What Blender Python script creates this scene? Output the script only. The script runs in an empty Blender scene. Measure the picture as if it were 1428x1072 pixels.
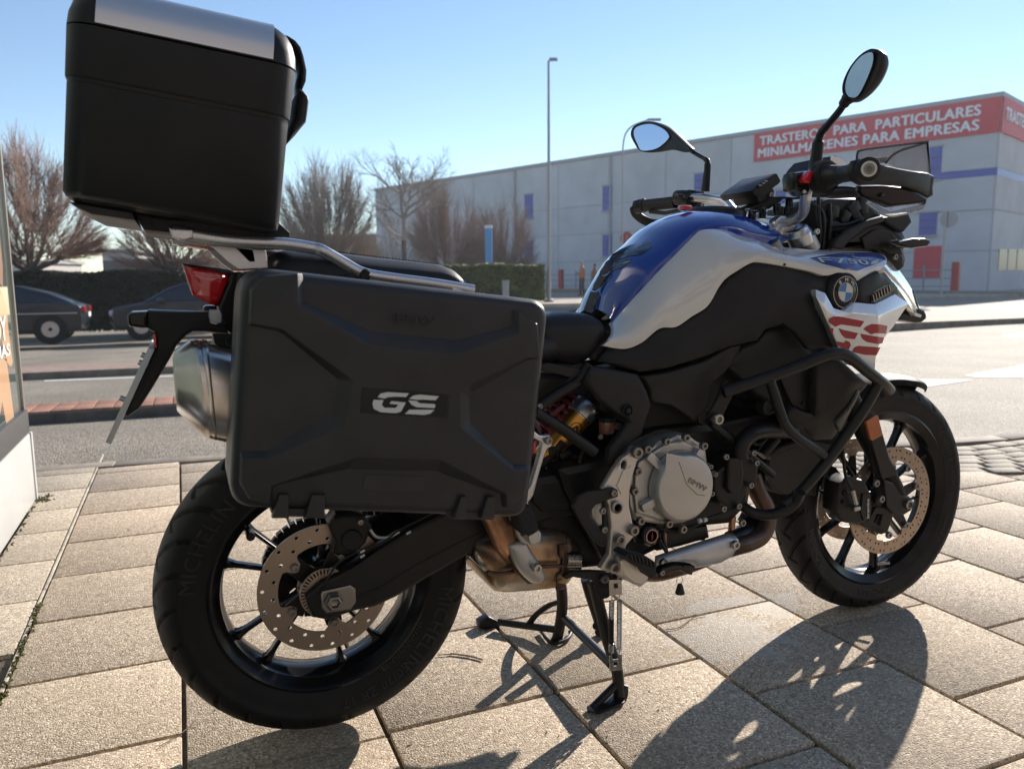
import bpy, bmesh, math, random
import numpy as np
from mathutils import Vector, Matrix, geometry
random.seed(7)
SC = bpy.context.scene
COL = SC.collection
R = math.radians
# ------------------------------------------------------------------ camera
CAM = Vector((-0.2397, -1.6191, 0.9512)); YAW, PITCH, ROLL = 1.17130, -0.13379, -0.00762
FPX = 1092.78                     # focal length in pixels of the 1428 px wide photograph
cy, sy, cp, sp = math.cos(YAW), math.sin(YAW), math.cos(PITCH), math.sin(PITCH)
FW = Vector((cy*cp, sy*cp, sp)); RT = Vector((sy, -cy, 0.0)); UP = RT.cross(FW)
c_, s_ = math.cos(ROLL), math.sin(ROLL)
RT, UP = c_*RT + s_*UP, -s_*RT + c_*UP
cam = bpy.data.cameras.new('camera'); co = bpy.data.objects.new('camera', cam); COL.objects.link(co)
co.matrix_world = Matrix(((RT.x, UP.x, -FW.x, CAM.x), (RT.y, UP.y, -FW.y, CAM.y), (RT.z, UP.z, -FW.z, CAM.z), (0, 0, 0, 1)))
cam.sensor_width = 36; cam.lens = 36*FPX/1428; cam.clip_start = 0.05; cam.clip_end = 3000
cam.dof.use_dof = True; cam.dof.focus_distance = 1.85; cam.dof.aperture_fstop = 5.0
SC.camera = co
# ------------------------------------------------------------------ sky and sun
SUN_AZ, SUN_EL = R(33.0), R(24.5)     # azimuth from +X towards +Y
w = bpy.data.worlds.new('World'); SC.world = w; w.use_nodes = True
nt = w.node_tree; nt.nodes.clear()
sky = nt.nodes.new('ShaderNodeTexSky'); sky.sky_type = 'NISHITA'; sky.sun_disc = False
sky.sun_elevation = SUN_EL; sky.sun_rotation = R(90) - SUN_AZ
sky.air_density = 1.0; sky.dust_density = 0.0; sky.ozone_density = 1.8; sky.altitude = 700
bg = nt.nodes.new('ShaderNodeBackground'); bg.inputs[1].default_value = 0.10
wo = nt.nodes.new('ShaderNodeOutputWorld')
nt.links.new(sky.outputs[0], bg.inputs[0]); nt.links.new(bg.outputs[0], wo.inputs[0])
sl = bpy.data.lights.new('sun', 'SUN'); sl.energy = 5.0; sl.angle = R(0.55); sl.color = (1.0, 0.91, 0.81)
so = bpy.data.objects.new('sun', sl); COL.objects.link(so)
sd = Vector((math.cos(SUN_EL)*math.cos(SUN_AZ), math.cos(SUN_EL)*math.sin(SUN_AZ), math.sin(SUN_EL)))
so.rotation_euler = sd.to_track_quat('Z', 'Y').to_euler(); so.location = (5, 5, 8)
SC.view_settings.view_transform = 'Standard'; SC.view_settings.look = 'None'
SC.view_settings.exposure = 0.80; SC.view_settings.gamma = 1.0; SC.view_settings.use_curve_mapping = False
SC.cycles.max_bounces = 8; SC.cycles.transparent_max_bounces = 12; SC.cycles.use_denoising = True
SC.cycles.caustics_reflective = False; SC.cycles.sample_clamp_indirect = 6

# ------------------------------------------------------------------ sight lines onto real planes
FR = dict(O=(0, 0, 1.0), A=(0, 0, .33613), B=(150, 340, .26125), C=(310, 360, .34508), D=(200, 660, .33613), E=(640, 560, .30812),
          F=(780, 260, .36415), G=(860, 50, .32213), H=(1020, 480, .35454), M=(480, 780, .33613), T=(780, 270, .21008),
          W=(1060, 330, .18207), K=(980, 200, .2521), N=(740, 480, .19608), P=(960, 480, .21008), Q=(960, 560, .22378),
          S=(640, 660, .18651), U=(1170, 180, .12126), X=(360, 30, .15845))
def ray(k, a, b):
    x0, y0, s = FR[k]
    return FW + RT*((x0 + a*s - 714)/FPX) - UP*((y0 + b*s - 536)/FPX)
def at(k, a, b, y):   d = ray(k, a, b); return CAM + d*((y - CAM.y)/d.y)      # plane y = const
def atx(k, a, b, x):  d = ray(k, a, b); return CAM + d*((x - CAM.x)/d.x)
def atz(k, a, b, z=0.0): d = ray(k, a, b); return CAM + d*((z - CAM.z)/d.z)
def far(px, py, D):   return CAM + ray('O', px, py)*D                          # at distance D ahead
def onplane(px, py, p0, n): d = ray('O', px, py); return CAM + d*((p0 - CAM).dot(n)/d.dot(n))

# ------------------------------------------------------------------ materials
MATS = {}
def mat(name, col, rough=0.5, metal=0.0, coat=0.0, bump=0.0, bscale=400.0, var=0.0, vscale=6.0, var2=None, spec=0.5, coatr=0.05, rvar=0.0, trans=0.0, ior=1.45, alpha=1.0, objrand=0.0, emis=None, emstr=0.0):
    m = bpy.data.materials.new(name); m.use_nodes = True; n = m.node_tree.nodes; l = m.node_tree.links
    b = n['Principled BSDF']; I = b.inputs
    I['Base Color'].default_value = (*col, 1); I['Roughness'].default_value = rough; I['Metallic'].default_value = metal
    I['Coat Weight'].default_value = coat; I['Coat Roughness'].default_value = coatr; I['Specular IOR Level'].default_value = spec
    I['Transmission Weight'].default_value = trans; I['IOR'].default_value = ior; I['Alpha'].default_value = alpha
    if emis: I['Emission Color'].default_value = (*emis, 1); I['Emission Strength'].default_value = emstr
    tc = n.new('ShaderNodeTexCoord')
    if var or rvar:
        nz = n.new('ShaderNodeTexNoise'); nz.inputs['Scale'].default_value = vscale; nz.inputs['Detail'].default_value = 8; nz.inputs['Roughness'].default_value = .62
        l.new(tc.outputs['Object'], nz.inputs['Vector'])
    last = None
    if var:
        mx = n.new('ShaderNodeMix'); mx.data_type = 'RGBA'
        c2 = var2 if var2 else tuple(max(0, c*(1 - var)) for c in col); c1 = col if var2 else tuple(min(1, c*(1 + var)) for c in col)
        mx.inputs[6].default_value = (*c1, 1); mx.inputs[7].default_value = (*c2, 1)
        mr = n.new('ShaderNodeMapRange'); mr.inputs[1].default_value = .34; mr.inputs[2].default_value = .66
        l.new(nz.outputs['Fac'], mr.inputs[0]); l.new(mr.outputs[0], mx.inputs[0]); last = mx.outputs[2]; l.new(last, I['Base Color'])
    if objrand:
        oi = n.new('ShaderNodeObjectInfo'); hs = n.new('ShaderNodeHueSaturation')
        mr2 = n.new('ShaderNodeMapRange'); mr2.inputs[3].default_value = 1 - objrand; mr2.inputs[4].default_value = 1 + objrand
        l.new(oi.outputs['Random'], mr2.inputs[0]); l.new(mr2.outputs[0], hs.inputs['Value'])
        if last: l.new(last, hs.inputs['Color'])
        else: hs.inputs['Color'].default_value = (*col, 1)
        l.new(hs.outputs[0], I['Base Color'])
    if rvar:
        m2 = n.new('ShaderNodeMapRange'); m2.inputs[1].default_value = .3; m2.inputs[2].default_value = .7
        m2.inputs[3].default_value = max(.02, rough - rvar); m2.inputs[4].default_value = rough + rvar
        l.new(nz.outputs['Fac'], m2.inputs[0]); l.new(m2.outputs[0], I['Roughness'])
    if bump:
        nb = n.new('ShaderNodeTexNoise'); nb.inputs['Scale'].default_value = bscale; nb.inputs['Detail'].default_value = 3
        bp = n.new('ShaderNodeBump'); bp.inputs['Strength'].default_value = bump; bp.inputs['Distance'].default_value = 0.5/bscale
        l.new(tc.outputs['Object'], nb.inputs['Vector']); l.new(nb.outputs['Fac'], bp.inputs['Height']); l.new(bp.outputs[0], I['Normal'])
    MATS[name] = m
    return m

# ------------------------------------------------------------------ mesh helpers
def link(name, me, m=None, parent=None, angle=35):
    if m is not None and len(me.materials) == 0: me.materials.append(m)
    if angle:
        me.shade_smooth(); me.set_sharp_from_angle(angle=R(angle))
    o = bpy.data.objects.new(name, me); COL.objects.link(o)
    if parent is not None:
        o.parent = parent
        q = parent; off = Vector((0, 0, 0))
        while q is not None: off += Vector(q.location); q = q.parent
        me.transform(Matrix.Translation(-off))
    return o
def tag(o, label=None, cat=None, group=None, kind=None):
    if label: o['label'] = label
    if cat: o['category'] = cat
    if group: o['group'] = group
    if kind: o['kind'] = kind
    return o
def empty(name, loc, label, cat, group=None):
    o = bpy.data.objects.new(name, None); COL.objects.link(o); o.location = loc; o.empty_display_size = .1
    return tag(o, label, cat, group)
def copy_tree(o, loc=None, parent=None):
    c = o.copy(); COL.objects.link(c); c.parent = parent
    if loc is not None: c.location = loc
    for ch in [x for x in COL.objects if x.parent == o]: copy_tree(ch, None, c)
    return c
def catmull(P, n=6, closed=False):
    P = [Vector(p) for p in P]; out = []; N = len(P)
    for i in range(N if closed else N - 1):
        p1, p2 = P[i], P[(i + 1) % N]
        p0 = P[i - 1] if (closed or i > 0) else p1*2 - p2
        p3 = P[(i + 2) % N] if (closed or i + 2 < N) else p2*2 - p1
        for k in range(n):
            t = k/n
            out.append(0.5*((2*p1) + (-p0 + p2)*t + (2*p0 - 5*p1 + 4*p2 - p3)*t*t + (-p0 + 3*p1 - 3*p2 + p3)*t**3))
    if not closed: out.append(P[-1])
    return out
class MB:
    mir = False
    def __init__(s): s.v = []; s.f = []; s.mi = []; s.cur = 0
    def add(s, vs, fs):
        o = len(s.v); s.v += [tuple(v) for v in vs]; s.f += [tuple(i + o for i in f) for f in fs]; s.mi += [s.cur]*len(fs); return s
    def box(s, c, sz, rot=None, taper=1.0):
        M = rot if rot is not None else Matrix.Identity(3); vs = []
        for z in (-1, 1):
            t = taper if z > 0 else 1.0
            for x, y in ((-1, -1), (1, -1), (1, 1), (-1, 1)):
                vs.append(Vector(c) + M @ Vector((x*sz[0]/2*t, y*sz[1]/2*t, z*sz[2]/2)))
        return s.add(vs, [(3, 2, 1, 0), (4, 5, 6, 7), (0, 1, 5, 4), (1, 2, 6, 5), (2, 3, 7, 6), (3, 0, 4, 7)])
    def tube(s, pts, r, seg=12, caps=True, closed=False, flat=1.0):
        pts = [Vector(p) for p in pts]; n = len(pts); rs = r if isinstance(r, (list, tuple)) else [r]*n
        T = [(pts[(i + 1) % n] - pts[i - 1]) if closed or 0 < i < n - 1 else (pts[1] - pts[0] if i == 0 else pts[-1] - pts[-2]) for i in range(n)]
        u = T[0].orthogonal().normalized(); vs = []; fs = []
        if flat != 1.0:
            u = Vector((0, 1, 0)) - T[0]*(T[0].y/max(T[0].dot(T[0]), 1e-9)); u.normalize()
        for i in range(n):
            t = T[i].normalized(); u = (u - t*u.dot(t)).normalized(); b = t.cross(u)
            for k in range(seg):
                a = 2*math.pi*k/seg; vs.append(pts[i] + (u*math.cos(a)*flat + b*math.sin(a))*rs[i])
        for i in range(n if closed else n - 1):
            j = (i + 1) % n
            for k in range(seg):
                k2 = (k + 1) % seg; fs.append((i*seg + k, i*seg + k2, j*seg + k2, j*seg + k))
        if caps and not closed:
            fs.append(tuple(range(seg))[::-1]); fs.append(tuple((n - 1)*seg + k for k in range(seg)))
        return s.add(vs, fs)
    def lathe(s, c, prof, ax=(0, 1, 0), seg=48, closed=False, a0=0, a1=2*math.pi, ref=None):
        ax = Vector(ax).normalized(); u = Vector(ref) if ref else (Vector((1, 0, 0)) if abs(ax.x) < .9 else Vector((0, 0, 1)))
        u = (u - ax*u.dot(ax)).normalized(); b = ax.cross(u); c = Vector(c); n = len(prof); vs = []; fs = []
        full = abs(a1 - a0) > 6.28; ns = seg if full else seg + 1
        for k in range(ns):
            a = a0 + (a1 - a0)*k/seg; d = u*math.cos(a) + b*math.sin(a)
            for r, h in prof: vs.append(c + d*r + ax*h)
        for k in range(seg):
            k2 = (k + 1) % ns if full else k + 1
            for i in range(n if closed else n - 1):
                j = (i + 1) % n; fs.append((k*n + i, k*n + j, k2*n + j, k2*n + i))
        if not closed and full:
            if prof[0][0] > 1e-6: fs.append(tuple(k*n for k in range(ns)))
            if prof[-1][0] > 1e-6: fs.append(tuple(k*n + n - 1 for k in range(ns))[::-1])
        return s.add(vs, fs)
    def cyl(s, p0, p1, r, seg=16, bev=0.0, r1=None):
        p0, p1 = Vector(p0), Vector(p1); L = (p1 - p0).length; r1 = r if r1 is None else r1
        pr = [(r - bev, 0), (r, bev), (r1, L - bev), (r1 - bev, L)] if bev else [(r, 0), (r1, L)]
        return s.lathe(p0, pr, p1 - p0, seg)
    def loft(s, rings, caps=True):
        n = len(rings[0]); vs = [p for r_ in rings for p in r_]; fs = []
        for i in range(len(rings) - 1):
            for k in range(n):
                k2 = (k + 1) % n; fs.append((i*n + k, i*n + k2, (i + 1)*n + k2, (i + 1)*n + k))
        if caps: fs.append(tuple(range(n))[::-1]); fs.append(tuple((len(rings) - 1)*n + k for k in range(n)))
        return s.add(vs, fs)
    def mirror(s): s.mir = True; return s
    def weld_mirror(s):
        n = len(s.v); s.v += [(x, -y, z) for x, y, z in s.v]; s.f += [tuple(i + n for i in f)[::-1] for f in s.f]; s.mi += s.mi[:]; return s
    def build(s, name, m, parent=None, bevel=0.0, bseg=2, angle=35, bang=30, weld=False):
        me = bpy.data.meshes.new(name); me.from_pydata([tuple(v) for v in s.v], [], s.f)
        mm = m if isinstance(m, (list, tuple)) else [m]
        for q in mm: me.materials.append(q)
        if len(mm) > 1: me.polygons.foreach_set('material_index', s.mi)
        bm = bmesh.new(); bm.from_mesh(me)
        if weld: bmesh.ops.remove_doubles(bm, verts=bm.verts, dist=1e-5)
        bmesh.ops.recalc_face_normals(bm, faces=bm.faces)
        if bevel:
            es = [e for e in bm.edges if len(e.link_faces) == 2 and e.calc_face_angle(0) > R(bang)]
            bmesh.ops.bevel(bm, geom=es, offset=bevel, segments=bseg, profile=.5, affect='EDGES', clamp_overlap=True)
        bm.to_mesh(me); bm.free()
        o = link(name, me, None, parent, angle)
        if s.mir:     # the left-hand twin, an object of its own
            m2 = me.copy(); m2.transform(Matrix.Scale(-1, 4, (0, 1, 0))); m2.flip_normals()
            o2 = bpy.data.objects.new(name, m2); COL.objects.link(o2); o2.parent = o.parent
        return o
def bent(k, pts, n=6): return catmull([at(k, *p) for p in pts], n)
def curve_fill(loops, t, bev):
    """loops: 2D outlines (outer, holes) -> mesh data in local xy, extruded +-t/2"""
    cu = bpy.data.curves.new('c', 'CURVE'); cu.dimensions = '2D'; cu.fill_mode = 'BOTH'
    for lp in loops:
        sp_ = cu.splines.new('POLY'); sp_.points.add(len(lp) - 1)
        for p, q in zip(sp_.points, lp): p.co = (q[0], q[1], 0, 1)
        sp_.use_cyclic_u = True
    cu.extrude = max(t/2 - bev, 0); cu.bevel_depth = bev; cu.bevel_resolution = 1; cu.offset = -bev
    o = bpy.data.objects.new('c', cu); me = bpy.data.meshes.new_from_object(o)
    v = [x.co.copy() for x in me.vertices]; f = [tuple(p.vertices) for p in me.polygons]
    bpy.data.objects.remove(o); bpy.data.meshes.remove(me); bpy.data.curves.remove(cu)
    return v, f
def plate(name, k, loop, y, t, m, parent=None, bev=0.0015, holes=(), mir=False, smooth=0, mb=None, build=True):
    """outline traced on the plane y (its outer, nearer face), real thickness t towards the bike's middle"""
    def conv(lp): return [(p.x, p.z) for p in [at(k, a, b, y) for a, b in lp]]
    lo = conv(loop)
    if smooth: lo = [(p.x, p.y) for p in catmull([(a, b, 0) for a, b in lo], smooth, True)]
    hs = [conv(h) for h in holes]
    v, f = curve_fill([lo] + hs, t, bev)
    mb = mb or MB(); mb.add([(p.x, y + t/2 + p.z, p.y) for p in v], f)
    if mir: mb.mirror()
    return mb.build(name, m, parent) if build else mb
def circ(cx, cz, r, n=16): return [(cx + r*math.cos(2*math.pi*i/n), cz + r*math.sin(2*math.pi*i/n)) for i in range(n)]
def wplate(name, lo, y, t, m, parent=None, bev=0.0015, holes=(), mir=False):
    """the same from world (x, z) outlines"""
    v, f = curve_fill([lo] + list(holes), t, bev); mb = MB(); mb.add([(p.x, y + t/2 + p.z, p.y) for p in v], f)
    if mir: mb.mirror()
    return mb.build(name, m, parent)
def resample(P, step):
    out = []
    n = len(P)
    for i in range(n):
        a, b = P[i], P[(i + 1) % n]; L = np.hypot(b[0] - a[0], b[1] - a[1]); m = max(1, int(L/step))
        for q in range(m): out.append(tuple(a[j] + (b[j] - a[j])*q/m for j in range(3)))
    return out
def panel(name, k, pts, y, m, parent=None, t=.006, r=.005, dome=0.0, droll=.03, cell=.012, smooth=0, mir=False, corner=(), yfn=None, both=True, mb=None, build=True):
    """a moulded panel: outline with a lateral position per vertex (x, z, y), rounded rim, optional dome"""
    W_ = []
    for p in pts:
        yy = p[2] if len(p) > 2 else y; q = at(k, p[0], p[1], yy); W_.append((q.x, q.z, q.y))
    if smooth: W_ = [tuple(p) for p in catmull(W_, smooth, True)]
    B = np.array(resample(W_, cell))
    if yfn: B[:, 2] = [yfn(x, z) for x, z, _ in B]
    n = len(B); P2 = B[:, :2]
    nx = np.roll(P2, -1, 0); e = nx - P2; area = 0.5*np.sum(P2[:, 0]*nx[:, 1] - nx[:, 0]*P2[:, 1]); sg = 1 if area > 0 else -1
    en = np.stack([-e[:, 1], e[:, 0]], 1)*sg; en /= np.linalg.norm(en, axis=1)[:, None] + 1e-12
    vn = en + np.roll(en, 1, 0); vn /= np.linalg.norm(vn, axis=1)[:, None] + 1e-12
    def dist(Q):
        d = np.full(len(Q), 1e9)
        for i in range(n):
            a = P2[i]; b = nx[i]; ab = b - a; L2 = ab @ ab + 1e-15
            tt = np.clip(((Q - a) @ ab)/L2, 0, 1); d = np.minimum(d, np.linalg.norm(Q - a - tt[:, None]*ab, axis=1))
        return d
    def inside(Q):
        c = np.zeros(len(Q), bool)
        for i in range(n):
            a = P2[i]; b = nx[i]
            cond = ((a[1] > Q[:, 1]) != (b[1] > Q[:, 1])); xx = (b[0] - a[0])*(Q[:, 1] - a[1])/(b[1] - a[1] + 1e-15) + a[0]
            c ^= cond & (Q[:, 0] < xx)
        return c
    extra = []
    if r > 0:
        for fr_ in (.15, .45, 1.0):
            Q = P2 + vn*r*fr_; ok = inside(Q) & (dist(Q) > r*fr_*.93); extra.append(Q[ok])
    lo = P2.min(0); hi = P2.max(0)
    gx, gz = np.meshgrid(np.arange(lo[0], hi[0], cell), np.arange(lo[1], hi[1], cell*.87)); gx = gx + (np.arange(gx.shape[0]) % 2)[:, None]*cell/2
    Q = np.stack([gx.ravel(), gz.ravel()], 1); Q = Q[inside(Q)]
    if len(Q): Q = Q[dist(Q) > max(r*1.25, cell*.4)]; extra.append(Q)
    allp = np.concatenate([P2] + extra) if extra else P2
    vo, eo, fo = geometry.delaunay_2d_cdt([Vector(p) for p in allp], [(i, (i + 1) % n) for i in range(n)], [], 1, 1e-6)[:3]
    V = np.array([(p.x, p.y) for p in vo]); d = dist(V)
    D2 = ((V[:, None, :] - P2[None])**2).sum(2) + 1e-9; wgt = D2**-1.5; yy = (wgt*B[:, 2]).sum(1)/wgt.sum(1)
    if yfn: yy = np.array([yfn(a, b) for a, b in V])
    dd = np.clip(d/max(r, 1e-6), 0, 1)
    ys = yy - dome*(1 - np.exp(-d/droll)) + (r*(1 - np.sqrt(np.clip(1 - (1 - dd)**2, 0, 1))) if r > 0 else 0)
    mb = mb or MB(); base = [(V[i, 0], ys[i], V[i, 1]) for i in range(len(V))]
    fs = [tuple(f) for f in fo]
    # boundary edges for the rim
    cnt = {}
    for f in fs:
        for i in range(len(f)):
            q = (f[i], f[(i + 1) % len(f)]); cnt[q] = 1
    be = [q for q in cnt if (q[1], q[0]) not in cnt]
    N0 = len(base); back = [(x, yy[i] + t + (r if r > 0 else 0), z) for i, (x, _, z) in enumerate(base)]
    F2 = fs + [(a, a + N0, b + N0, b) for a, b in be]
    if both: F2 += [tuple(i + N0 for i in f)[::-1] for f in fs]
    mb.add(base + back, F2)
    if mir: mb.mirror()
    return mb.build(name, m, parent, angle=40) if build else mb
def patch(rows, n=5, thick=0.0):
    """rows of world points -> smooth grid (catmull both ways); returns grid of points"""
    A = [catmull(r_, n) for r_ in rows]; m = len(A[0])
    colz = [catmull([a[j] for a in A], n) for j in range(m)]
    return [[colz[j][i] for j in range(m)] for i in range(len(colz[0]))]
def grid_faces(G, mb, thick=0.0, mir=True):
    nr, nc = len(G), len(G[0]); vs = [p for r_ in G for p in r_]
    fs = [(i*nc + j, i*nc + j + 1, (i + 1)*nc + j + 1, (i + 1)*nc + j) for i in range(nr - 1) for j in range(nc - 1)]
    mb.add(vs, fs)
    if mir: mb.weld_mirror()
    return mb
def text_mesh(s, t=0.001, bold=0.0, spacing=1.0):
    cu = bpy.data.curves.new('t', 'FONT'); cu.body = s; cu.extrude = 0.5; cu.size = 1; cu.resolution_u = 3; cu.space_character = spacing
    o = bpy.data.objects.new('t', cu); me = bpy.data.meshes.new_from_object(o)
    v = [x.co.copy() for x in me.vertices]; f = [tuple(p.vertices) for p in me.polygons]
    bpy.data.objects.remove(o); bpy.data.meshes.remove(me); bpy.data.curves.remove(cu)
    if bold > 0:      # heavier strokes: shifted copies, each a hair prouder
        v0, f0 = v, f; v, f = [], []
        for i, (dx, dy) in enumerate(((0, 0), (bold, 0), (-bold, 0), (0, bold*.7), (0, -bold*.7))):
            n = len(v); v += [q + Vector((dx, dy, .09*i)) for q in v0]; f += [tuple(j + n for j in g) for g in f0]
    return v, f
def text_on(mb, s, p0, p1, n, depth=.001, hs=1.0, bold=0.0, shear=0.0, spacing=1.0, height=None):
    """text whose baseline runs from p0 to p1 on a plane with outward normal n"""
    v, f = text_mesh(s, bold=bold, spacing=spacing)
    x0 = min(q.x for q in v); x1 = max(q.x for q in v); p0, p1, n = Vector(p0), Vector(p1), Vector(n).normalized()
    ex = (p1 - p0); L = ex.length; ex.normalize(); ey = n.cross(ex).normalized(); sc = L/(x1 - x0)
    if height: hs = height/(.73*sc)
    mb.add([p0 + ex*((q.x - x0)*sc + q.y*sc*hs*shear) + ey*q.y*sc*hs + n*(q.z*depth*1.0 + 0) for q in v], f)
    return mb
# ================================================================== SETTING
def slab_mat(name, c1, c2, dark):
    m = mat(name, c1, .85); n = m.node_tree.nodes; l = m.node_tree.links; b = n['Principled BSDF']
    g = n.new('ShaderNodeNewGeometry')
    vo = n.new('ShaderNodeTexVoronoi'); vo.inputs['Scale'].default_value = 230
    n1 = n.new('ShaderNodeTexNoise'); n1.inputs['Scale'].default_value = 420; n1.inputs['Detail'].default_value = 2
    n2 = n.new('ShaderNodeTexNoise'); n2.inputs['Scale'].default_value = 2.3; n2.inputs['Detail'].default_value = 7; n2.inputs['Roughness'].default_value = .7
    n3 = n.new('ShaderNodeTexNoise'); n3.inputs['Scale'].default_value = 6.5; n3.inputs['Detail'].default_value = 5
    for q in (vo, n1, n2, n3): l.new(g.outputs['Position'], q.inputs['Vector'])
    # pebbles: each voronoi cell its own tone
    sep = n.new('ShaderNodeSeparateColor'); l.new(vo.outputs['Color'], sep.inputs[0])
    cr = n.new('ShaderNodeValToRGB'); l.new(sep.outputs[0], cr.inputs[0]); e = cr.color_ramp.elements
    e[0].color = (*[x*.52 for x in c1], 1); e[1].color = (*[min(1, x*1.55) for x in c2], 1)
    e2 = cr.color_ramp.elements.new(.25); e2.color = (*c1, 1); e3 = cr.color_ramp.elements.new(.8); e3.color = (*c2, 1)
    # large dirt patches
    mr = n.new('ShaderNodeMapRange'); mr.inputs[1].default_value = .45; mr.inputs[2].default_value = .72; mr.inputs[4].default_value = .5
    l.new(n2.outputs['Fac'], mr.inputs[0])
    mx = n.new('ShaderNodeMix'); mx.data_type = 'RGBA'; l.new(mr.outputs[0], mx.inputs[0]); l.new(cr.outputs[0], mx.inputs[6]); mx.inputs[7].default_value = (*dark, 1)
    mr3 = n.new('ShaderNodeMapRange'); mr3.inputs[1].default_value = .70; mr3.inputs[2].default_value = .76; mr3.inputs[4].default_value = .45
    l.new(n3.outputs['Fac'], mr3.inputs[0])
    mx3 = n.new('ShaderNodeMix'); mx3.data_type = 'RGBA'; l.new(mr3.outputs[0], mx3.inputs[0]); l.new(mx.outputs[2], mx3.inputs[6]); mx3.inputs[7].default_value = (.035, .033, .03, 1)
    oi = n.new('ShaderNodeObjectInfo'); hs = n.new('ShaderNodeHueSaturation'); m4 = n.new('ShaderNodeMapRange')
    m4.inputs[3].default_value = .90; m4.inputs[4].default_value = 1.08; l.new(oi.outputs['Random'], m4.inputs[0]); l.new(m4.outputs[0], hs.inputs['Value'])
    l.new(mx3.outputs[2], hs.inputs['Color'])
    # pale mineral stain by the front wheel (a shape of its own)
    last = hs.outputs[0]; pat = None
    for (px, py, rx, ry) in ((1.06, -.02, .15, .12), (1.17, .17, .11, .05), (1.33, .10, .10, .07), (.83, .27, .03, .03)):
        mp = n.new('ShaderNodeMapping'); mp.inputs['Location'].default_value = (-px/rx, -py/ry, 0); mp.inputs['Scale'].default_value = (1/rx, 1/ry, 0)
        l.new(g.outputs['Position'], mp.inputs['Vector']); ln = n.new('ShaderNodeVectorMath'); ln.operation = 'LENGTH'; l.new(mp.outputs[0], ln.inputs[0])
        nn = n.new('ShaderNodeTexNoise'); nn.inputs['Scale'].default_value = 17; nn.inputs['Detail'].default_value = 9; l.new(g.outputs['Position'], nn.inputs['Vector'])
        ad = n.new('ShaderNodeMath'); ad.operation = 'MULTIPLY_ADD'; ad.inputs[1].default_value = 3.4; ad.inputs[2].default_value = -1.7; l.new(nn.outputs['Fac'], ad.inputs[0])
        su = n.new('ShaderNodeMath'); su.operation = 'ADD'; l.new(ln.outputs['Value'], su.inputs[0]); l.new(ad.outputs[0], su.inputs[1])
        mk = n.new('ShaderNodeMapRange'); mk.inputs[1].default_value = 1.02; mk.inputs[2].default_value = .92; mk.inputs[3].default_value = 0; mk.inputs[4].default_value = .5; l.new(su.outputs[0], mk.inputs[0])
        if pat is None: pat = mk.outputs[0]
        else:
            mm = n.new('ShaderNodeMath'); mm.operation = 'MAXIMUM'; l.new(pat, mm.inputs[0]); l.new(mk.outputs[0], mm.inputs[1]); pat = mm.outputs[0]
    mxp = n.new('ShaderNodeMix'); mxp.data_type = 'RGBA'; l.new(pat, mxp.inputs[0]); l.new(last, mxp.inputs[6]); mxp.inputs[7].default_value = (.52, .49, .44, 1)
    l.new(mxp.outputs[2], b.inputs['Base Color'])
    ma = n.new('ShaderNodeMath'); ma.operation = 'SUBTRACT'; l.new(n1.outputs['Fac'], ma.inputs[0]); l.new(vo.outputs['Distance'], ma.inputs[1])
    bp = n.new('ShaderNodeBump'); bp.inputs['Strength'].default_value = .75; bp.inputs['Distance'].default_value = .0022
    l.new(ma.outputs[0], bp.inputs['Height']); l.new(bp.outputs[0], b.inputs['Normal'])
    return m
M_slab = slab_mat('slab', (.41, .325, .235), (.55, .455, .345), (.29, .235, .175))
M_slabg = slab_mat('slab_grey', (.38, .32, .245), (.50, .43, .33), (.30, .255, .20))
M_joint = mat('joint', (.085, .072, .052), .95, bump=.8, bscale=500, var=.5, vscale=40)
M_cobble = mat('cobble', (.30, .26, .205), .85, bump=.7, bscale=350, var=.3, vscale=60, objrand=.16)
def asphalt(name, c, pale):
    m = mat(name, c, .80, spec=.4); n = m.node_tree.nodes; l = m.node_tree.links; b = n['Principled BSDF']; g = n.new('ShaderNodeNewGeometry')
    vo = n.new('ShaderNodeTexVoronoi'); vo.inputs['Scale'].default_value = 95; l.new(g.outputs['Position'], vo.inputs['Vector'])
    n2 = n.new('ShaderNodeTexNoise'); n2.inputs['Scale'].default_value = .9; n2.inputs['Detail'].default_value = 6; l.new(g.outputs['Position'], n2.inputs['Vector'])
    sep = n.new('ShaderNodeSeparateColor'); l.new(vo.outputs['Color'], sep.inputs[0])
    mx = n.new('ShaderNodeMix'); mx.data_type = 'RGBA'; mx.inputs[6].default_value = (*[x*.55 for x in c], 1); mx.inputs[7].default_value = (*pale, 1); l.new(sep.outputs[0], mx.inputs[0])
    m2 = n.new('ShaderNodeMix'); m2.data_type = 'RGBA'; m2.blend_type = 'MULTIPLY'; mr = n.new('ShaderNodeMapRange'); mr.inputs[1].default_value = .3; mr.inputs[2].default_value = .7; mr.inputs[3].default_value = .78; mr.inputs[4].default_value = 1.12
    l.new(n2.outputs['Fac'], mr.inputs[0]); m2.inputs[0].default_value = 1; l.new(mx.outputs[2], m2.inputs[6]); l.new(mr.outputs[0], m2.inputs[7]); l.new(m2.outputs[2], b.inputs['Base Color'])
    bp = n.new('ShaderNodeBump'); bp.inputs['Strength'].default_value = .8; bp.inputs['Distance'].default_value = .006; l.new(vo.outputs['Distance'], bp.inputs['Height']); l.new(bp.outputs[0], b.inputs['Normal'])
    return m
M_asph = asphalt('asphalt', (.23, .20, .155), (.41, .36, .285))
M_earth = mat('earth', (.22, .19, .14), .95, bump=.6, bscale=40, var=.35, vscale=.6)
M_kerb = mat('kerb', (.25, .215, .175), .85, bump=.5, bscale=300, var=.25, vscale=8)
M_kerbd = mat('kerb_dark', (.13, .125, .12), .85, bump=.5, bscale=200, var=.3, vscale=5)
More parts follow.
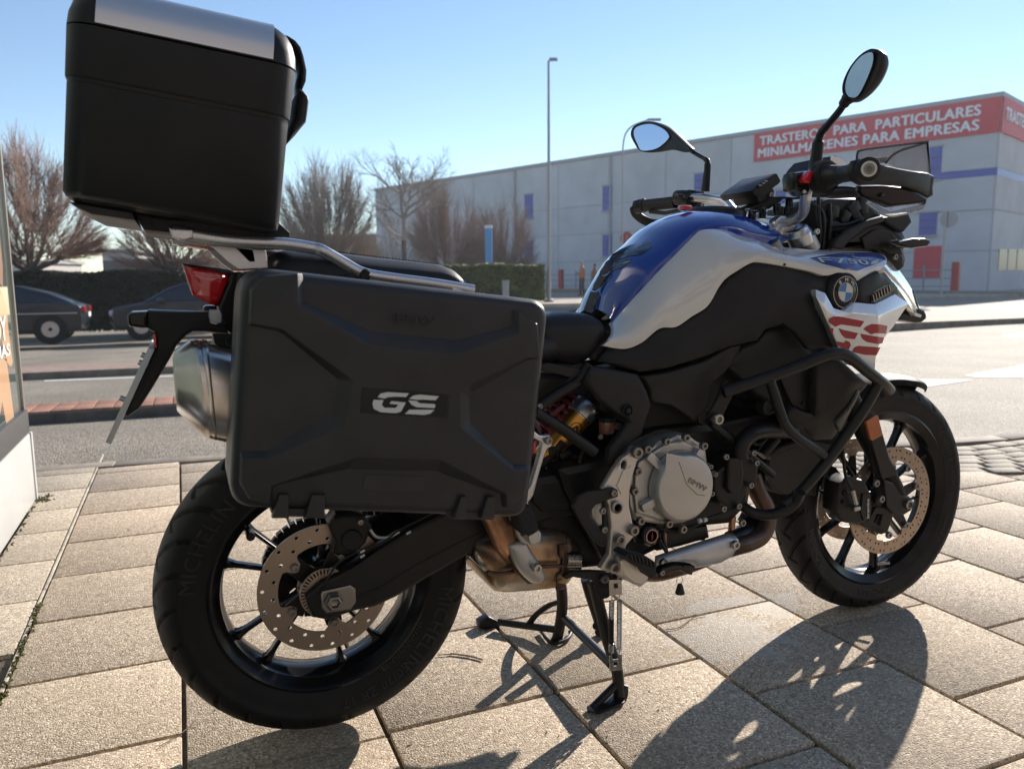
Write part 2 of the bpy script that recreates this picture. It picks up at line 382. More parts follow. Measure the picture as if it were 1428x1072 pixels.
M_brick = mat('brick_red', (.32, .165, .11), .85, bump=.4, bscale=200, var=.3, vscale=30, objrand=.2)
M_paint = mat('road_paint', (.72, .70, .66), .7, bump=.5, bscale=120, var=.12, vscale=30)

def worn(m):
    n = m.node_tree.nodes; l = m.node_tree.links; b = n['Principled BSDF']; g = n.new('ShaderNodeNewGeometry'); nz = n.new('ShaderNodeTexNoise'); nz.inputs['Scale'].default_value = 26; nz.inputs['Detail'].default_value = 10; nz.inputs['Roughness'].default_value = .8
    l.new(g.outputs['Position'], nz.inputs['Vector']); mr = n.new('ShaderNodeMapRange'); mr.inputs[1].default_value = .50; mr.inputs[2].default_value = .60; mr.inputs[3].default_value = 1; mr.inputs[4].default_value = .35; l.new(nz.outputs['Fac'], mr.inputs[0]); l.new(mr.outputs[0], b.inputs['Alpha']); return m
M_paintw = worn(mat('road_paint_worn', (.66, .63, .58), .75, bump=.5, bscale=120))
def sstep(a, b, x): t = min(1, max(0, (x - a)/(b - a))); return t*t*(3 - 2*t)
def ground(x, y):
    """height of the land: flat pavement, road 0.1 m lower, falling gently towards the car park on the left"""
    if y < 2.0: return 0.0
    L = 1 - sstep(0.0, 14.0, x - .35*(y - 3))
    return -.10 - .034*max(0, y - 3.0)*L
def kerb_y(x):
    """the pavement's road edge"""
    P = [(-60, 3.4), (-3, 3.15), (-.9, 3.02), (.5, 2.85), (1.6, 2.5), (3.0, 1.78), (3.8, 1.52), (4.6, 1.5), (8, 1.9), (60, 4)]
    for (a, b), (c, d) in zip(P, P[1:]):
        if x <= c: return b + (d - b)*sstep(a, c, x) if x >= a else b
    return P[-1][1]
# land: one graded sheet to the horizon
def sheet(name, xs, yfun0, yfun1, ny, dz, m, kind='structure'):
    mb = MB(); vs = []; 
    for x in xs:
        y0, y1 = yfun0(x), yfun1(x)
        for j in range(ny + 1):
            y = y0 + (y1 - y0)*j/ny; vs.append((x, y, ground(x, max(y, 2.1)) + dz))
    fs = [(i*(ny + 1) + j, (i + 1)*(ny + 1) + j, (i + 1)*(ny + 1) + j + 1, i*(ny + 1) + j + 1) for i in range(len(xs) - 1) for j in range(ny)]
    mb.add(vs, fs); o = mb.build(name, m); 
    if kind: o['kind'] = kind
    return o
xs = [-700, -300, -120, -60, -40, -30] + [-25 + i*1.0 for i in range(76)] + [60, 80, 120, 200, 400, 900]
sheet('ground', xs, lambda x: 30.0, lambda x: 1500.0, 24, -.02, M_earth)
mb = MB(); mb.box((100, -600, -.16), (1800, 1196, .2)); mb.build('ground', M_earth)['kind'] = 'structure'
sheet('road', xs, lambda x: kerb_y(x) - .05, lambda x: 30.6, 60, 0.0, M_asph)
# pavement bed, and the pavement beyond the slabs one can pick apart
mb = MB(); V_ = []; F_ = []
xx = [-40, -20, -10, -5] + [-3 + .25*i for i in range(41)] + [9, 12, 20, 40, 80]
for x in xx: V_ += [(x, -3.0, -.012), (x, kerb_y(x) - .12, -.012), (x, kerb_y(x) - .12, -.14)]
for i in range(len(xx) - 1):
    for j in (0, 1): F_.append((i*3 + j, i*3 + 3 + j, i*3 + 4 + j, i*3 + 1 + j))
mb.add(V_, F_); pav = mb.build('pavement', M_joint); pav['kind'] = 'structure'
def slab_mesh(wd, hg, nm, m=None, h=.035):
    b = MB(); b.box((0, 0, -h/2), (wd, hg, h)); me_o = b.build(nm, m or M_slab, None, bevel=.0035, bseg=2); me = me_o.data; bpy.data.objects.remove(me_o); return me
S_full = slab_mesh(.394, .392, 'slab_full'); S_row = slab_mesh(.377, .366, 'slab_row'); 
cols = [-.675, -.283, .114, .516, .921, 1.325, 1.729, 2.145, 2.55, 2.945, 3.35, 3.755, 4.16, 4.565, 4.97, 5.375]
base = [.085, -.095, -.082, .325, .132, .335, .15, -.05, .15, -.05, .15, -.05, .15, -.05, .15, -.05]
def put_slab(me, x, y, rz=0):
    o = bpy.data.objects.new('paving_slab', me); COL.objects.link(o); o.parent = pav; o.location = (x, y, random.uniform(-.0012, .0012)); 
    o.rotation_euler = (random.uniform(-.003, .003), random.uniform(-.003, .003), rz + random.uniform(-.002, .002)); return o
def visible(x, y, z=0, mgn=90):
    d = Vector((x, y, z)) - CAM; k = d.dot(FW)
    if k < .2: return False
    px, py = 714 + FPX*d.dot(RT)/k, 536 - FPX*d.dot(UP)/k
    return -mgn < px < 1428 + mgn and py < 1072 + mgn*1.5 and py > 200
meshes = {}
def seam_limit(x):   # where the cobbled strip begins
    return kerb_y(x) - .14 - .62*sstep(1.9, 2.7, x)
nslab = 0
for ci in range(len(cols) - 1):
    x0, x1 = cols[ci], cols[ci + 1]
    pitch = .376 if ci < 2 else .403
    y = base[ci] - 8*.403; 
    while y < 3.2:
        p = .403 if y < .0 else pitch
        y2 = y + p; lim = seam_limit((x0 + x1)/2); yy1 = min(y2, lim)
        if yy1 - y > .05 and y > -2.2:
            key = (round(x1 - x0, 3), round(yy1 - y, 3))
            if key not in meshes: meshes[key] = slab_mesh(key[0] - .010, key[1] - .010, 'slab', M_slab)
            if any(visible(a, b, 0, 700) for a in (x0, x1) for b in (y, yy1)): put_slab(meshes[key], (x0 + x1)/2, (y + yy1)/2); nslab += 1
        y = y2
# narrow cut slabs along the shop front
rows = [-.60, -.20, .20, .651, 1.031, 1.41, 1.77, 2.108, 2.45, 2.78, 2.99]
for a, b in zip(rows, rows[1:]):
    x0 = -.872 if b < 2.33 else -1.7
    n_ = 1 if x0 > -1 else 3; wds = (-.684 - x0)/n_
    for q in range(n_):
        key = ('c', round(wds, 3), round(b - a, 3))
        if key not in meshes: meshes[key] = slab_mesh(wds - .008, b - a - .010, 'slab', M_slabg)
        if visible(x0 + wds*q, b): put_slab(meshes[key], x0 + wds*(q + .5), (a + b)/2)
print('slabs', nslab)
# pavement out of the frame: brick texture on a sheet
def paver_tex():
    m = mat('pavement_far', (.33, .28, .21), .9); n = m.node_tree.nodes; l = m.node_tree.links; g = n.new('ShaderNodeNewGeometry')
    bt = n.new('ShaderNodeTexBrick'); bt.inputs['Scale'].default_value = 1; bt.inputs['Brick Width'].default_value = .403; bt.inputs['Row Height'].default_value = .403
    bt.inputs['Mortar Size'].default_value = .006; bt.inputs['Color1'].default_value = (.36, .305, .23, 1); bt.inputs['Color2'].default_value = (.31, .262, .195, 1); bt.inputs['Mortar'].default_value = (.05, .04, .03, 1)
    l.new(g.outputs['Position'], bt.inputs['Vector']); l.new(bt.outputs['Color'], n['Principled BSDF'].inputs['Base Color']); return m
M_pavfar = paver_tex()
mb = MB()
for (x0, y0, x1, y1) in ((-40, -40, 60, -2.25), (-.88, -2.25, -.68, -.6), (5.38, -2.25, 60, 0.9), (-40, -2.25, -6.5, 2.4)):
    mb.add([(x0, y0, -.004), (x1, y0, -.004), (x1, y1, -.004), (x0, y1, -.004)], [(0, 1, 2, 3)])
mb.build('pavement', M_pavfar)['kind'] = 'structure'
# pale filled joint with moss running along the slabs by the shop
M_filler = mat('joint_filler', (.42, .38, .31), .9, bump=.6, bscale=300, var=.3, vscale=20)
M_moss = mat('moss', (.075, .075, .02), .95, bump=.8, bscale=300, var=.4, vscale=60)
mb = MB()
yq = -.5
while yq < 2.95:
    L_ = random.uniform(.2, .6); mb.box((-.6795 + random.uniform(-.001, .001), yq + L_/2, -.004), (.009, L_ - .004, .008)); yq += L_
o = mb.build('joint_filler', M_filler, None, bevel=.002); o['kind'] = 'stuff'; o['label'] = 'pale mortar filling the long joint between slabs beside the shop front'
mb = MB()
for i in range(230):
    q = random.random()
    if q < .45: x, y = -.672 + random.gauss(0, .004), random.uniform(.35, 1.0)
    elif q < .75: x, y = -.866 + abs(random.gauss(0, .006)), random.uniform(.9, 2.34)
    else: x, y = -.85 + random.gauss(0, .02), 2.30 + random.gauss(0, .03)
    s_m = random.uniform(.002, .007); mb.box((x, y, .001), (s_m, s_m*1.3, s_m*1.2), Matrix.Rotation(random.random()*3, 3, 'Z') @ Matrix.Rotation(random.random(), 3, 'X'))
o = mb.build('moss', M_moss); tag(o, 'small tufts of moss in the slab joints by the shop front', kind='stuff')
# small grit and litter on the slabs
mb = MB(); M_grit = mat('grit', (.09, .07, .05), .9, var=.5, vscale=3)
for i in range(200):
    x, y = random.uniform(-.8, 2.6), random.uniform(-.8, 2.2)
    if i < 20: x, y = random.gauss(.45, .14), random.gauss(-.22, .07)
    s_m = random.uniform(.0008, .0022) if i % 40 else random.uniform(.003, .005); mb.box((x, y, s_m*.4), (s_m*1.6, s_m, s_m*.7), Matrix.Rotation(random.random()*3, 3, 'Z'))
o = mb.build('grit', M_grit); tag(o, 'specks of grit and crumbs scattered over the slabs', kind='stuff')
# fallen twig curled on the slab left of the stand
M_twig = mat('twig', (.16, .12, .08), .8)
mb = MB(); mb.tube(catmull([atz('M', a, b, .004) for a, b in ((385, 395), (450, 392), (520, 402), (575, 415), (520, 398), (440, 388))], 5), .0014, 5)
tag(mb.build('twig', M_twig), 'thin dry twig curled on the slab behind the rear wheel', 'twig')
mb = MB(); mb.tube(catmull([atz('M', a, b, .004) for a, b in ((1335, 290), (1390, 280), (1450, 240), (1500, 228))], 5), .0013, 5)
tag(mb.build('twig', M_twig), 'dry bent twig lying on the pale stain under the bell', 'twig')
mb = MB(); mb.tube(catmull([atz('O', a, b, .003) for a, b in ((222, 1040), (250, 1024), (272, 1005))], 4), .001, 5)
tag(mb.build('twig', M_twig), 'small straw crossing a slab joint at the lower left', 'twig')
for (a, b, s_) in ((180, 740, .012), (570, 1041, .008)):
    c = atz('O', a, b, .004); mb = MB(); mb.add([c + Vector((-s_, 0, 0)), c + Vector((0, -s_*.4, .002)), c + Vector((s_, 0, .004)), c + Vector((0, s_*.5, .003))], [(0, 1, 2, 3)])
    tag(mb.build('dry_leaf', M_twig), 'tiny dry leaf on a sunlit slab by the shop' if a < 300 else 'tiny dark leaf on the slab under the cases', 'leaf')
# kerb stones along the road edge
mb = MB(); M_kl = M_kerb
kx = -3.0; kroot = None
kerb = bpy.data.objects.new('kerb', None); COL.objects.link(kerb); kerb['kind'] = 'structure'
while kx < 9:
    L_ = .8; a = Vector((kx, kerb_y(kx), 0)); b = Vector((kx + L_, kerb_y(kx + L_), 0)); d = (b - a); c = (a + b)/2
    mb = MB(); mb.box(c + Vector((0, -.06, -.07)), (d.length - .006, .12, .145), Matrix.Rotation(math.atan2(d.y, d.x), 3, 'Z'))
    if visible(c.x, c.y, 0, 900): mb.build('kerb_stone', M_kl, kerb, bevel=.008)
    kx += L_
# cobbled strip by the crossing on the right
cb = MB(); cb.box((0, 0, -.02), (.150, .092, .04)); cbo = cb.build('cobble', M_cobble, None, bevel=.008); cme = cbo.data; bpy.data.objects.remove(cbo)
ncob = 0
cbl = []
for i in range(60):
    for j in range(9):
        x = 1.95 + .16*i + (.08 if j % 2 else 0); y = kerb_y(x) - .19 - .102*j
        if y > seam_limit(x) + .045 and visible(x, y, 0, 120): cbl.append((x, y))
for x, y in cbl[:290]:
    o = bpy.data.objects.new('cobble', cme); COL.objects.link(o); o.parent = pav; o.location = (x, y, random.uniform(-.003, .002))
    o.rotation_euler = (random.uniform(-.02, .02), random.uniform(-.02, .02), math.atan2(kerb_y(x + .2) - kerb_y(x - .2), .4) + random.uniform(-.02, .02))

# --- the road's islands, lines and far side
def strip(name, x0, x1, ya, yb, z, m, step=1.0, par=None, h=.12, slope=-.03):
    mb = MB(); n = int((x1 - x0)/step); vs = []
    for i in range(n + 1):
        x = x0 + (x1 - x0)*i/n
        for y in (ya + slope*x, yb + slope*x):
            vs += [(x, y, ground(x, y) - .05), (x, y, ground(x, y) + z)]
    fs = []
    for i in range(n):
        a = i*4; b = a + 4; fs += [(a + 1, b + 1, b + 3, a + 3), (a, b, b + 1, a + 1), (a + 2, a + 3, b + 3, b + 2)]
    fs += [(0, 1, 3, 2), (n*4, n*4 + 2, n*4 + 3, n*4 + 1)]
    mb.add(vs, fs); o = mb.build(name, m, par); return o
# centre island: dark kerb, red brick top
isl = strip('median', -40, 1.6, 5.62, 6.45, .085, M_kerbd, par=None); isl['kind'] = 'structure'
bme = None
k = 0
for j in range(4):
    for i in range(34):
        x = -3.05 + .155*i; y = 5.70 + .155*j + .02 - .03*x
        if not visible(x, y, 0, 5): continue
        if bme is None:
            b_ = MB(); b_.box((0, 0, 0), (.148, .148, .03)); oo = b_.build('brick', M_brick, None, bevel=.004); bme = oo.data; bpy.data.objects.remove(oo)
        o = bpy.data.objects.new('brick', bme); COL.objects.link(o); o.parent = isl; o.location = (x, y, ground(x, y) + .088 + random.uniform(-.002, .002)); k += 1
far_kerb = strip('kerb', -60, 8, 10.6, 10.85, .10, M_kerb); far_kerb['kind'] = 'structure'
M_brickf = mat('brick_faded', (.31, .21, .165), .85, bump=.4, bscale=60, var=.2, vscale=8)
fp = strip('footpath', -60, 8, 10.88, 12.1, .09, M_brickf); fp['kind'] = 'structure'
# right-hand carriageway: far kerbs and verge
def band(name, pts, z, m, th=.1):
    """a ground band from far-ground outlines traced on the land"""
    P3 = []
    for px, py in pts:
        q = atz('O', px, py, -.1); P3.append(q)
    mb = MB(); n = len(P3); mb.add([(p.x, p.y, -.1 + z) for p in P3] + [(p.x, p.y, -.1 - .02) for p in P3], [tuple(range(n))] + [(i, (i + 1) % n, n + (i + 1) % n, n + i) for i in range(n)])
    o = mb.build(name, m, angle=0); return o
M_sand = mat('paving_pale', (.42, .36, .28), .9, bump=.4, bscale=120, var=.2, vscale=2)
for pts in ([(1232, 540), (1238, 523), (1284, 527), (1358, 529), (1282, 540)], [(1345, 522), (1428, 508), (1500, 514), (1500, 524), (1428, 526), (1362, 525)], [(1180, 549), (1200, 541), (1215, 541), (1190, 551)]):
    P3 = [atz('O', a, b, -.105) for a, b in pts]; mb = MB(); mb.add([(p.x, p.y, ground(p.x, p.y) + .005) for p in P3], [tuple(range(len(P3)))]); mb.build('crossing_stripe', M_paintw, angle=0)['kind'] = 'structure'
o = band('median', [(700, 452), (1000, 459), (1250, 459), (1428, 451), (1700, 446), (1700, 437), (1428, 442), (1250, 451), (1000, 452), (700, 447)], .12, M_kerb); o['kind'] = 'structure'
o = band('footpath', [(620, 420), (1100, 416), (1428, 402), (1900, 398), (1900, 411), (1428, 413), (1250, 417), (1000, 423), (620, 430)], .10, M_sand); o['kind'] = 'structure'
for pts in ([(820, 478), (1428, 466), (1428, 468), (820, 481)], [(1000, 436), (1428, 424), (1428, 426), (1000, 437.5)], [(60, 515), (240, 510), (240, 511.5), (60, 517)]):
    P3 = [atz('O', a, b, -.1 if a > 300 else -.2) for a, b in pts]
    mb = MB(); mb.add([(p.x, p.y, ground(p.x, p.y) + .005) for p in P3], [(0, 1, 2, 3)]); mb.build('lane_line', M_paint, angle=0)['kind'] = 'structure'

# ================================================================== WAREHOUSE
M_conc = mat('concrete_panel', (.52, .525, .54), .85, bump=.2, bscale=8, var=.09, vscale=.35, objrand=.035)
M_concl = mat('concrete_line', (.37, .375, .39), .9)
M_blue = mat('blue_paint', (.05, .085, .38), .35)
M_redp = mat('red_sign', (.58, .05, .07), .55, var=.06, vscale=.4)
M_white = mat('white_letters', (.80, .80, .82), .5)
M_glassd = mat('dark_opening', (.03, .035, .05), .3)
M_roof = mat('roof_trim', (.36, .365, .38), .6)
def hv(px, D): p = far(px, 389, D); return Vector((p.x, p.y, 0))
Wc, Wl = hv(1378, 48.0), hv(527, 95.0)                   # near corner, far end of the long wall
eL = (Wl - Wc); LL = eL.length; eL.normalize(); nL = Vector((-eL.y, eL.x, 0));
if nL.dot(CAM - Wc) < 0: nL = -nL
eR = -nL; nR = -eL                                         # short wall runs away from us
Htop = far(1385, 140, 48.0).z
wh = empty('warehouse', (Wc.x, Wc.y, -.1), 'long grey concrete self storage warehouse with blue windows and red sign band', 'warehouse')
mid = Wc + eL*LL/2 + eR*20
rotw = Matrix(((eL.x, eR.x, 0), (eL.y, eR.y, 0), (0, 0, 1)))
mb = MB(); mb.box(mid + Vector((0, 0, Htop/2 - .5)), (LL, 40, Htop + .2 + .8), rotw); mb.build('wall', M_concl, wh)
mb = MB(); mb.box(mid + Vector((0, 0, Htop + .02)), (LL + .3, 40.3, .28), rotw); mb.build('roof', M_roof, wh)
def wall_uv(px, py, side):
    p = onplane(px, py, Wc, nL if side == 'L' else nR); d = p - Wc
    return d.dot(eL if side == 'L' else eR), p.z
def wall_box(name, side, u0, u1, z0, z1, m, proud=.06, th=.12, parent=wh):
    e, n = (eL, nL) if side == 'L' else (eR, nR)
    c = Wc + e*(u0 + u1)/2 + n*(proud - th/2) + Vector((0, 0, (z0 + z1)/2))
    Mx = Matrix(((e.x, n.x, 0), (e.y, n.y, 0), (0, 0, 1)))
    b = MB(); b.box(c, (abs(u1 - u0), th, z1 - z0), Mx); return b.build(name, m, parent)
# concrete panels, each its own piece
zl = [-.3, 2.45, 4.9, 7.35, Htop - .15]
npan = 11
for i in range(npan):
    for j in range(4):
        wall_box('wall_panel', 'L', LL*i/npan + .03, LL*(i + 1)/npan - .03, zl[j] + .03, zl[j + 1] - .03, M_conc, .05)
for i in range(6):
    for j in range(4):
        wall_box('wall_panel', 'R', 6.6*i + .03, 6.6*(i + 1) - .03, zl[j] + .03, zl[j + 1] - .03, M_conc, .05)
for i in (5, 7): wall_box('downpipe', 'L', LL*i/npan - .35, LL*i/npan - .22, -.1, Htop - .2, M_roof, .2)
# red sign band on both faces
s0, _ = wall_uv(1385, 160, 'L'); s1, _ = wall_uv(1053, 200, 'L'); zs = wall_uv(1380, 186, 'L')[1]
sb = wall_box('sign', 'L', .0, s1, zs, Htop - .1, M_redp, .16)
def wtext(side, s, px0, px1, zb, hgt, parent):
    e, n = (eL, nL) if side == 'L' else (eR, nR)
    u0, u1 = wall_uv(px0, 180, side)[0], wall_uv(px1, 180, side)[0]
    b = MB(); text_on(b, s, Wc + e*u0 + n*.19 + Vector((0, 0, zb)), Wc + e*u1 + n*.19 + Vector((0, 0, zb)), n, depth=.04, bold=.035, height=hgt, spacing=1.05)
    return b.build('lettering', M_white, parent, angle=0)
hh = (Htop - .1 - zs)
wtext('L', 'TRASTEROS  PARA  PARTICULARES', 1062, 1368, zs + hh*.55, hh*.31, sb)
wtext('L', 'MINIALMACENES PARA EMPRESAS', 1060, 1367, zs + hh*.13, hh*.31, sb)
sr = wall_box('sign', 'R', .0, 34, zs, Htop - .1, M_redp, .16)
wtext('R', 'TRASTEROS', 1396, 1436, zs + hh*.38, hh*.36, sr)
# blue windows, stripe, door
def wbox_px(name, side, x0, y0, x1, y1, m, proud=.08):
    u0, z1 = wall_uv(x0, y0, side); u1, z0 = wall_uv(x1, y1, side); z0b = wall_uv(x0, y1, side)[1]
    return wall_box(name, side, min(u0, u1), max(u0, u1), (z0 + z0b)/2, z1, m, proud)
for r_ in ((732, 272, 744, 304), (732, 337, 744, 366), (841, 260, 854, 293), (841, 328, 854, 358), (969, 243, 981, 272), (1082, 266, 1096, 290), (1296, 206, 1312, 250), (1283, 297, 1306, 328), (1120, 320, 1134, 350), (970, 320, 982, 350)):
    wn = wbox_px('window', 'L', *r_, M_blue)
    (u_a, z_a), (u_b, z_b) = wall_uv(r_[0], r_[1], 'L'), wall_uv(r_[2], r_[3], 'L')
    wall_box('window_frame', 'L', min(u_a, u_b) - .08, max(u_a, u_b) + .08, z_a - .02, z_a + .10, M_roof, .16)
    wall_box('window_sill', 'L', min(u_a, u_b) - .08, max(u_a, u_b) + .08, min(z_a, z_b) - .12, min(z_a, z_b), M_roof, .2)
    for f_ in (.33, .66): wall_box('window_slat', 'L', min(u_a, u_b) + .04, max(u_a, u_b) - .04, z_b + (z_a - z_b)*f_ - .03, z_b + (z_a - z_b)*f_ + .03, M_glassd, .10)
zst = wall_uv(1380, 240, 'L')[1]
wall_box('stripe', 'L', 0, wall_uv(1306, 250, 'L')[0], zst - .22, zst + .22, M_blue, .07)
wall_box('stripe', 'R', 0, 36, zst - .22, zst + .22, M_blue, .07)
wbox_px('door', 'L', 1276, 344, 1311, 388, M_redp, .1)
for x0 in (1392, 1405, 1418): wbox_px('window', 'R', x0, 347, x0 + 9, 377, M_glassd, .08)
# fence before the warehouse
M_fence = mat('fence_metal', (.25, .26, .28), .6); M_redpost = mat('red_post', (.40, .04, .04), .5)
fn = empty('fence', (Wc.x, Wc.y, 0), 'low grey railing with red posts in front of the warehouse', 'fence')
fo_ = nL*6.0
def fline(P0, P1, nposts, red):
    d = P1 - P0
    for zz in (.35, .8, 1.25): b = MB(); b.tube([P0 + Vector((0, 0, zz)), P1 + Vector((0, 0, zz))], .03, 6); b.build('rail', M_fence, fn)
    for i in range(nposts + 1):
        p = P0 + d*i/nposts; b = MB(); isred = i % red == 0
        b.box(p + Vector((0, 0, .75 if not isred else .8)), ((.08, .08, 1.6) if not isred else (.38, .3, 1.8)), rotw); b.build('post', M_redpost if isred else M_fence, fn)
fline(Wc + fo_, Wc + fo_ + eL*60, 36, 6); fline(Wc + fo_ - nR*0 + nR*5, Wc + nR*5 + eR*22, 14, 3)
b = MB(); b.box(Wc + fo_ + eL*30 + nL*1.2 + Vector((0, 0, -.02)), (68, 3.6, .25), rotw); o = b.build('footpath', M_kerb); o['kind'] = 'structure'

# ================================================================== STREET FURNITURE
M_pole = mat('pole_metal', (.34, .34, .34), .5, metal=.4)
def lamp_straight(px, D, pbase, ptop, label):
    p = far(px, 400, D); g = p.z; z0 = far(px, pbase, D).z; z1 = far(px, ptop, D).z
    t = empty('street_lamp', (p.x, p.y, z0), label, 'street lamp', 'street lamps across the road')
    b = MB(); b.tube([(p.x, p.y, z0 - .1), (p.x, p.y, z0 + 1.2), (p.x, p.y, z1)], [.085, .075, .05], 12); b.build('pole', M_pole, t)
    b = MB(); b.lathe((p.x, p.y, z0), [(.2, -.05), (.2, .08), (.12, .12)], (0, 0, 1), 12); b.build('base', M_pole, t)
    return t, p, z1
t, p, z1 = lamp_straight(765.5, 32, 421, 96, 'tall straight grey lamp post standing at the end of the green hedge')
b = MB(); b.loft([[p + Vector((0, 0, z1 - p.z)) + RT*(.02 + u*.42) + Vector((0, 0, h)) + Vector((FW.x, FW.y, 0))*w_ for w_, h in ((-.1, 0), (.1, 0), (.08, .1), (-.08, .1))] for u in (0, .5, .8)]); b.build('lamp_head', M_pole, t, bevel=.02)
p = far(867, 400, 42); z0 = far(867, 412, 42).z; z1 = far(867, 205, 42).z
t = empty('street_lamp', (p.x, p.y, z0), 'thin grey lamp post with an arm curving over towards the left mirror', 'street lamp', 'street lamps across the road')
rx = Vector((RT.x, RT.y, 0)).normalized()
b = MB(); b.tube(catmull([(p.x, p.y, z0 - .1), (p.x, p.y, z1 - 2), Vector((p.x, p.y, z1)), Vector((p.x, p.y, z1 + .8)) + rx*.35, Vector((p.x, p.y, z1 + 1.2)) + rx*1.3], 5), .045, 10); b.build('pole', M_pole, t)
b = MB(); b.box(Vector((p.x, p.y, z1 + 1.2)) + rx*1.6, (.7, .22, .12), Matrix.Rotation(math.atan2(rx.y, rx.x), 3, 'Z')); b.build('lamp_head', M_pole, t, bevel=.03)
# round road sign seen from behind
p = far(1312, 412, 30); z0 = far(1312, 413, 30).z; zt = far(1312, 296, 30).z
t = empty('road_sign', (p.x, p.y, z0), 'round road sign seen from behind on a grey post before the warehouse', 'road sign')
b = MB(); b.cyl((p.x, p.y, z0 - .05), (p.x, p.y, zt), .04, 10); b.build('post', M_pole, t)
M_sgn = mat('sign_back', (.30, .31, .33), .5, metal=.3)
b = MB(); q = Vector((p.x, p.y, (far(1312, 296, 30).z + far(1312, 318, 30).z)/2)); b.lathe(q + rx*.12, [(.0, -.01), (.30, -.01), (.31, 0), (.30, .01), (0, .01)], Vector((FW.x, FW.y, 0)) + rx*.9, 24); b.build('sign_disc', M_sgn, t)
# small red sign by the tank, blue totem, bollard cabinet
p = far(873, 400, 44); t = empty('sign', (p.x, p.y, -.1), 'small red round sign on a thin post just above the fuel tank', 'sign')
b = MB(); b.cyl((p.x, p.y, -.1), (p.x, p.y, far(873, 328, 44).z), .04, 8); b.build('post', M_pole, t)
b = MB(); b.lathe((p.x, p.y, far(873, 333, 44).z), [(0, -.03), (.36, -.03), (.36, .03), (0, .03)], (FW.x, FW.y, 0), 20); b.build('sign_disc', M_redpost, t)
M_totem = mat('totem_blue', (.12, .35, .62), .4); p = far(682, 389, 46)
t = empty('totem', (p.x, p.y, far(682, 405, 46).z), 'slim light blue totem sign standing before the brown trees', 'sign')
b = MB(); b.box((p.x, p.y, (far(682, 315, 46).z + far(682, 405, 46).z)/2), (.42, .2, far(682, 315, 46).z - far(682, 405, 46).z), Matrix.Rotation(math.atan2(rx.y, rx.x), 3, 'Z')); b.build('panel', M_totem, t, bevel=.03)
b = MB(); b.box(Vector((p.x, p.y, far(682, 320, 46).z + .12)), (.46, .24, .18), Matrix.Rotation(math.atan2(rx.y, rx.x), 3, 'Z')); b.build('cap', M_white, t, bevel=.02)
M_cab = mat('cabinet', (.33, .34, .33), .6); p = far(705, 404, 27); z0 = far(705, 419, 27).z; z1 = far(705, 393, 27).z
t = empty('bollard', (p.x, p.y, z0), 'short grey post in front of the green hedge', 'bollard')
b = MB(); b.box((p.x, p.y, (z0 + z1)/2), (.22, .16, z1 - z0), Matrix.Rotation(math.atan2(rx.y, rx.x), 3, 'Z')); b.build('body', M_cab, t, bevel=.02)
b = MB(); b.box((p.x, p.y, z1 + .02), (.26, .2, .05), Matrix.Rotation(math.atan2(rx.y, rx.x), 3, 'Z')); b.build('cap', M_cab, t, bevel=.01)
# distant low buildings behind the left trees
M_dw = mat('distant_wall', (.50, .47, .44), .9); M_dr = mat('distant_brick', (.38, .19, .12), .9)
def far_building(x0, x1, ytop, ybot, D, m, label, roofm=M_roof, nwin=0):
    a, b2 = hv(x0, D), hv(x1, D); e = b2 - a; zt = far((x0 + x1)/2, ytop, D).z; zb = far((x0 + x1)/2, ybot, D).z
    t = empty('building', (a.x, a.y, zb), label, 'building'); c = (a + b2)/2 + Vector((FW.x, FW.y, 0)).normalized()*4
    rr = Matrix.Rotation(math.atan2(e.y, e.x), 3, 'Z')
    b = MB(); b.box(c + Vector((0, 0, (zt + zb)/2)), (e.length, 8, zt - zb), rr); b.build('wall', m, t)
    b = MB(); b.box(c + Vector((0, 0, zt + .12)), (e.length + .6, 8.6, .3), rr); b.build('roof', roofm, t)
    for i in range(nwin):
        q = a + e*((i + .5)/nwin) + Vector((0, 0, zb + (zt - zb)*.55)); b = MB(); b.box(q, (.9, .1, 1.1), rr); b.build('window', M_glassd, t)
far_building(145, 188, 352, 396, 70, M_dw, 'small pale building seen through bare trees above the left cars', nwin=3)
far_building(188, 320, 365, 396, 64, M_dr, 'low red brick building behind the bare trees on the left', nwin=6)
far_building(-260, 60, 368, 396, 85, M_dw, 'low pale building far behind the leftmost bare tree', nwin=8)
far_building(330, 540, 330, 396, 100, M_dr, 'brownish building behind the trees left of the warehouse', nwin=7)

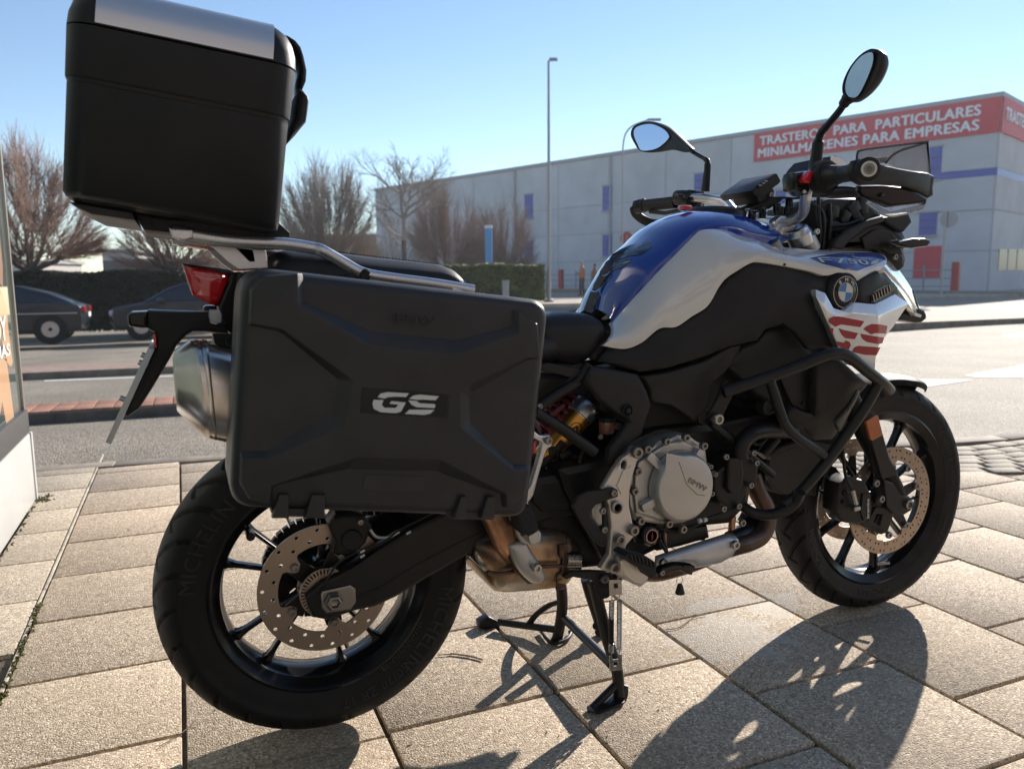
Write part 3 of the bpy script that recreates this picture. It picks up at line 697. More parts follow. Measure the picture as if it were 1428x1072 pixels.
# ================================================================== HEDGES
def leaf_mat(name, c, var):
    return mat(name, c, .75, var=var, vscale=2.5, objrand=0)
M_hedge = leaf_mat('hedge_leaf', (.15, .175, .06), .4); M_hedge_shaded = leaf_mat('hedge_leaf_shaded', (.030, .042, .022), .5)  # second leaf colour has backlit shade put into it; hedge cores use it too
def hedge(p0, p1, depth, z0, z1, m, label, nleaf, size):
    e = p1 - p0; e.z = 0; L = e.length; e.normalize(); nn = Vector((-e.y, e.x, 0)); 
    if nn.dot(Vector((FW.x, FW.y, 0))) < 0: nn = -nn
    t = empty('hedge', (p0.x, p0.y, z0), label, 'hedge')
    H = z1 - z0; rr = Matrix(((e.x, nn.x, 0), (e.y, nn.y, 0), (0, 0, 1)))
    b = MB(); b.box(p0 + e*L/2 + nn*(depth/2) + Vector((0, 0, z0 + H*.48 - p0.z)), (L - .2, depth - .2, H*.92), rr); b.build('core', M_hedge_shaded, t)
    b = MB(); vs = []; fs = []; rn = np.random.RandomState(int(L*10))
    for i in range(nleaf):
        f = rn.rand()
        u, v, h = rn.rand()*L, rn.rand()*depth, rn.rand()*H
        if f < .55: v = abs(rn.normal(0, .07)) 
        elif f < .85: h = H - abs(rn.normal(0, .08)) + .06*math.sin(u*2.1)
        else: u = L - abs(rn.normal(0, .07)) if rn.rand() < .6 else abs(rn.normal(0, .07))
        c = p0 + e*u + nn*v; c = Vector((c.x, c.y, z0 + h)); a_ = Vector(rn.normal(0, 1, 3)).normalized()*size*(.6 + rn.rand()); b_ = a_.orthogonal().normalized()*size*.7
        k_ = len(vs); vs += [c - a_, c + b_, c + a_, c - b_]; fs.append((k_, k_ + 1, k_ + 2, k_ + 3))
    b.add(vs, fs); b.build('foliage', m, t, angle=0)['kind'] = 'stuff'
    return t
DH = 25.5
hA, hB = far(-120, 389, DH), far(290, 389, DH); zb = far(150, 462, DH).z
hedge(Vector((hA.x, hA.y, 0)), Vector((hB.x, hB.y, 0)), 1.2, zb, far(150, 379, DH).z, M_hedge_shaded, 'long clipped hedge, backlit shade in its leaf colour, behind the two parked dark cars', 26000, .05)
hA, hB = far(560, 389, 30.5), far(760, 389, 31.5)
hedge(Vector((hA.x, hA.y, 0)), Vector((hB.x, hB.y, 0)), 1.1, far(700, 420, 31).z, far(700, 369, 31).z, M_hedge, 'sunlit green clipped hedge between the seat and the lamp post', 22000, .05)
# dry verge under the hedges
b = MB(); q0, q1 = far(-200, 389, 24.2), far(320, 389, 24.2); q2, q3 = far(320, 389, 30), far(-200, 389, 30)
b.add([(q.x, q.y, ground(q.x, q.y) + h) for h in (-.2, .10) for q in (q0, q1, q2, q3)], [(4, 5, 6, 7), (0, 1, 5, 4), (1, 2, 6, 5), (2, 3, 7, 6), (3, 0, 4, 7)]); b.build('verge', M_earth)['kind'] = 'structure'

# ================================================================== BARE TREES
M_bark = mat('bark', (.14, .115, .10), .9, bump=.6, bscale=30, var=.3, vscale=5)
M_twigr = mat('twigs_reddish', (.32, .225, .18), .85, var=.2, vscale=.8)
M_twigg = mat('twigs_grey', (.33, .28, .235), .85, var=.2, vscale=.8)
def bare_tree(px, D, ybase, ytop, halfw, label, m, style='vase', nt=1700, seed=1, trunk=.12, fork=.32):
    rn = random.Random(seed); p = far(px, 389, D); z0 = far(px, ybase, D).z; H = far(px, ytop, D).z - z0; Wd = halfw/FPX*D
    t = empty('bare_tree', (p.x, p.y, z0), label, 'tree', 'bare winter trees across the road')
    base = Vector((p.x, p.y, z0)); fk = base + Vector((rn.uniform(-.1, .1), rn.uniform(-.1, .1), H*fork))
    b = MB(); b.tube(catmull([base - Vector((0, 0, .3)), base + Vector((0, 0, .15)), (base + fk)/2 + Vector((rn.uniform(-.06, .06), 0, 0)), fk + Vector((0, 0, .1))], 4), [trunk*1.5*(1 - .035*i) for i in range(13)], 9)
    c = MB()
    def seg(p0, p1, r0, r1, ns=4):
        v = (p1 - p0); mid_ = (p0 + p1)/2 + Vector((rn.gauss(0, 1), rn.gauss(0, 1), rn.gauss(0, .5)))*v.length*.04
        c.tube([p0, mid_, p1], [r0, (r0 + r1)/2, r1], ns, caps=False)
    tips = []
    if style == 'vase':
        def env(d):     # crown outline: a rounded egg standing on the fork
            return 1.0
        nl = 12; cz = H*(1 - fork)
        limbs = []
        for i in range(nl):
            a = 2*math.pi*(i + rn.random()*.5)/nl; el = rn.choice((rn.uniform(.0, .6), rn.uniform(.3, 1.4))); d = Vector((math.cos(a)*math.cos(el), math.sin(a)*math.cos(el), math.sin(el)))
            e_ = fk + Vector((d.x*Wd*.55, d.y*Wd*.55, .06*cz + d.z*cz*.26)); m_ = (fk + e_)/2 + Vector((d.x, d.y, -.3))*.05*cz
            b.tube([fk - Vector((0, 0, .05)), m_, e_], [trunk*.55, trunk*.36, trunk*.2], 6); limbs.append((fk, m_, e_, a, el))
        for (p0_, m_, e_, a, el) in limbs:
            for j in range(9):
                f = rn.uniform(.25, 1); st = p0_ + (e_ - p0_)*f; a2 = a + rn.gauss(0, .45); e2 = min(1.5, max(.0, el*.9 + rn.gauss(0, .3)))
                k_ = rn.uniform(.80, 1.0); tgt = fk + Vector((math.cos(a2)*math.cos(e2)*Wd*k_*1.02, math.sin(a2)*math.cos(e2)*Wd*k_*1.02, cz*(.14 + .84*math.sin(e2))*k_))
                m1 = st + (tgt - st)*.5 + Vector((math.cos(a2), math.sin(a2), -.4))*Wd*.05
                seg(st, m1, trunk*.12, trunk*.08); seg(m1, tgt, trunk*.08, .007); tips.append((st, m1, tgt))
        for i in range(nt):
            st, m1, tgt = rn.choice(tips); f = rn.uniform(.12, .98)**.8; q = (st + (m1 - st)*f*2) if f < .5 else (m1 + (tgt - m1)*(f - .5)*2)
            rad = (q - fk); rad.z *= .8; d = rad.normalized()*.8 + (tgt - m1).normalized()*.5 + Vector((rn.gauss(0, .42), rn.gauss(0, .42), rn.gauss(.05, .33))); L_ = rn.uniform(.10, .24)*cz
            e2 = q + d.normalized()*L_; rel = (e2 - fk); rr = math.hypot(rel.x, rel.y)/(Wd*1.08); zz = (rel.z/cz - .10)/.95
            if rr*rr + max(0, zz)**2 > 1.12: e2 = q + (e2 - q)*.4
            c.tube([q, (q + e2)/2 + Vector((rn.gauss(0, .03), rn.gauss(0, .03), 0)), e2], [.0085, .0065, .004], 3, caps=False)
    else:
        def grow(p0, d, L_, r, lev):
            p1 = p0 + d*L_; seg(p0, p1, r, r*.7, 5 if lev < 2 else 3)
            if lev >= 6 or r < .0035: return
            k_ = 2 if lev < 1 else rn.choice((2, 3))
            for i in range(k_):
                dd = (d*.75 + Vector((rn.gauss(0, .42), rn.gauss(0, .42), rn.gauss(.12, .22)))).normalized()
                if dd.z < -.1: dd.z = .05
                grow(p0 + (p1 - p0)*rn.uniform(.55, 1), dd, L_*rn.uniform(.66, .9), r*rn.uniform(.5, .68), lev + 1)
            if lev < 3: grow(p1, (d + Vector((rn.gauss(0, .1), rn.gauss(0, .1), .15))).normalized(), L_*.85, r*.7, lev + 1)
        grow(fk, Vector((0, 0, 1)), H*(1 - fork)*.21, trunk*.8, 0)
        for i in range(7):
            a = rn.random()*6.28; s0_ = fk + Vector((0, 0, H*rn.uniform(-.05, .3)))
            grow(s0_, Vector((math.cos(a), math.sin(a), rn.uniform(.5, 1.1))).normalized(), Wd*.36, trunk*.35, 1)
    b.build('trunk', M_bark, t); c.build('crown', m, t, angle=0)
    return t
bare_tree(45, 27, 440, 186, 98, 'big bare tree with fanned reddish branches, leftmost, above the parked coupe', M_twigr, seed=3, nt=6000, trunk=.17, fork=.25)
bare_tree(243, 27.5, 452, 255, 75, 'bare tree with thick grey trunk right behind the rear light', M_twigr, seed=5, nt=2600, trunk=.2, fork=.36)
bare_tree(458, 34, 430, 213, 76, 'rounded bare tree with upright twigs behind the rack bar', M_twigg, seed=8, nt=6500, trunk=.18, fork=.18)
bare_tree(565, 38, 425, 178, 80, 'tall thin sparse bare tree in the gap right of the top case', M_twigg, style='loose', seed=12, trunk=.13, fork=.35)
bare_tree(622, 50, 415, 262, 62, 'dense reddish round bare tree left of the blue totem', M_twigr, seed=15, nt=6500, trunk=.2, fork=.14)
bare_tree(705, 52, 415, 264, 48, 'reddish bare tree right of the blue totem by the warehouse', M_twigr, seed=21, nt=5000, trunk=.18, fork=.15)
bare_tree(330, 60, 415, 318, 70, 'far low reddish bare tree under the top case', M_twigr, seed=25, nt=2600, trunk=.2, fork=.16)
bare_tree(545, 62, 414, 300, 60, 'far pale bush-like bare tree behind the tall thin one', M_twigg, seed=28, nt=2000, trunk=.16, fork=.16)

# ================================================================== CARS
M_carp = mat('car_paint_dark', (.010, .018, .026), .30, coat=.6); M_carp2 = mat('car_paint_navy', (.006, .012, .024), .3, coat=.6)
M_carw = mat('car_paint_white', (.6, .62, .65), .3, coat=.6)
M_carg = mat('car_glass', (.02, .024, .03), .05, spec=.8); M_tail = mat('tail_red', (.35, .02, .02), .2, coat=.5); M_hlamp = mat('head_lamp', (.55, .57, .6), .12, coat=.6)
M_rubber = mat('rubber', (.018, .018, .018), .8); M_alloy = mat('alloy', (.5, .5, .52), .3, metal=.9)
def car(name, x0, y0, zg, L, paint, label, H=1.38, kind='coupe', rz=0.0):
    """nose towards -X; x0 is the rear (or nose) end nearest the gap"""
    t = empty(name, (x0, y0, zg), label, 'car', 'dark cars parked in front of the hedge')
    hw = .88
    low = [(0, .42), (.0, .62), (.06, .80), (.9, .95), (1.25, 1.0), (3.3, 1.02), (4.2, .98), (4.42, .9), (4.45, .55), (4.4, .3), (3.9, .2), (.5, .2), (.08, .28)]
    cab = [(1.0, .96), (1.75, 1.30), (2.3, H), (2.9, H), (3.6, 1.24), (4.15, .98)] if kind == 'coupe' else [(.85, .93), (1.55, 1.32), (2.2, H + .05), (3.3, H + .04), (4.05, 1.15), (4.3, .96)]
    b = MB(); sc = L/4.45
    rings = []
    for y in (-hw, -hw*.97, -hw*.6, 0, hw*.6, hw*.97, hw):
        k_ = 1 - .035*(abs(y)/hw)**4; in_ = .0
        rings.append([Vector((2.2 + (x - 2.2)*(1 - .05*(abs(y)/hw)**3), y, .55 + (z - .55)*k_)) for x, z in low])
    b.loft(rings); b.build('body', paint, t, bevel=.04, bseg=3, bang=25)
    b = MB(); rings = []
    for f_ in (-1, -.92, 0, .92, 1):
        rings.append([Vector((x, f_*(.80 - .17*(z - .95)/.45), z - (.03 if abs(f_) == 1 else 0))) for x, z in cab])
    b.loft(rings); b.build('roof', paint, t, bevel=.03, bseg=2, bang=25)
    for s in (-1, 1):
        gl = [(cab[0][0] + .32, .99), (cab[1][0] + .18, 1.25), (cab[2][0], cab[2][1] - .09), (cab[3][0], cab[3][1] - .09), (cab[4][0] - .12, 1.15), (cab[5][0] - .45, .99)]
        b = MB(); n_ = len(gl)
        ps = [Vector((x, s*(.812 - .17*(z - .95)/.45), z)) for x, z in gl]; b.add(ps + [p - Vector((0, s*.03, 0)) for p in ps], [tuple(range(n_)), tuple(range(n_, 2*n_))] + [(i, (i + 1) % n_, n_ + (i + 1) % n_, n_ + i) for i in range(n_)]); b.build('side_window', M_carg, t, angle=0)
        b = MB(); b.box((1.35, s*(hw + .06), 1.0), (.2, .16, .13)); b.build('mirror', paint, t, bevel=.04)
        b = MB(); b.box((4.36, s*.62, .80), (.14, .42, .16)); b.build('tail_light', M_tail, t, bevel=.03)
        b = MB(); b.box((.14, s*.62, .68), (.22, .44, .15)); b.build('headlight', M_hlamp, t, bevel=.04)
        for dx_c, hh_c in ((1.42, .62), (2.45, .66), (3.25, .55)):
            b = MB(); b.box((dx_c, s*(hw + .004), .62), (.014, .012, hh_c)); b.build('door_seam', M_rubber, t)
        for dx_c in (2.25, 3.12): b = MB(); b.box((dx_c, s*(hw + .015), .84), (.17, .03, .035)); b.build('door_handle', paint, t, bevel=.008)
        b = MB(); b.box((2.25, s*(hw + .012), .26), (2.3, .03, .10)); b.build('sill', M_rubber, t)
        b = MB(); b.box((2.3, s*(hw + .006), .72), (3.9, .014, .03)); b.build('swage_line', M_alloy if kind == 'coupe' else paint, t, bevel=.005)
        for wx in (.82, 3.62):
            b = MB(); b.lathe((wx, s*(hw - .07), .32), [(.2, -.1), (.30, -.1), (.325, -.06), (.325, .06), (.30, .1), (.2, .1)], (0, s, 0), 28, closed=True); wt = b.build('wheel', M_rubber, t)
            b = MB(); b.lathe((wx, s*(hw - .07), .32), [(.205, .10), (.22, .085), (.19, .06), (.19, -.08)], (0, s, 0), 28)
            for i in range(5):
                a = i*2*math.pi/5 + .3; d = Vector((math.cos(a), 0, math.sin(a))); b.box(Vector((wx, s*(hw + .0), .32)) + d*.11, (.2, .04, .055), Matrix.Rotation(-a, 3, 'Y'))
            b.lathe((wx, s*(hw + .0), .32), [(0, .03), (.045, .03), (.05, -.02), (0, -.02)], (0, s, 0), 16); b.build('rim', M_alloy, wt)
            b = MB(); b.lathe((wx, s*(hw - .02), .32), [(0, .014), (.385, .014), (.385, .024), (0, .024)], (0, s, 0), 28); b.build('wheel_arch', M_rubber, t)
    b = MB(); b.box((4.44, 0, .66), (.02, .5, .12)); b.build('number_plate', M_white, t)
    for ch in [x for x in COL.objects if x.parent == t]:
        ch.data.transform(Matrix.Translation(Vector(t.location)))
        for g2 in [x for x in COL.objects if x.parent == ch]: g2.data.transform(Matrix.Translation(Vector(t.location)))
    t.scale = (sc, 1, 1); t.rotation_euler = (0, 0, rz)
    return t
D1 = 21.0; q = far(128, 470, D1)
car('parked_car', q.x - 4.45, q.y, far(128, 472, D1).z, 4.45, M_carp, 'dark grey coupe seen from its rear half, parked left by the shop window', kind='coupe', H=1.42)
q = far(156, 472, 21.6)
car('parked_car', q.x, q.y, far(156, 470, 21.6).z, 4.3, M_carp2, 'dark navy hatchback with its headlight showing, parked behind the rear light', kind='hatch', H=1.47)
q = far(735, 405, 95); car('parked_car', q.x, q.y, far(760, 410, 95).z, 4.3, M_carw, 'small distant white car just right of the lamp post', kind='hatch', H=1.45)['group'] = 'cars far away'

# the building across the square behind us: its sunlit front warms the shaded side of things
M_fac = mat('brick_facade', (.30, .27, .26), .9, bump=.3, bscale=30, var=.15, vscale=3); M_awn = mat('awning_red', (.45, .05, .05), .7); M_fp = mat('facade_plaster', (.62, .60, .58), .9)
fb = empty('building', (0, -15, 0), 'brick building with red awnings across the square, behind the photographer', 'building')
b = MB(); b.box((0, -20, 6.5), (64, 10, 13)); b.build('wall', M_fac, fb)
for j in range(3): b = MB(); b.box((0, -14.96, 3.4 + 3.2*j), (64, .12, .35)); b.build('ledge', M_fp, fb)
for j in range(4):
    for i in range(12):
        b = MB(); b.box((-27.5 + 5*i, -14.97, 1.7 + 3.2*j), (1.8, .1, 1.7)); b.build('window', M_glassd, fb)
for i in range(6): b = MB(); b.box((-25 + 10*i, -14.3, 3.0), (5, 1.3, .12), Matrix.Rotation(.35, 3, 'X')); b.build('awning', M_awn, fb)
# ================================================================== PEOPLE
def person(px, D, yfoot, yhead, jacket, pants, hair, label, pose=0):
    p = far(px, yfoot, D); z0 = far(px, yfoot, D).z; H = far(px, yhead, D).z - z0; s = H/1.75
    face = -rx*(1 if pose == 0 else -1); side = Vector((-face.y, face.x, 0))
    def P_(f, sd_, z): return Vector((p.x, p.y, z0)) + face*f*s + side*sd_*s + Vector((0, 0, z*s))
    st = .12 if pose == 0 else .2
    joints = [P_(0, 0, .95), P_(0, 0, 1.15), P_(.01, 0, 1.38), P_(.02, 0, 1.50), P_(.03, 0, 1.62), P_(.04, 0, 1.74),
              P_(0, .19, 1.40), P_(.04, .25, 1.14), P_(.22, .17, 1.12), P_(.29, .14, 1.13),
              P_(0, -.19, 1.40), P_(-.02, -.26, 1.12), P_(.12, -.23, .95), P_(.16, -.22, .88),
              P_(st*.5, .10, .90), P_(st, .10, .50), P_(st*.7, .10, .08), P_(st*.7 + .16, .11, .04),
              P_(-st*.3, -.10, .90), P_(-st*.2, -.10, .50), P_(-st, -.10, .09), P_(-st + .15, -.11, .04)]
    edges = [(0, 1), (1, 2), (2, 3), (3, 4), (4, 5), (2, 6), (6, 7), (7, 8), (8, 9), (2, 10), (10, 11), (11, 12), (12, 13), (0, 14), (14, 15), (15, 16), (16, 17), (0, 18), (18, 19), (19, 20), (20, 21)]
    rad = [.15, .145, .16, .06, .085, .07, .08, .055, .045, .04, .08, .055, .045, .04, .1, .065, .05, .04, .1, .065, .05, .04]
    me = bpy.data.meshes.new('person'); me.from_pydata(joints, edges, []); o = bpy.data.objects.new('person', me); COL.objects.link(o)
    md = o.modifiers.new('s', 'SKIN'); me.skin_vertices[0].data[0].use_root = True
    for i, r_ in enumerate(rad): me.skin_vertices[0].data[i].radius = (r_*s*1.15, r_*s*1.15)
    o.modifiers.new('b', 'SUBSURF').levels = 2
    dg = bpy.context.evaluated_depsgraph_get(); m2 = bpy.data.meshes.new_from_object(o.evaluated_get(dg)); bpy.data.objects.remove(o)
    m2.materials.clear()
    for q_ in (jacket, pants, hair, M_skin, M_rubber): m2.materials.append(q_)
    for f in m2.polygons:
        c = f.center; z = (c.z - z0)/s; hd = (c - P_(0, 0, 0)).dot(face)/s
        f.material_index = 4 if z < .1 else 1 if z < .92 else 0 if z < 1.52 else (2 if (z > 1.66 or hd < .03) else 3)
    m2.transform(Matrix.Translation((-p.x, -p.y, -z0)))
    m2.shade_smooth(); o = bpy.data.objects.new('person', m2); COL.objects.link(o); o.location = (p.x, p.y, z0)
    return tag(o, label, 'person')
M_skin = mat('skin', (.45, .27, .20), .6); M_j1 = mat('jacket_brown', (.34, .15, .08), .8); M_j2 = mat('jacket_dark_brown', (.20, .09, .05), .8)
M_p1 = mat('trousers_navy', (.03, .035, .05), .85); M_hr1 = mat('hair_grey', (.30, .28, .27), .8); M_hr2 = mat('hair_dark', (.06, .04, .03), .8)
person(812, 38, 413, 364.5, M_j1, M_p1, M_hr1, 'person in a rust brown jacket and dark trousers standing across the road', 0)
person(829, 39, 413, 367, M_j2, M_p1, M_hr2, 'person in a dark jacket half hidden behind the blue tank', 1)

# ================================================================== SHOP FRONT
M_plinth = mat('plinth_white', (.46, .46, .45), .45, bump=.1, bscale=40, var=.06, vscale=3, coat=.2)
M_granite = mat('granite_dark', (.055, .052, .052), .5, bump=.5, bscale=500, var=.5, vscale=260)
M_shopglass = mat('shop_glass', (.09, .12, .11), .03, spec=1.0, coat=1.0, coatr=.02, var=.3, vscale=1.2)
M_frame = mat('frame_alu', (.42, .42, .40), .35, metal=.7)
XF, YE = -.872, 2.325
shop = empty('shop', (XF, YE, 0), 'corner shop front with white plinth, dark granite sill and large window on the left', 'shop')
zpl = atx('O', 48, 597, XF).z; zgr = atx('O', 44, 566, XF).z
print('shop z', zpl, zgr)
b = MB(); b.box((XF - .15, (YE - 4)/2, zpl/2), (.30, YE + 4, zpl)); b.build('plinth', M_plinth, shop, bevel=.006)
b = MB(); b.box((XF - .15, YE - .012, zpl/2), (.312, .03, zpl + .004)); b.build('corner_trim', M_plinth, shop, bevel=.003)
b = MB(); b.box((XF - .152, (YE - 4)/2 - .004, (zpl + zgr)/2), (.30, YE + 4 - .008, zgr - zpl - .004)); b.build('sill', M_granite, shop, bevel=.004)
b = MB(); b.box((XF - .03, (YE - 4)/2 - .01, zgr + 1.3), (.016, YE + 4 - .04, 2.6)); b.build('window', M_shopglass, shop)
b = MB(); b.box((XF - .022, YE - .018, zgr + 1.3), (.022, .022, 2.6)); b.build('window_frame', M_frame, shop, bevel=.003)
b = MB(); b.box((XF - 3.15, (YE - 4)/2 - .2, 2.0), (5.6, YE + 4 - .8, 4.0)); b.build('wall', M_granite, shop)
b = MB(); b.box((XF - .15, (YE - 4)/2, zgr + 2.75), (.3, YE + 4, .3)); b.build('lintel', M_frame, shop)
b = MB(); b.box((XF - 2.0, YE - .17, zgr + 1.3), (3.7, .016, 2.6)); b.build('window', M_shopglass, shop)
# window graphics (flat print): tan shapes and white lettering
M_tan = mat('poster_tan', (.50, .30, .16), .5, coat=.7); M_tan2 = mat('poster_tan_dark', (.30, .17, .11), .5, coat=.7); M_wl = mat('vinyl_white', (.75, .75, .72), .5)
def decal_x(name, pts, m, dx=.0):
    P3 = [atx('O', a, b_, XF - .0215 + dx) for a, b_ in pts]; b = MB(); n_ = len(P3)
    b.add(P3 + [p - Vector((.001, 0, 0)) for p in P3], [tuple(range(n_)), tuple(range(n_, 2*n_))[::-1]] + [(i, (i + 1) % n_, n_ + (i + 1) % n_, n_ + i) for i in range(n_)]); return b.build(name, m, shop, angle=0)
decal_x('poster', [(-60, 360), (-20, 395), (0, 400), (9, 430), (13, 470), (18, 505), (15, 512), (6, 500), (0, 455), (-60, 420)], M_tan)
decal_x('poster', [(-10, 505), (3, 500), (9, 500), (13, 530), (17, 560), (20, 585), (9, 592), (3, 560), (-4, 600), (-60, 700), (-60, 540)], M_tan)
decal_x('poster', [(-40, 250), (-10, 290), (0, 330), (4, 372), (4, 400), (-3, 392), (-40, 330)], M_tan2, .0005)
b = MB()
for s_, (a0, b0), (a1, b1), h in (('JOY', (-14, 481), (10, 470), None), ('NOVIAS', (-26, 512), (14, 492), None)):
    q0 = atx('O', a0, b0, XF - .019); q1 = atx('O', a1, b1, XF - .019); hgt = .10 if s_ == 'JOY' else .05
    q1.z = q0.z; b = MB(); text_on(b, s_, q0, q1, (1, 0, 0), depth=.001, height=hgt, bold=.02); b.build('lettering', M_wl, shop, angle=0)

# ================================================================== AIR
hz = bpy.data.materials.new('haze'); hz.use_nodes = True; hn = hz.node_tree; hn.nodes.clear()
pv = hn.nodes.new('ShaderNodeVolumePrincipled'); ho = hn.nodes.new('ShaderNodeOutputMaterial'); hn.links.new(pv.outputs[0], ho.inputs['Volume'])
pv.inputs['Color'].default_value = (.92, .95, 1, 1); pv.inputs['Density'].default_value = .0006; pv.inputs['Anisotropy'].default_value = .35
b = MB(); b.box((0, 60, 5.8), (420, 320, 17.0)); o = b.build('haze', hz, angle=0); tag(o, kind='stuff'); o['label'] = 'thin pale winter haze over the street and the warehouse'
# ================================================================== MOTORCYCLE
bk = mat('plastic_black', (.012, .012, .0135), .46, spec=.35, bump=.35, bscale=1400, rvar=.09, vscale=14, var=.15)
bk2 = mat('plastic_grey_black', (.021, .0205, .020), .50, spec=.35, bump=.4, bscale=1500, rvar=.06, vscale=9)
case_m = mat('case_plastic', (.026, .026, .028), .40, spec=.45, bump=.6, bscale=1700, rvar=.09, vscale=16, var=.16)
gloss = mat('gloss_black', (.009, .009, .010), .18, coat=.15, spec=.35)
rimm = mat('rim_black', (.008, .008, .009), .2, spec=.22, coat=.06)
fend = mat('mudguard_black', (.013, .013, .013), .5, spec=.03)
satin = mat('satin_black', (.010, .010, .010), .36, spec=.35, rvar=.06, vscale=30)
frame_m = mat('frame_black', (.011, .011, .011), .40, spec=.4, bump=.15, bscale=500, rvar=.06, vscale=25)
leather = mat('seat_vinyl', (.012, .0125, .015), .48, spec=.4, bump=.5, bscale=900)
alu = mat('cast_alu', (.64, .60, .55), .42, metal=.75, bump=.35, bscale=900, rvar=.08, vscale=20)
alug = mat('cast_alu_grey', (.50, .49, .475), .40, metal=.72, bump=.35, bscale=1100, rvar=.06, vscale=30)
brushed = mat('brushed_alu', (.62, .62, .63), .30, metal=.9, bump=.1, bscale=700, rvar=.06, vscale=40)
steel = mat('steel', (.42, .40, .38), .27, metal=1.0, rvar=.08, vscale=60)
boltm = mat('bolt_steel', (.30, .28, .26), .35, metal=.9)
disc_m = mat('disc_steel', (.40, .31, .245), .36, metal=.9, rvar=.08, vscale=90)
tyre_m = mat('tyre_rubber', (.009, .009, .009), .62, spec=.35, bump=.25, bscale=700, rvar=.08, vscale=20)
tyre_l = mat('tyre_letters', (.018, .018, .018), .42, spec=.5)
tyre_w = mat('tyre_print', (.10, .10, .09), .7)
blue = mat('paint_blue', (.004, .048, .36), .16, coat=1.0, coatr=.02)
white = mat('paint_white', (.72, .71, .70), .16, coat=1.0, coatr=.02)
silver = mat('paint_silver', (.76, .77, .79), .22, metal=.35, coat=1.0, coatr=.03)
red = mat('decal_red', (.36, .007, .018), .35, coat=.3)
blued = mat('decal_blue', (.015, .03, .22), .3, coat=.8)
whd = mat('decal_white', (.66, .66, .64), .4)
navy = mat('decal_navy', (.02, .03, .09), .4)
redlens = mat('red_lens', (.72, .006, .016), .08, coat=1.0, spec=.8)
clear = mat('clear_plastic', (.75, .77, .8), .10, alpha=.5, spec=.9, coat=.6)
smoke = mat('smoke_plastic', (.20, .20, .21), .14, alpha=.42, spec=.7, coat=.4, bump=.5, bscale=120, var=.5, vscale=40)
amber = mat('amber', (.42, .11, .025), .35, coat=.5, bump=.6, bscale=900)
gold = mat('gold_anodised', (.62, .30, .06), .30, metal=.9)
glass_m = mat('mirror_glass', (.58, .68, .86), .02, metal=1.0)
topal = mat('anodised_strip', (.72, .71, .71), .34, metal=.8, rvar=.05, vscale=3)
def heat_mat():
    m = mat('heat_tinted_steel', (.35, .29, .22), .34, metal=.85); n = m.node_tree.nodes; l = m.node_tree.links; b = n['Principled BSDF']; tc = n.new('ShaderNodeTexCoord')
    nz = n.new('ShaderNodeTexNoise'); nz.inputs['Scale'].default_value = 9; nz.inputs['Detail'].default_value = 6; l.new(tc.outputs['Object'], nz.inputs['Vector'])
    cr = n.new('ShaderNodeValToRGB'); l.new(nz.outputs['Fac'], cr.inputs[0]); e = cr.color_ramp.elements
    e[0].position = .30; e[0].color = (.07, .055, .05, 1); e[1].position = .72; e[1].color = (.60, .56, .50, 1)
    q = e.new(.42); q.color = (.20, .135, .095, 1); q = e.new(.50); q.color = (.46, .31, .18, 1); q = e.new(.57); q.color = (.44, .38, .31, 1)
    l.new(cr.outputs[0], b.inputs['Base Color']); return m
heat = heat_mat()
muff = mat('silencer_steel', (.62, .57, .52), .24, metal=1.0, var=.14, vscale=8, rvar=.08)
pipe_m = mat('exhaust_pipe', (.10, .065, .05), .40, metal=.7, var=.5, vscale=14)
cu_m = mat('copper_pipe', (.40, .22, .13), .33, metal=.8, var=.35, vscale=12)

bike = empty('motorcycle', (.6, 0, 0), 'blue and white adventure motorcycle with black luggage cases standing on its centre stand', 'motorcycle')
PY = -1.0
def pt(k, a, b, y): return at(k, a, b, y)
def bolt(c, r, parent, m=None, ax=(0, -1, 0), h=None, name='bolt'):
    h = h or r*.9; b = MB(); b.lathe(c, [(r, 0), (r, h*.8), (r*.85, h), (r*.5, h), (r*.45, h*.45), (0, h*.45)], ax, 14)
    return b.build(name, m or boltm, parent)
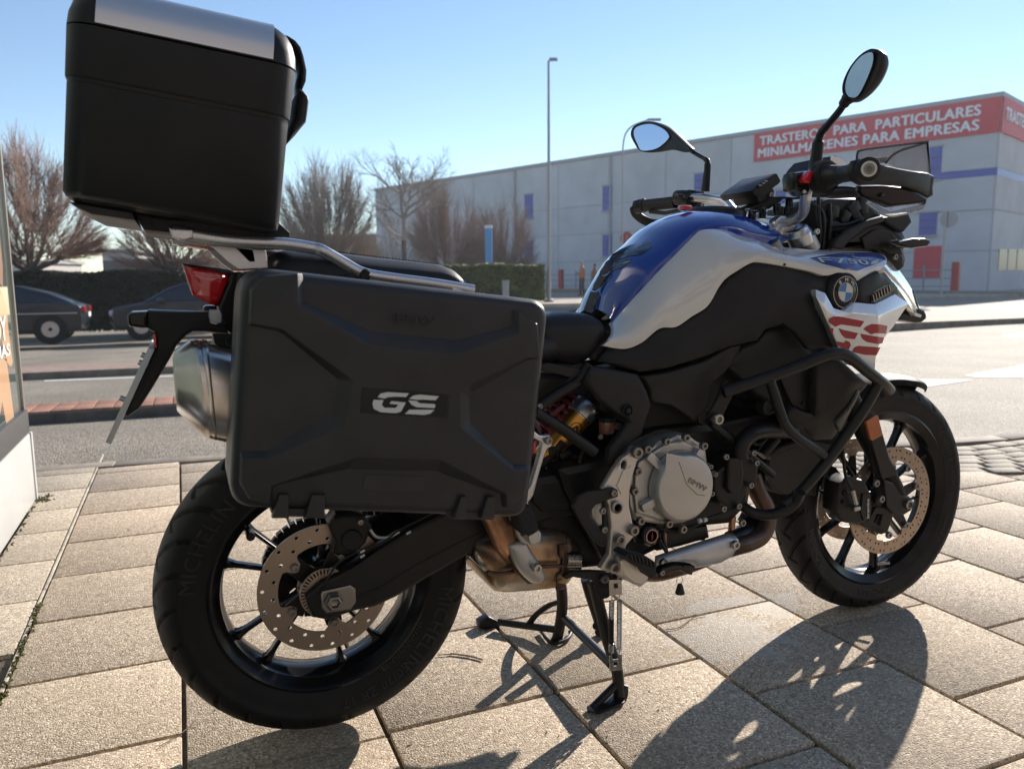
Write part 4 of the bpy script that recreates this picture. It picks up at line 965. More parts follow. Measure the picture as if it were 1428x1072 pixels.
# ------------------------------------------------------------------ wheels
def tyre(name, c, Ro, w, rr, parent, seedk, letters, N=720):
    prof = []   # (radius, y, tread flag)
    hw = w/2
    K_ = 22
    for i in range(K_ + 1):
        t = i/K_*math.radians(104); yy = hw*math.sin(min(t, math.pi/2))*(1.0 if t < math.pi/2 else 1 - .25*(t - math.pi/2))
        dep = (Ro - rr)*.46; r_ = Ro - dep*(1 - math.cos(t)); prof.append((r_, yy))
    r_, y_ = prof[-1]
    for f in (.2, .4, .6, .8, .93, 1.0): prof.append((r_ + (rr - r_)*f, y_ - (y_ - hw*.70)*(f**1.6)))
    full = [(r_, -y) for r_, y in prof[::-1]] + prof[1:]
    vs = []; fs = []; n = len(full)
    for k in range(N):
        a = 2*math.pi*k/N
        for r_, y in full:
            ay = abs(y)/hw; d = 0.0
            if r_ > Ro - (Ro - rr)*.5 and .10 < ay < .985:
                u = (k/N*26 + (.5 if y > 0 else 0) + ay*1.15) % 1.0
                if .0 < u < .13 and .22 < ay < .985: d = .0055
                u2 = (k/N*26 + (.5 if y > 0 else 0) - ay*.55 + .3) % 1.0
                if .0 < u2 < .09 and .10 < ay < .52: d = .0055
            rad = r_ - d; vs.append((c[0] + rad*math.cos(a), c[1] + y - (math.copysign(d*.6, y) if ay > .8 else 0), c[2] + rad*math.sin(a)))
    for k in range(N):
        k2 = (k + 1) % N
        for i in range(n - 1): fs.append((k*n + i, k2*n + i, k2*n + i + 1, k*n + i + 1))
        fs.append((k*n + n - 1, k2*n + n - 1, k2*n, k*n))
    b = MB(); b.add(vs, fs); o = b.build(name, tyre_m, parent, angle=50)
    # raised lettering round the right sidewall
    def yside(r_):
        q = [(a_, b_) for a_, b_ in prof]
        for (r1, y1), (r2, y2) in zip(q, q[1:]):
            if r2 <= r_ <= r1: return y1 + (y2 - y1)*(r1 - r_)/max(r1 - r2, 1e-6)
        return hw
    for s, ang, rad, hgt, m in letters:
        v, f = text_mesh(s, bold=0, spacing=1.1); b = MB(); x0 = min(q.x for q in v); x1 = max(q.x for q in v); sc = hgt/.73
        o_ = []
        for q in v:
            u = (q.x - (x0 + x1)/2)*sc; rr_ = rad + (q.y - .36)*sc; a = math.radians(ang) - u/rad
            o_.append((c[0] + rr_*math.cos(a), c[1] - yside(rr_) - .0008 - (q.z)*.0016, c[2] + rr_*math.sin(a)))
        b.add(o_, f); b.build('sidewall_lettering', m, parent, angle=0)
    return o
def disc(name, c, ri, ro, y, ncell, rows, hr, parent, th=.005, tabs=()):
    """brake disc with real drilled holes"""
    b = MB(); vs = []; fs = []
    nr = 2; bands = [ri + (ro - ri)*i/nr for i in range(nr + 1)]
    for k in range(ncell):
        for j in range(nr):
            a0, a1 = 2*math.pi*k/ncell, 2*math.pi*(k + 1)/ncell; r0, r1 = bands[j], bands[j + 1]
            hole = rows[(k + j*1) % len(rows)]
            ac, rc = (a0 + a1)/2, r0 + (r1 - r0)*(.5)
            outer = [(a0, r0), (ac, r0), (a1, r0), (a1, rc), (a1, r1), (ac, r1), (a0, r1), (a0, rc)]
            ox = [(r_*math.cos(a), r_*math.sin(a)) for a, r_ in outer]; cx, cz = rc*math.cos(ac), rc*math.sin(ac)
            if hole:
                inn = []
                for (x, z) in ox:
                    L_ = math.hypot(x - cx, z - cz); inn.append((cx + (x - cx)/L_*hr, cz + (z - cz)/L_*hr))
                o_ = len(vs)
                for yy in (y - th/2, y + th/2):
                    vs += [(c[0] + x, yy, c[2] + z) for x, z in ox] + [(c[0] + x, yy, c[2] + z) for x, z in inn]
                for q in range(8):
                    q2 = (q + 1) % 8
                    fs += [(o_ + q, o_ + q2, o_ + 8 + q2, o_ + 8 + q), (o_ + 16 + q2, o_ + 16 + q, o_ + 24 + q, o_ + 24 + q2), (o_ + 8 + q, o_ + 8 + q2, o_ + 24 + q2, o_ + 24 + q)]
            else:
                o_ = len(vs)
                for yy in (y - th/2, y + th/2): vs += [(c[0] + x, yy, c[2] + z) for x, z in ox]
                fs += [tuple(o_ + q for q in range(8)), tuple(o_ + 8 + q for q in range(8))[::-1]]
            if j == 0:
                o_ = len(vs); vs += [(c[0] + x, yy, c[2] + z) for yy in (y - th/2, y + th/2) for x, z in (ox[0], ox[1], ox[2])]; fs += [(o_, o_ + 1, o_ + 4, o_ + 3), (o_ + 1, o_ + 2, o_ + 5, o_ + 4)]
            if j == nr - 1:
                o_ = len(vs); vs += [(c[0] + x, yy, c[2] + z) for yy in (y - th/2, y + th/2) for x, z in (ox[4], ox[5], ox[6])]; fs += [(o_, o_ + 1, o_ + 4, o_ + 3), (o_ + 1, o_ + 2, o_ + 5, o_ + 4)]
    b.add(vs, fs)
    for a in tabs:   # mounting ears reaching inwards
        d = Vector((math.cos(R(a)), 0, math.sin(R(a)))); s = Vector((-d.z, 0, d.x)); cc = Vector((c[0], y, c[2]))
        pr = [(ri*1.01, -.028), (ri - .008, -.016), (ri - .020, -.011), (ri - .026, 0), (ri - .020, .011), (ri - .008, .016), (ri*1.01, .028)]
        q = [cc + d*r_ + s*t for r_, t in pr]; n = len(q)
        b.add([p + Vector((0, h, 0)) for h in (-th/2 + .0003, th/2 - .0003) for p in q], [tuple(range(n)), tuple(range(n, 2*n))[::-1]] + [(i, (i + 1) % n, n + (i + 1) % n, n + i) for i in range(n)])
    return b.build(name, disc_m, parent, angle=30)
def rim(name, c, rr, hw, parent, spokes, m, hub_r=.052, spoke_y=.0, sw=.0135):
    prof = [(rr + .010, -hw), (rr + .004, -hw - .002), (rr - .004, -hw + .004), (rr - .010, -hw*.82), (rr - .016, -hw*.72), (rr - .018, -hw*.45), (rr - .022, -hw*.30), (rr - .023, 0)]
    prof = prof + [(a, -b_) for a, b_ in prof[::-1][1:]] + [(rr, hw*.9), (rr - .006, hw*.6), (rr - .012, 0), (rr - .006, -hw*.6), (rr, -hw*.9)]
    b = MB(); b.lathe(c, prof, (0, 1, 0), 120, closed=True); o = b.build(name, m, parent)
    hb = MB(); hb.lathe(c, [(.030, -.062), (.044, -.060), (hub_r, -.040), (hub_r - .008, -.02), (hub_r - .008, .02), (hub_r, .040), (.044, .060), (.030, .062)], (0, 1, 0), 40); hb.build('hub', m, o)
    for a, lean in spokes:
        d = Vector((math.cos(R(a)), 0, math.sin(R(a)))); a2 = R(a + lean); s0 = Vector(c) + Vector((math.cos(a2), 0, math.sin(a2)))*(hub_r - .012); s1 = Vector(c) + d*(rr - .020)
        t = (s1 - s0).normalized(); s = Vector((-t.z, 0, t.x)); q = MB(); rings = []
        for f, ww, dd in ((0, 1.6, .046), (.12, 1.0, .034), (.5, .74, .026), (.85, .8, .026), (.95, 1.2, .030), (1.0, 2.0, .036)):
            p = s0 + (s1 - s0)*f; w_ = sw*ww/2; h_ = dd/2
            rings.append([p + s*(w_*u) + Vector((0, h_*v, 0)) for u, v in ((-.55, -1), (.55, -1), (1, -.55), (.7, 0), (1, .55), (.55, 1), (-.55, 1), (-1, .55), (-.7, 0), (-1, -.55))])
        q.loft(rings); q.build('spoke', m, o)
    return o
RC = (0, 0, .3325); FC = (1.559, 0, .329)
rw = rim('rear_wheel', RC, .2155, .060, bike, [(a + s, -s*.35) for a in (6, 78, 150, 222, 294) for s in (-12.5, 12.5)], rimm)
tyre('tyre', RC, .321, .150, .213, rw, 1, [('MICHELIN', 152, .262, .030, tyre_l), ('MICHELIN', -30, .262, .030, tyre_l), ('150/70 ZR 17', -66, .258, .020, tyre_l), ('- / - / - / - / - / - / - / - 1/2', -45, .231, .008, tyre_w)])
disc('brake_disc', RC, .0925, .1325, -.064, 36, (1, 0) if False else (1, 0), .0042, rw, tabs=(138, 210, 282, 354, 66))
b = MB(); pr = []
ang = []
for i in range(10):
    a = R(138 + 36*i); r_ = .083 if i % 2 == 0 else .046
    for da in (-.2, .2): ang.append((r_*math.cos(a + da), r_*math.sin(a + da)))
wplate('disc_carrier', [(RC[0] + x, RC[2] + z) for x, z in ang], -.063, .010, satin, rw, holes=[circ(RC[0], RC[2], .026, 20)])
for a in (138, 210, 282, 354, 66):
    bolt(Vector(RC) + Vector((.077*math.cos(R(a)), -.068, .077*math.sin(R(a)))), .0085, rw)
# toothed sensor ring
lo = []
for i in range(96):
    a = 2*math.pi*i/96; lo.append((RC[0] - .004 + (.050)*math.cos(a), RC[2] + (.050)*math.sin(a)))
hl = [[(RC[0] - .004 + r_*math.cos(a), RC[2] + r_*math.sin(a)) for r_, a in ((.038, t - .035), (.038, t + .035), (.0475, t + .035), (.0475, t - .035))] for t in [2*math.pi*i/40 for i in range(40)]]
wplate('sensor_ring', lo, -.092, .003, disc_m, rw, bev=.0004, holes=[circ(RC[0], RC[2], .030, 40)] + hl)
b = MB(); b.lathe((RC[0], 0, RC[2]), [(.0, -.090), (.030, -.090), (.034, -.078), (.040, -.06), (.0, -.06)], (0, 1, 0), 32); b.build('hub_cover', satin, rw)
# valve / balance weight knob on the spoke end
p = pt('D', 445, 262, -.045); b = MB(); b.cyl(p + Vector((0, .03, 0)), p + Vector((0, -.004, 0)), .0085, 16, bev=.002); b.build('valve', satin, rw)
# left side sprocket
sp_ = []
for i in range(84):
    a = 2*math.pi*i/84; r_ = (.108 if i % 2 == 0 else .101); sp_.append((RC[0] + r_*math.cos(a), RC[2] + r_*math.sin(a)))
wplate('sprocket', sp_, .066, .006, satin, rw, holes=[[(RC[0] + q[0], RC[2] + q[1]) for q in circ(.072*math.cos(R(t)), .072*math.sin(R(t)), .017, 10)] for t in range(20, 380, 72)] + [circ(RC[0], RC[2], .03, 20)])
b = MB(); n_ = 116; sx, sz = .62, .40; cl = []
L1 = math.hypot(sx - RC[0], sz - RC[2]); base_a = math.atan2(sz - RC[2], sx - RC[0])
path = []
for i in range(20): a = base_a + math.pi/2 + math.pi*i/19; path.append(Vector((RC[0] + .106*math.cos(a), .069, RC[2] + .106*math.sin(a))))
for i in range(8): a = base_a - math.pi/2 + math.pi*i/7; path.append(Vector((sx + .04*math.cos(a), .069, sz + .04*math.sin(a))))
path.append(path[0]); acc = 0; tot = sum((q - p).length for p, q in zip(path, path[1:])); st = .0159; i = 0; d = 0; pos = 0
while pos < tot:
    s_ = pos; j = 0
    while j < len(path) - 2 and s_ > (path[j + 1] - path[j]).length: s_ -= (path[j + 1] - path[j]).length; j += 1
    t = (path[j + 1] - path[j]).normalized(); p = path[j] + t*s_; b.box(p, (.0135, .014 if i % 2 else .018, .012), Matrix.Rotation(-math.atan2(t.z, t.x), 3, 'Y')); pos += st; i += 1
b.build('chain', satin, bike)['kind'] = 'stuff'
# axle end, adjuster block
b = plate('swingarm', 'D', [(672, 508), (742, 448), (800, 425), (872, 388), (960, 325), (1060, 262), (1150, 210), (1300, 140), (1560, 40), (1900, -60), (2120, -80), (2120, 120), (1900, 160), (1700, 190), (1470, 275), (1330, 350), (1190, 430), (1050, 515), (960, 556), (870, 575), (770, 612), (700, 600)], -.108, .045, frame_m, bike, bev=.008)
plate('swingarm_rib', 'D', [(860, 520), (980, 470), (1120, 385), (1300, 290), (1440, 225), (1440, 238), (1300, 305), (1125, 400), (985, 487), (880, 535)], -.1095, .004, satin, bike, bev=.001)
b = MB(); # left arm and yoke
q = [at('D', a, b_, -.108) for a, b_ in ((742, 448), (960, 325), (1300, 150), (1500, 120), (1500, 260), (1190, 430), (870, 575), (700, 600))]
v, f = curve_fill([[(p.x, p.z) for p in q]], .04, .008); b.add([(p.x, .095 + p.z, p.y) for p in v], f)
b.build('swingarm', frame_m, bike)
b = MB(); b.box((.40, 0, .41), (.16, .19, .07), Matrix.Rotation(-.1, 3, 'Y')); b.build('swingarm_yoke', frame_m, bike, bevel=.012)
plate('axle_block', 'D', [(735, 490), (860, 462), (882, 478), (884, 535), (862, 566), (760, 582), (738, 560)], -.114, .010, boltm, bike, bev=.004)
b = MB(); c = pt('D', 790, 530, -.118); b.lathe(c, [(.0195, 0), (.0195, .003), (.0165, .005), (.0165, .011), (.0140, .014), (.0100, .014), (.009, .004), (0, .004)], (0, -1, 0), 6); b.build('axle_nut', boltm, bike, bevel=.001)
b = MB(); b.cyl((RC[0] + .01, -.1, RC[2] - .02), (RC[0] + .01, .12, RC[2] - .02), .012, 16); b.build('rear_axle', steel, bike)
# rear caliper, its bracket and pads' pins
cal = plate('rear_caliper', 'D', [(770, 215), (800, 168), (850, 160), (915, 175), (950, 215), (925, 290), (880, 330), (820, 352), (785, 330), (795, 280)], -.098, .06, satin, bike, bev=.006)
b = MB(); b.cyl(pt('D', 865, 275, -.099), pt('D', 865, 275, -.108), .021, 24, bev=.003); b.build('piston_cover', frame_m, cal)
for a_, b_ in ((785, 398), (820, 345), (900, 200)): bolt(pt('D', a_, b_, -.099), .006, cal)
for q in (((940, 232), (960, 258), (985, 266), (1020, 262), (1060, 240)), ((790, 190), (830, 178), (900, 178), (930, 165)), ):
    b = MB(); b.tube(catmull([pt('D', a_, b_, -.107) for a_, b_ in q], 5), .0035, 8); b.build('brake_hose', alug if q[0][0] > 900 else satin, bike)
b = MB(); b.tube(catmull([pt('D', a_, b_, -.112) for a_, b_ in ((735, 497), (800, 380), (900, 320), (1000, 280), (1060, 235), (1140, 195), (1230, 150))], 5), .0022, 6); b.build('sensor_cable', satin, bike)
for a_, b_ in ((908, 322), (908, 342), (1100, 245)): b = MB(); b.box(pt('D', a_, b_, -.1135), (.010, .004, .004), Matrix.Rotation(-.4, 3, 'Y')); b.build('cable_clip', whd, bike)
# front wheel
fw_ = rim('front_wheel', FC, .2405, .045, bike, [(a, (-4 if i % 2 else 4)) for i, a in enumerate((62, 27, -10, -46, -82, -97 - 22, -154, 170, 134, 98))], rimm, hub_r=.046, sw=.012)
tyre('tyre', FC, .329, .110, .238, fw_, 2, [('MICHELIN', 33, .272, .020, tyre_l), ('ROAD 5', 4, .272, .014, tyre_l), ('110/80 R 19', -26, .270, .012, tyre_l), ('MICHELIN', 205, .272, .020, tyre_l), ('MICHELIN', -95, .272, .018, tyre_l)])
for s in (-1, 1):
    disc('brake_disc', FC, .1145, .1525, s*.068, 66, (1, 1, 0) if s < 0 else (1, 1, 0), .0033, fw_, tabs=(20, 92, 164, 236, 308))
    wplate('disc_carrier', [(FC[0] + r_*math.cos(R(20 + 36*i) + da), FC[2] + r_*math.sin(R(20 + 36*i) + da)) for i in range(10) for r_, da in (((.102, -.11), (.102, .11)) if i % 2 == 0 else ((.05, -.3), (.05, .3)))], s*.068 - .004, .008, satin, fw_, holes=[circ(FC[0], FC[2], .03, 20)])
    for a in (20, 92, 164, 236, 308): bolt(Vector(FC) + Vector((.098*math.cos(R(a)), s*.073, .098*math.sin(R(a)))), .0085, fw_, ax=(0, s, 0))
p = Vector(FC) + Vector((.206*math.cos(R(-84)), -.02, .206*math.sin(R(-84)))); b = MB(); b.cyl(p, p + Vector((.028, -.018, .006)), .0042, 10); b.build('valve', steel, fw_)
# fork
for s in (-1, 1):
    yy = s*.098; top = Vector((1.168, yy, 1.062)); bot = Vector((1.575, yy, .345)); ax_ = (bot - top)
    kx_ = at('K', 560, 560, -.098); low = at('H', 655, 600, -.098); mid_ = at('P', 1195, 620, -.098)
    d = (low - mid_).normalized(); up = mid_ - d*.62
    b = MB(); b.cyl(up, mid_ - d*.05, .0215, 24); b.build('fork_stanchion', alug, bike)
    b = MB(); b.cyl(mid_ - d*.30, mid_ - d*.0, .0275, 24, bev=.003); b.tube([mid_ - d*.02, mid_ + d*.06, low - d*.03, low], [.028, .0255, .0255, .022], 24); b.build('fork_leg', frame_m, bike)
    fo = FC[0]
    if s < 0:
        f_ = plate('fork_foot', 'H', [(600, 530), (640, 545), (672, 590), (705, 600), (722, 625), (708, 655), (680, 672), (640, 668), (612, 640)], -.122, .04, frame_m, bike, bev=.005, mir=True)
        b = MB(); b.lathe(pt('H', 693, 628, -.123), [(.013, 0), (.013, .006), (.0095, .008), (.008, .003), (0, .003)], (0, -1, 0), 6); b.build('axle_bolt', boltm, bike)
b = MB(); b.cyl((FC[0], -.10, FC[2]), (FC[0], .10, FC[2]), .0125, 16); b.build('front_axle', steel, bike)
# front calipers
cal = plate('front_caliper', 'H', [(425, 545), (470, 520), (525, 535), (552, 590), (556, 640), (545, 690), (500, 712), (440, 700), (415, 660)], -.116, .055, satin, bike, bev=.007, mir=True)
plate('caliper_face', 'H', [(518, 585), (548, 590), (553, 640), (545, 688), (522, 694), (510, 660)], -.1205, .006, frame_m, cal, bev=.002)
b = MB(); q0, q1 = pt('H', 541, 682, -.1215), pt('H', 541, 606, -.1215); text_on(b, 'brembo', q0, q1, (0, -1, 0), depth=.001, bold=.02, height=.009); b.build('lettering', whd, cal, angle=0)
for a_, b_ in ((565, 545), (585, 607), (688, 487), (615, 748)): bolt(pt('H', a_, b_, -.126), .0095, bike)
for a_, b_ in ((490, 645), (440, 620), (445, 585)): bolt(pt('H', a_, b_, -.118), .006, cal, m=satin)
plate('caliper_bracket', 'H', [(540, 690), (570, 640), (605, 640), (640, 668), (615, 740), (590, 748), (560, 735), (520, 715), (505, 700)], -.112, .014, satin, bike, bev=.003, mir=True, holes=[[(572, 665), (595, 670), (585, 712), (560, 700)]])
b = MB(); b.tube(catmull([pt('H', a_, b_, y) for a_, b_, y in ((430, 330, -.11), (440, 440, -.12), (450, 520, -.125), (475, 575, -.13), (488, 625, -.13))], 6), .0045, 10); b.build('brake_hose', satin, bike)
b = MB(); b.cyl(pt('H', 476, 572, -.131), pt('H', 490, 628, -.131), .0062, 12); b.build('hose_sleeve', steel, bike)
b = MB(); b.cyl(pt('H', 478, 648, -.131), pt('H', 502, 643, -.131), .007, 12, bev=.001); b.build('banjo_bolt', steel, bike)
plate('fork_reflector', 'P', [(1180, 512), (1248, 468), (1262, 476), (1292, 602), (1225, 640), (1212, 632)], -.134, .010, amber, bike, bev=.002)
plate('fork_guard', 'P', [(1150, 470), (1215, 440), (1262, 476), (1340, 760), (1400, 860), (1290, 900), (1215, 640)], -.1275, .02, frame_m, bike, bev=.004, mir=True)
# front mudguard
b = MB(); prof = [(.330, -.066), (.344, -.062), (.352, -.045), (.356, -.02), (.357, 0), (.356, .02), (.352, .045), (.344, .062), (.330, .066), (.328, .062), (.341, .057), (.348, .042), (.352, 0), (.348, -.042), (.341, -.057), (.328, -.062)]
seg_n = 50; vs = []; fs = []; npf = len(prof)
for k in range(seg_n + 1):
    a = R(59 + (182 - 59)*k/seg_n); wf = 1.0; 
    if k < 6: wf = .25 + .75*(k/6)**.6
    for r_, h in prof:
        rr_ = r_ + (.010 if k < 8 else 0)*(1 - k/8) - .004
        vs.append((FC[0] + rr_*math.cos(a), h*wf, FC[2] + rr_*math.sin(a)))
for k in range(seg_n):
    for i in range(npf): j = (i + 1) % npf; fs.append((k*npf + i, k*npf + j, (k + 1)*npf + j, (k + 1)*npf + i))
fs += [tuple(range(npf)), tuple(seg_n*npf + i for i in range(npf))[::-1]]
b.add(vs, fs); fd = b.build('front_mudguard', fend, bike)
panel('mudguard_flap', 'P', [(610, 640), (700, 620), (860, 640), (870, 800), (850, 1010), (620, 1000), (545, 975), (525, 940), (540, 820), (570, 700)], -.062, bk2, fd, t=.008, r=.006, dome=.008, mir=True, smooth=0)
plate('fork_brace_fairing', 'H', [(170, 385), (330, 380), (420, 400), (400, 450), (250, 520), (160, 560), (140, 520), (150, 450)], -.07, .01, bk2, fd, bev=.003, mir=True)

# ------------------------------------------------------------------ side cases
YC = -.450
cpx = [(150, 42), (60, 110), (38, 760), (32, 880), (70, 975), (130, 1010), (1130, 1030), (1200, 985), (1232, 900), (1295, 420), (1308, 270), (1290, 215), (1215, 180)]
cx_ = [at('C', a, b_, YC + .02) for a, b_ in cpx]
def rounded(loop, rads, n=7):
    out = []; N = len(loop)
    for i in range(N):
        p, a, c = Vector(loop[i]), Vector(loop[i - 1]), Vector(loop[(i + 1) % N]); r_ = rads[i] if isinstance(rads, (list, tuple)) else rads
        if r_ <= 0: out.append(tuple(p)); continue
        ua, uc = (a - p).normalized(), (c - p).normalized(); h = ua.angle(uc)/2; d = min(r_/math.tan(h), (a - p).length*.48, (c - p).length*.48)
        s_, e_ = p + ua*d, p + uc*d
        for k in range(n + 1):
            t = k/n; out.append(tuple((1 - t)**2*s_ + 2*t*(1 - t)*p + t*t*e_))
    return out
def CW(a, b_, y=YC + .02): q = at('C', a, b_, y); return (q.x, q.z)
corners = [CW(78, 30), CW(24, 1000), CW(1222, 1045), CW(1312, 172)]
outer = rounded(corners, [.045, .040, .035, .035], 10)
def inset(loop, d):
    n = len(loop); out = []; P_ = [Vector(p) for p in loop]
    cen = sum(P_, Vector((0, 0)))/n
    for i in range(n):
        e = (P_[(i + 1) % n] - P_[i - 1]); nn = Vector((-e.y, e.x)).normalized()
        if nn.dot(cen - P_[i]) < 0: nn = -nn
        out.append(tuple(P_[i] + nn*d))
    return out
def case_body(name, parent, sgn, y_out, depth):
    b = MB(); rings = []
    for ins, dy in ((.020, 0), (.013, .0015), (.007, .005), (.0025, .011), (0, .020), (.000, .060)):
        rings.append([Vector((x, sgn*(abs(y_out) - dy), z)) for x, z in inset(outer, ins)])
    for ins, dy in ((.003, .0605), (.003, .064), (.000, .0645), (.001, depth - .012), (.006, depth - .004), (.018, depth)):
        rings.append([Vector((x, sgn*(abs(y_out) - dy), z)) for x, z in inset(outer, ins)])
    b.loft(rings); return b.build(name, case_m, parent, angle=50)
side = case_body('side_case', bike, -1, YC, .165)
# raised cross relief on the lid: top loop / base loop pairs in the case's own plane
R_ = [(300, 62), (303, 186), (595, 352), (935, 390), (1190, 302), (1188, 212), (1262, 266), (1270, 398), (1226, 398), (985, 508), (952, 530), (955, 680), (1165, 848), (1228, 852), (1212, 935), (1180, 985), (1140, 1000), (1138, 945), (872, 806), (540, 797), (192, 913), (188, 985), (110, 965), (75, 905), (80, 803), (186, 803), (490, 672), (500, 640), (525, 500), (510, 480), (238, 285), (110, 262), (118, 130), (170, 75)]
B_ = [(325, 62), (330, 180), (598, 292), (945, 325), (1172, 268), (1170, 208), (1272, 258), (1282, 410), (1232, 412), (1010, 545), (1003, 560), (1005, 664), (1177, 832), (1236, 834), (1218, 940), (1185, 992), (1130, 1005), (1122, 952), (872, 866), (500, 858), (208, 922), (204, 990), (105, 972), (68, 910), (72, 778), (176, 776), (438, 616), (442, 600), (460, 492), (455, 484), (228, 296), (104, 272), (110, 125), (165, 68)]
b = MB(); top_ = [Vector((CW(a, c_, YC)[0], YC - .0110, CW(a, c_, YC)[1])) for a, c_ in R_]; bot_ = [Vector((CW(a, c_, YC)[0], YC + .0012, CW(a, c_, YC)[1])) for a, c_ in B_]
n_ = len(R_); tris = geometry.tessellate_polygon([[Vector((p.x, p.z, 0)) for p in top_]])
b.add(top_ + bot_, [tuple(t) for t in tris] + [(i, (i + 1) % n_, n_ + (i + 1) % n_, n_ + i) for i in range(n_)])
b.build('lid_relief', case_m, side, bevel=.0016, bseg=2, angle=30, bang=12)
# badge plate and letters
yb_ = YC - .0113
plate('badge_frame', 'C', [(566, 520), (922, 549), (911, 648), (556, 625)], yb_ - .0005, .004, gloss, side, bev=.0008)
plate('badge', 'C', [(572, 526), (915, 554), (905, 642), (562, 620)], yb_ - .0012, .003, bk, side, bev=.0005)
GSL = [[(607, 588), (612, 572), (652, 573), (645, 592), (655, 604), (700, 605), (712, 592), (676, 588), (684, 577), (742, 583), (722, 620), (700, 626), (640, 622), (612, 608)],
       [(628, 562), (640, 547), (668, 541), (755, 546), (742, 561), (700, 559), (672, 561), (656, 567)],
       [(755, 568), (772, 555), (800, 551), (876, 558), (862, 574), (812, 571), (790, 572)],
       [(752, 574), (786, 577), (798, 586), (858, 589), (862, 597), (858, 605), (786, 602), (765, 592)],
       [(738, 629), (756, 612), (858, 612), (840, 628), (816, 633)]]
for lp in GSL: plate('lettering', 'C', [(a, c_) for a, c_ in lp], yb_ - .0028, .0018, whd, side, bev=.0002)
b = MB(); text_on(b, 'BMW', pt('C', 705, 258, YC - .0118), pt('C', 858, 272, YC - .0118), (0, -1, 0), depth=.0032, bold=.0, height=.0135); b.build('lettering', case_m, side, angle=0)
plate('label_panel', 'C', [(574, 872), (822, 882), (813, 948), (566, 938)], YC - .0012, .003, case_m, side, bev=.001)
# hinges and latches at the bottom edge
for (x0, x1) in ((215, 265), (345, 410), (945, 978), (1052, 1092)):
    b = MB(); lo = [CW(x0 + 12, 948 + (x0 - 215)*.012, YC), CW(x1, 948 + (x0 - 215)*.012, YC), CW(x1 + 2, 1045, YC), CW(x0 - 16, 1045, YC)]
    v, f = curve_fill([lo], .020, .003); b.add([(p.x, YC - .004 + p.z + .004, p.y) for p in v], f); b.build('hinge', case_m, side)
plate('hinge_bar', 'C', [(195, 1008), (395, 1014), (400, 1048), (215, 1045), (198, 1030)], YC + .004, .03, case_m, side, bev=.003)
plate('hinge_bar', 'C', [(912, 1020), (1085, 1024), (1100, 1058), (925, 1055), (910, 1040)], YC + .004, .03, case_m, side, bev=.003)
# left side case (narrower, far side)
side2 = case_body('side_case', bike, 1, .43, .165)
# rack that carries the cases
for s in (-1, 1):
    for q in (((330, 20, .27), (600, 60, .262), (900, 110, .262)), ):
        b = MB(); b.tube([Vector((at('C', a, c_, -y).x, s*y, at('C', a, c_, -y).z - .06)) for a, c_, y in q], .007, 10); b.build('case_carrier', satin, bike)
    b = MB(); b.tube([(-.12, s*.12, .86), (-.05, s*.27, .88), (.2, s*.27, .85), (.28, s*.14, .80)], .007, 10); b.build('case_carrier', satin, bike)
    b = MB(); b.tube([(-.02, s*.27, .88), (.02, s*.26, .70), (.2, s*.24, .58), (.38, s*.17, .52)], .007, 10); b.build('case_carrier', satin, bike)

# ------------------------------------------------------------------ top case
YT = -.205
def TW(a, b_, y=YT): q = at('A', a, b_, y); return Vector((q.x, y, q.z))
# side outline in A frame (front at right); extends above the picture
fr_b, fr_m, fr_t = (1150, 940), (1206, 480), (1240, 190)
re_b, re_m = (247, 790), (258, 290)
def tc_ring(pa, pb, halfw, rc=.035, n=6):
    """horizontal rounded-rectangle ring between a rear point and a front point"""
    a, b_ = TW(*pa, y=-halfw), TW(*pb, y=-halfw); out = []
    e = (b_ - a); e.y = 0; L = e.length; e.normalize()
    for cx, cy_, a0 in ((rc, -halfw + rc, 180), (L - rc, -halfw + rc, 270), (L - rc, halfw - rc, 0), (rc, halfw - rc, 90)):
        for k in range(n + 1):
            t = R(a0 + 90*k/n); out.append(a + e*(cx + rc*math.cos(t)) + Vector((0, cy_ + halfw + rc*math.sin(t), 0)))
    return out
def tc_loft(name, levels, m, parent, bevel=0):
    b = MB(); b.loft([tc_ring(p, q, hw, rc) for p, q, hw, rc in levels]); return b.build(name, m, parent, bevel=bevel, angle=50)
tc = tc_loft('top_case', [((275, 812), (1140, 958), .170, .03), ((262, 805), (1158, 952), .186, .033), ((247, 780), (1168, 925), .196, .036), ((262, 320), (1206, 505), .200, .038)], bk, bike)
tc_loft('lid_lower', [((258, 300), (1214, 487), .204, .04), ((254, 286), (1216, 470), .206, .04), ((260, 80), (1238, 285), .206, .04)], bk, tc)
tc_loft('seam', [((264, 322), (1204, 507), .2015, .038), ((262, 296), (1208, 484), .2015, .038)], satin, tc)
# domed cap of the lid: dark corners and an anodised strip wrapped along the side
def cap_section(f):
    """profile from side (0) to crown (1) : inward shift and height"""
    a = f*math.pi/2; return .040*(1 - math.cos(a)), .068*math.sin(a)
lev = []
for f in (0, .2, .4, .6, .8, 1.0):
    ins, h = cap_section(f); lev.append((ins, h))
a0_, b0_ = TW(260, 72, -.206), TW(1240, 276, -.206); e_ = (b0_ - a0_); L_ = e_.length; e_.normalize(); up_ = Vector((-e_.z, 0, e_.x))
def capring(ins, h, hw=.206, rc=.042, n=8, x0=0, x1=None):
    x1 = L_ if x1 is None else x1; out = []; rc2 = max(rc - ins*.3, .012)
    for cx, cy_, a0 in ((x0 + ins + rc2, -hw + ins + rc2, 180), (x1 - ins - rc2, -hw + ins + rc2, 270), (x1 - ins - rc2, hw - ins - rc2, 0), (x0 + ins + rc2, hw - ins - rc2, 90)):
        for k in range(n + 1):
            t = R(a0 + 90*k/n); out.append(a0_ + e_*(cx + rc2*math.cos(t)) + Vector((0, cy_ + .206 + rc2*math.sin(t), 0)) + up_*h)
    return out
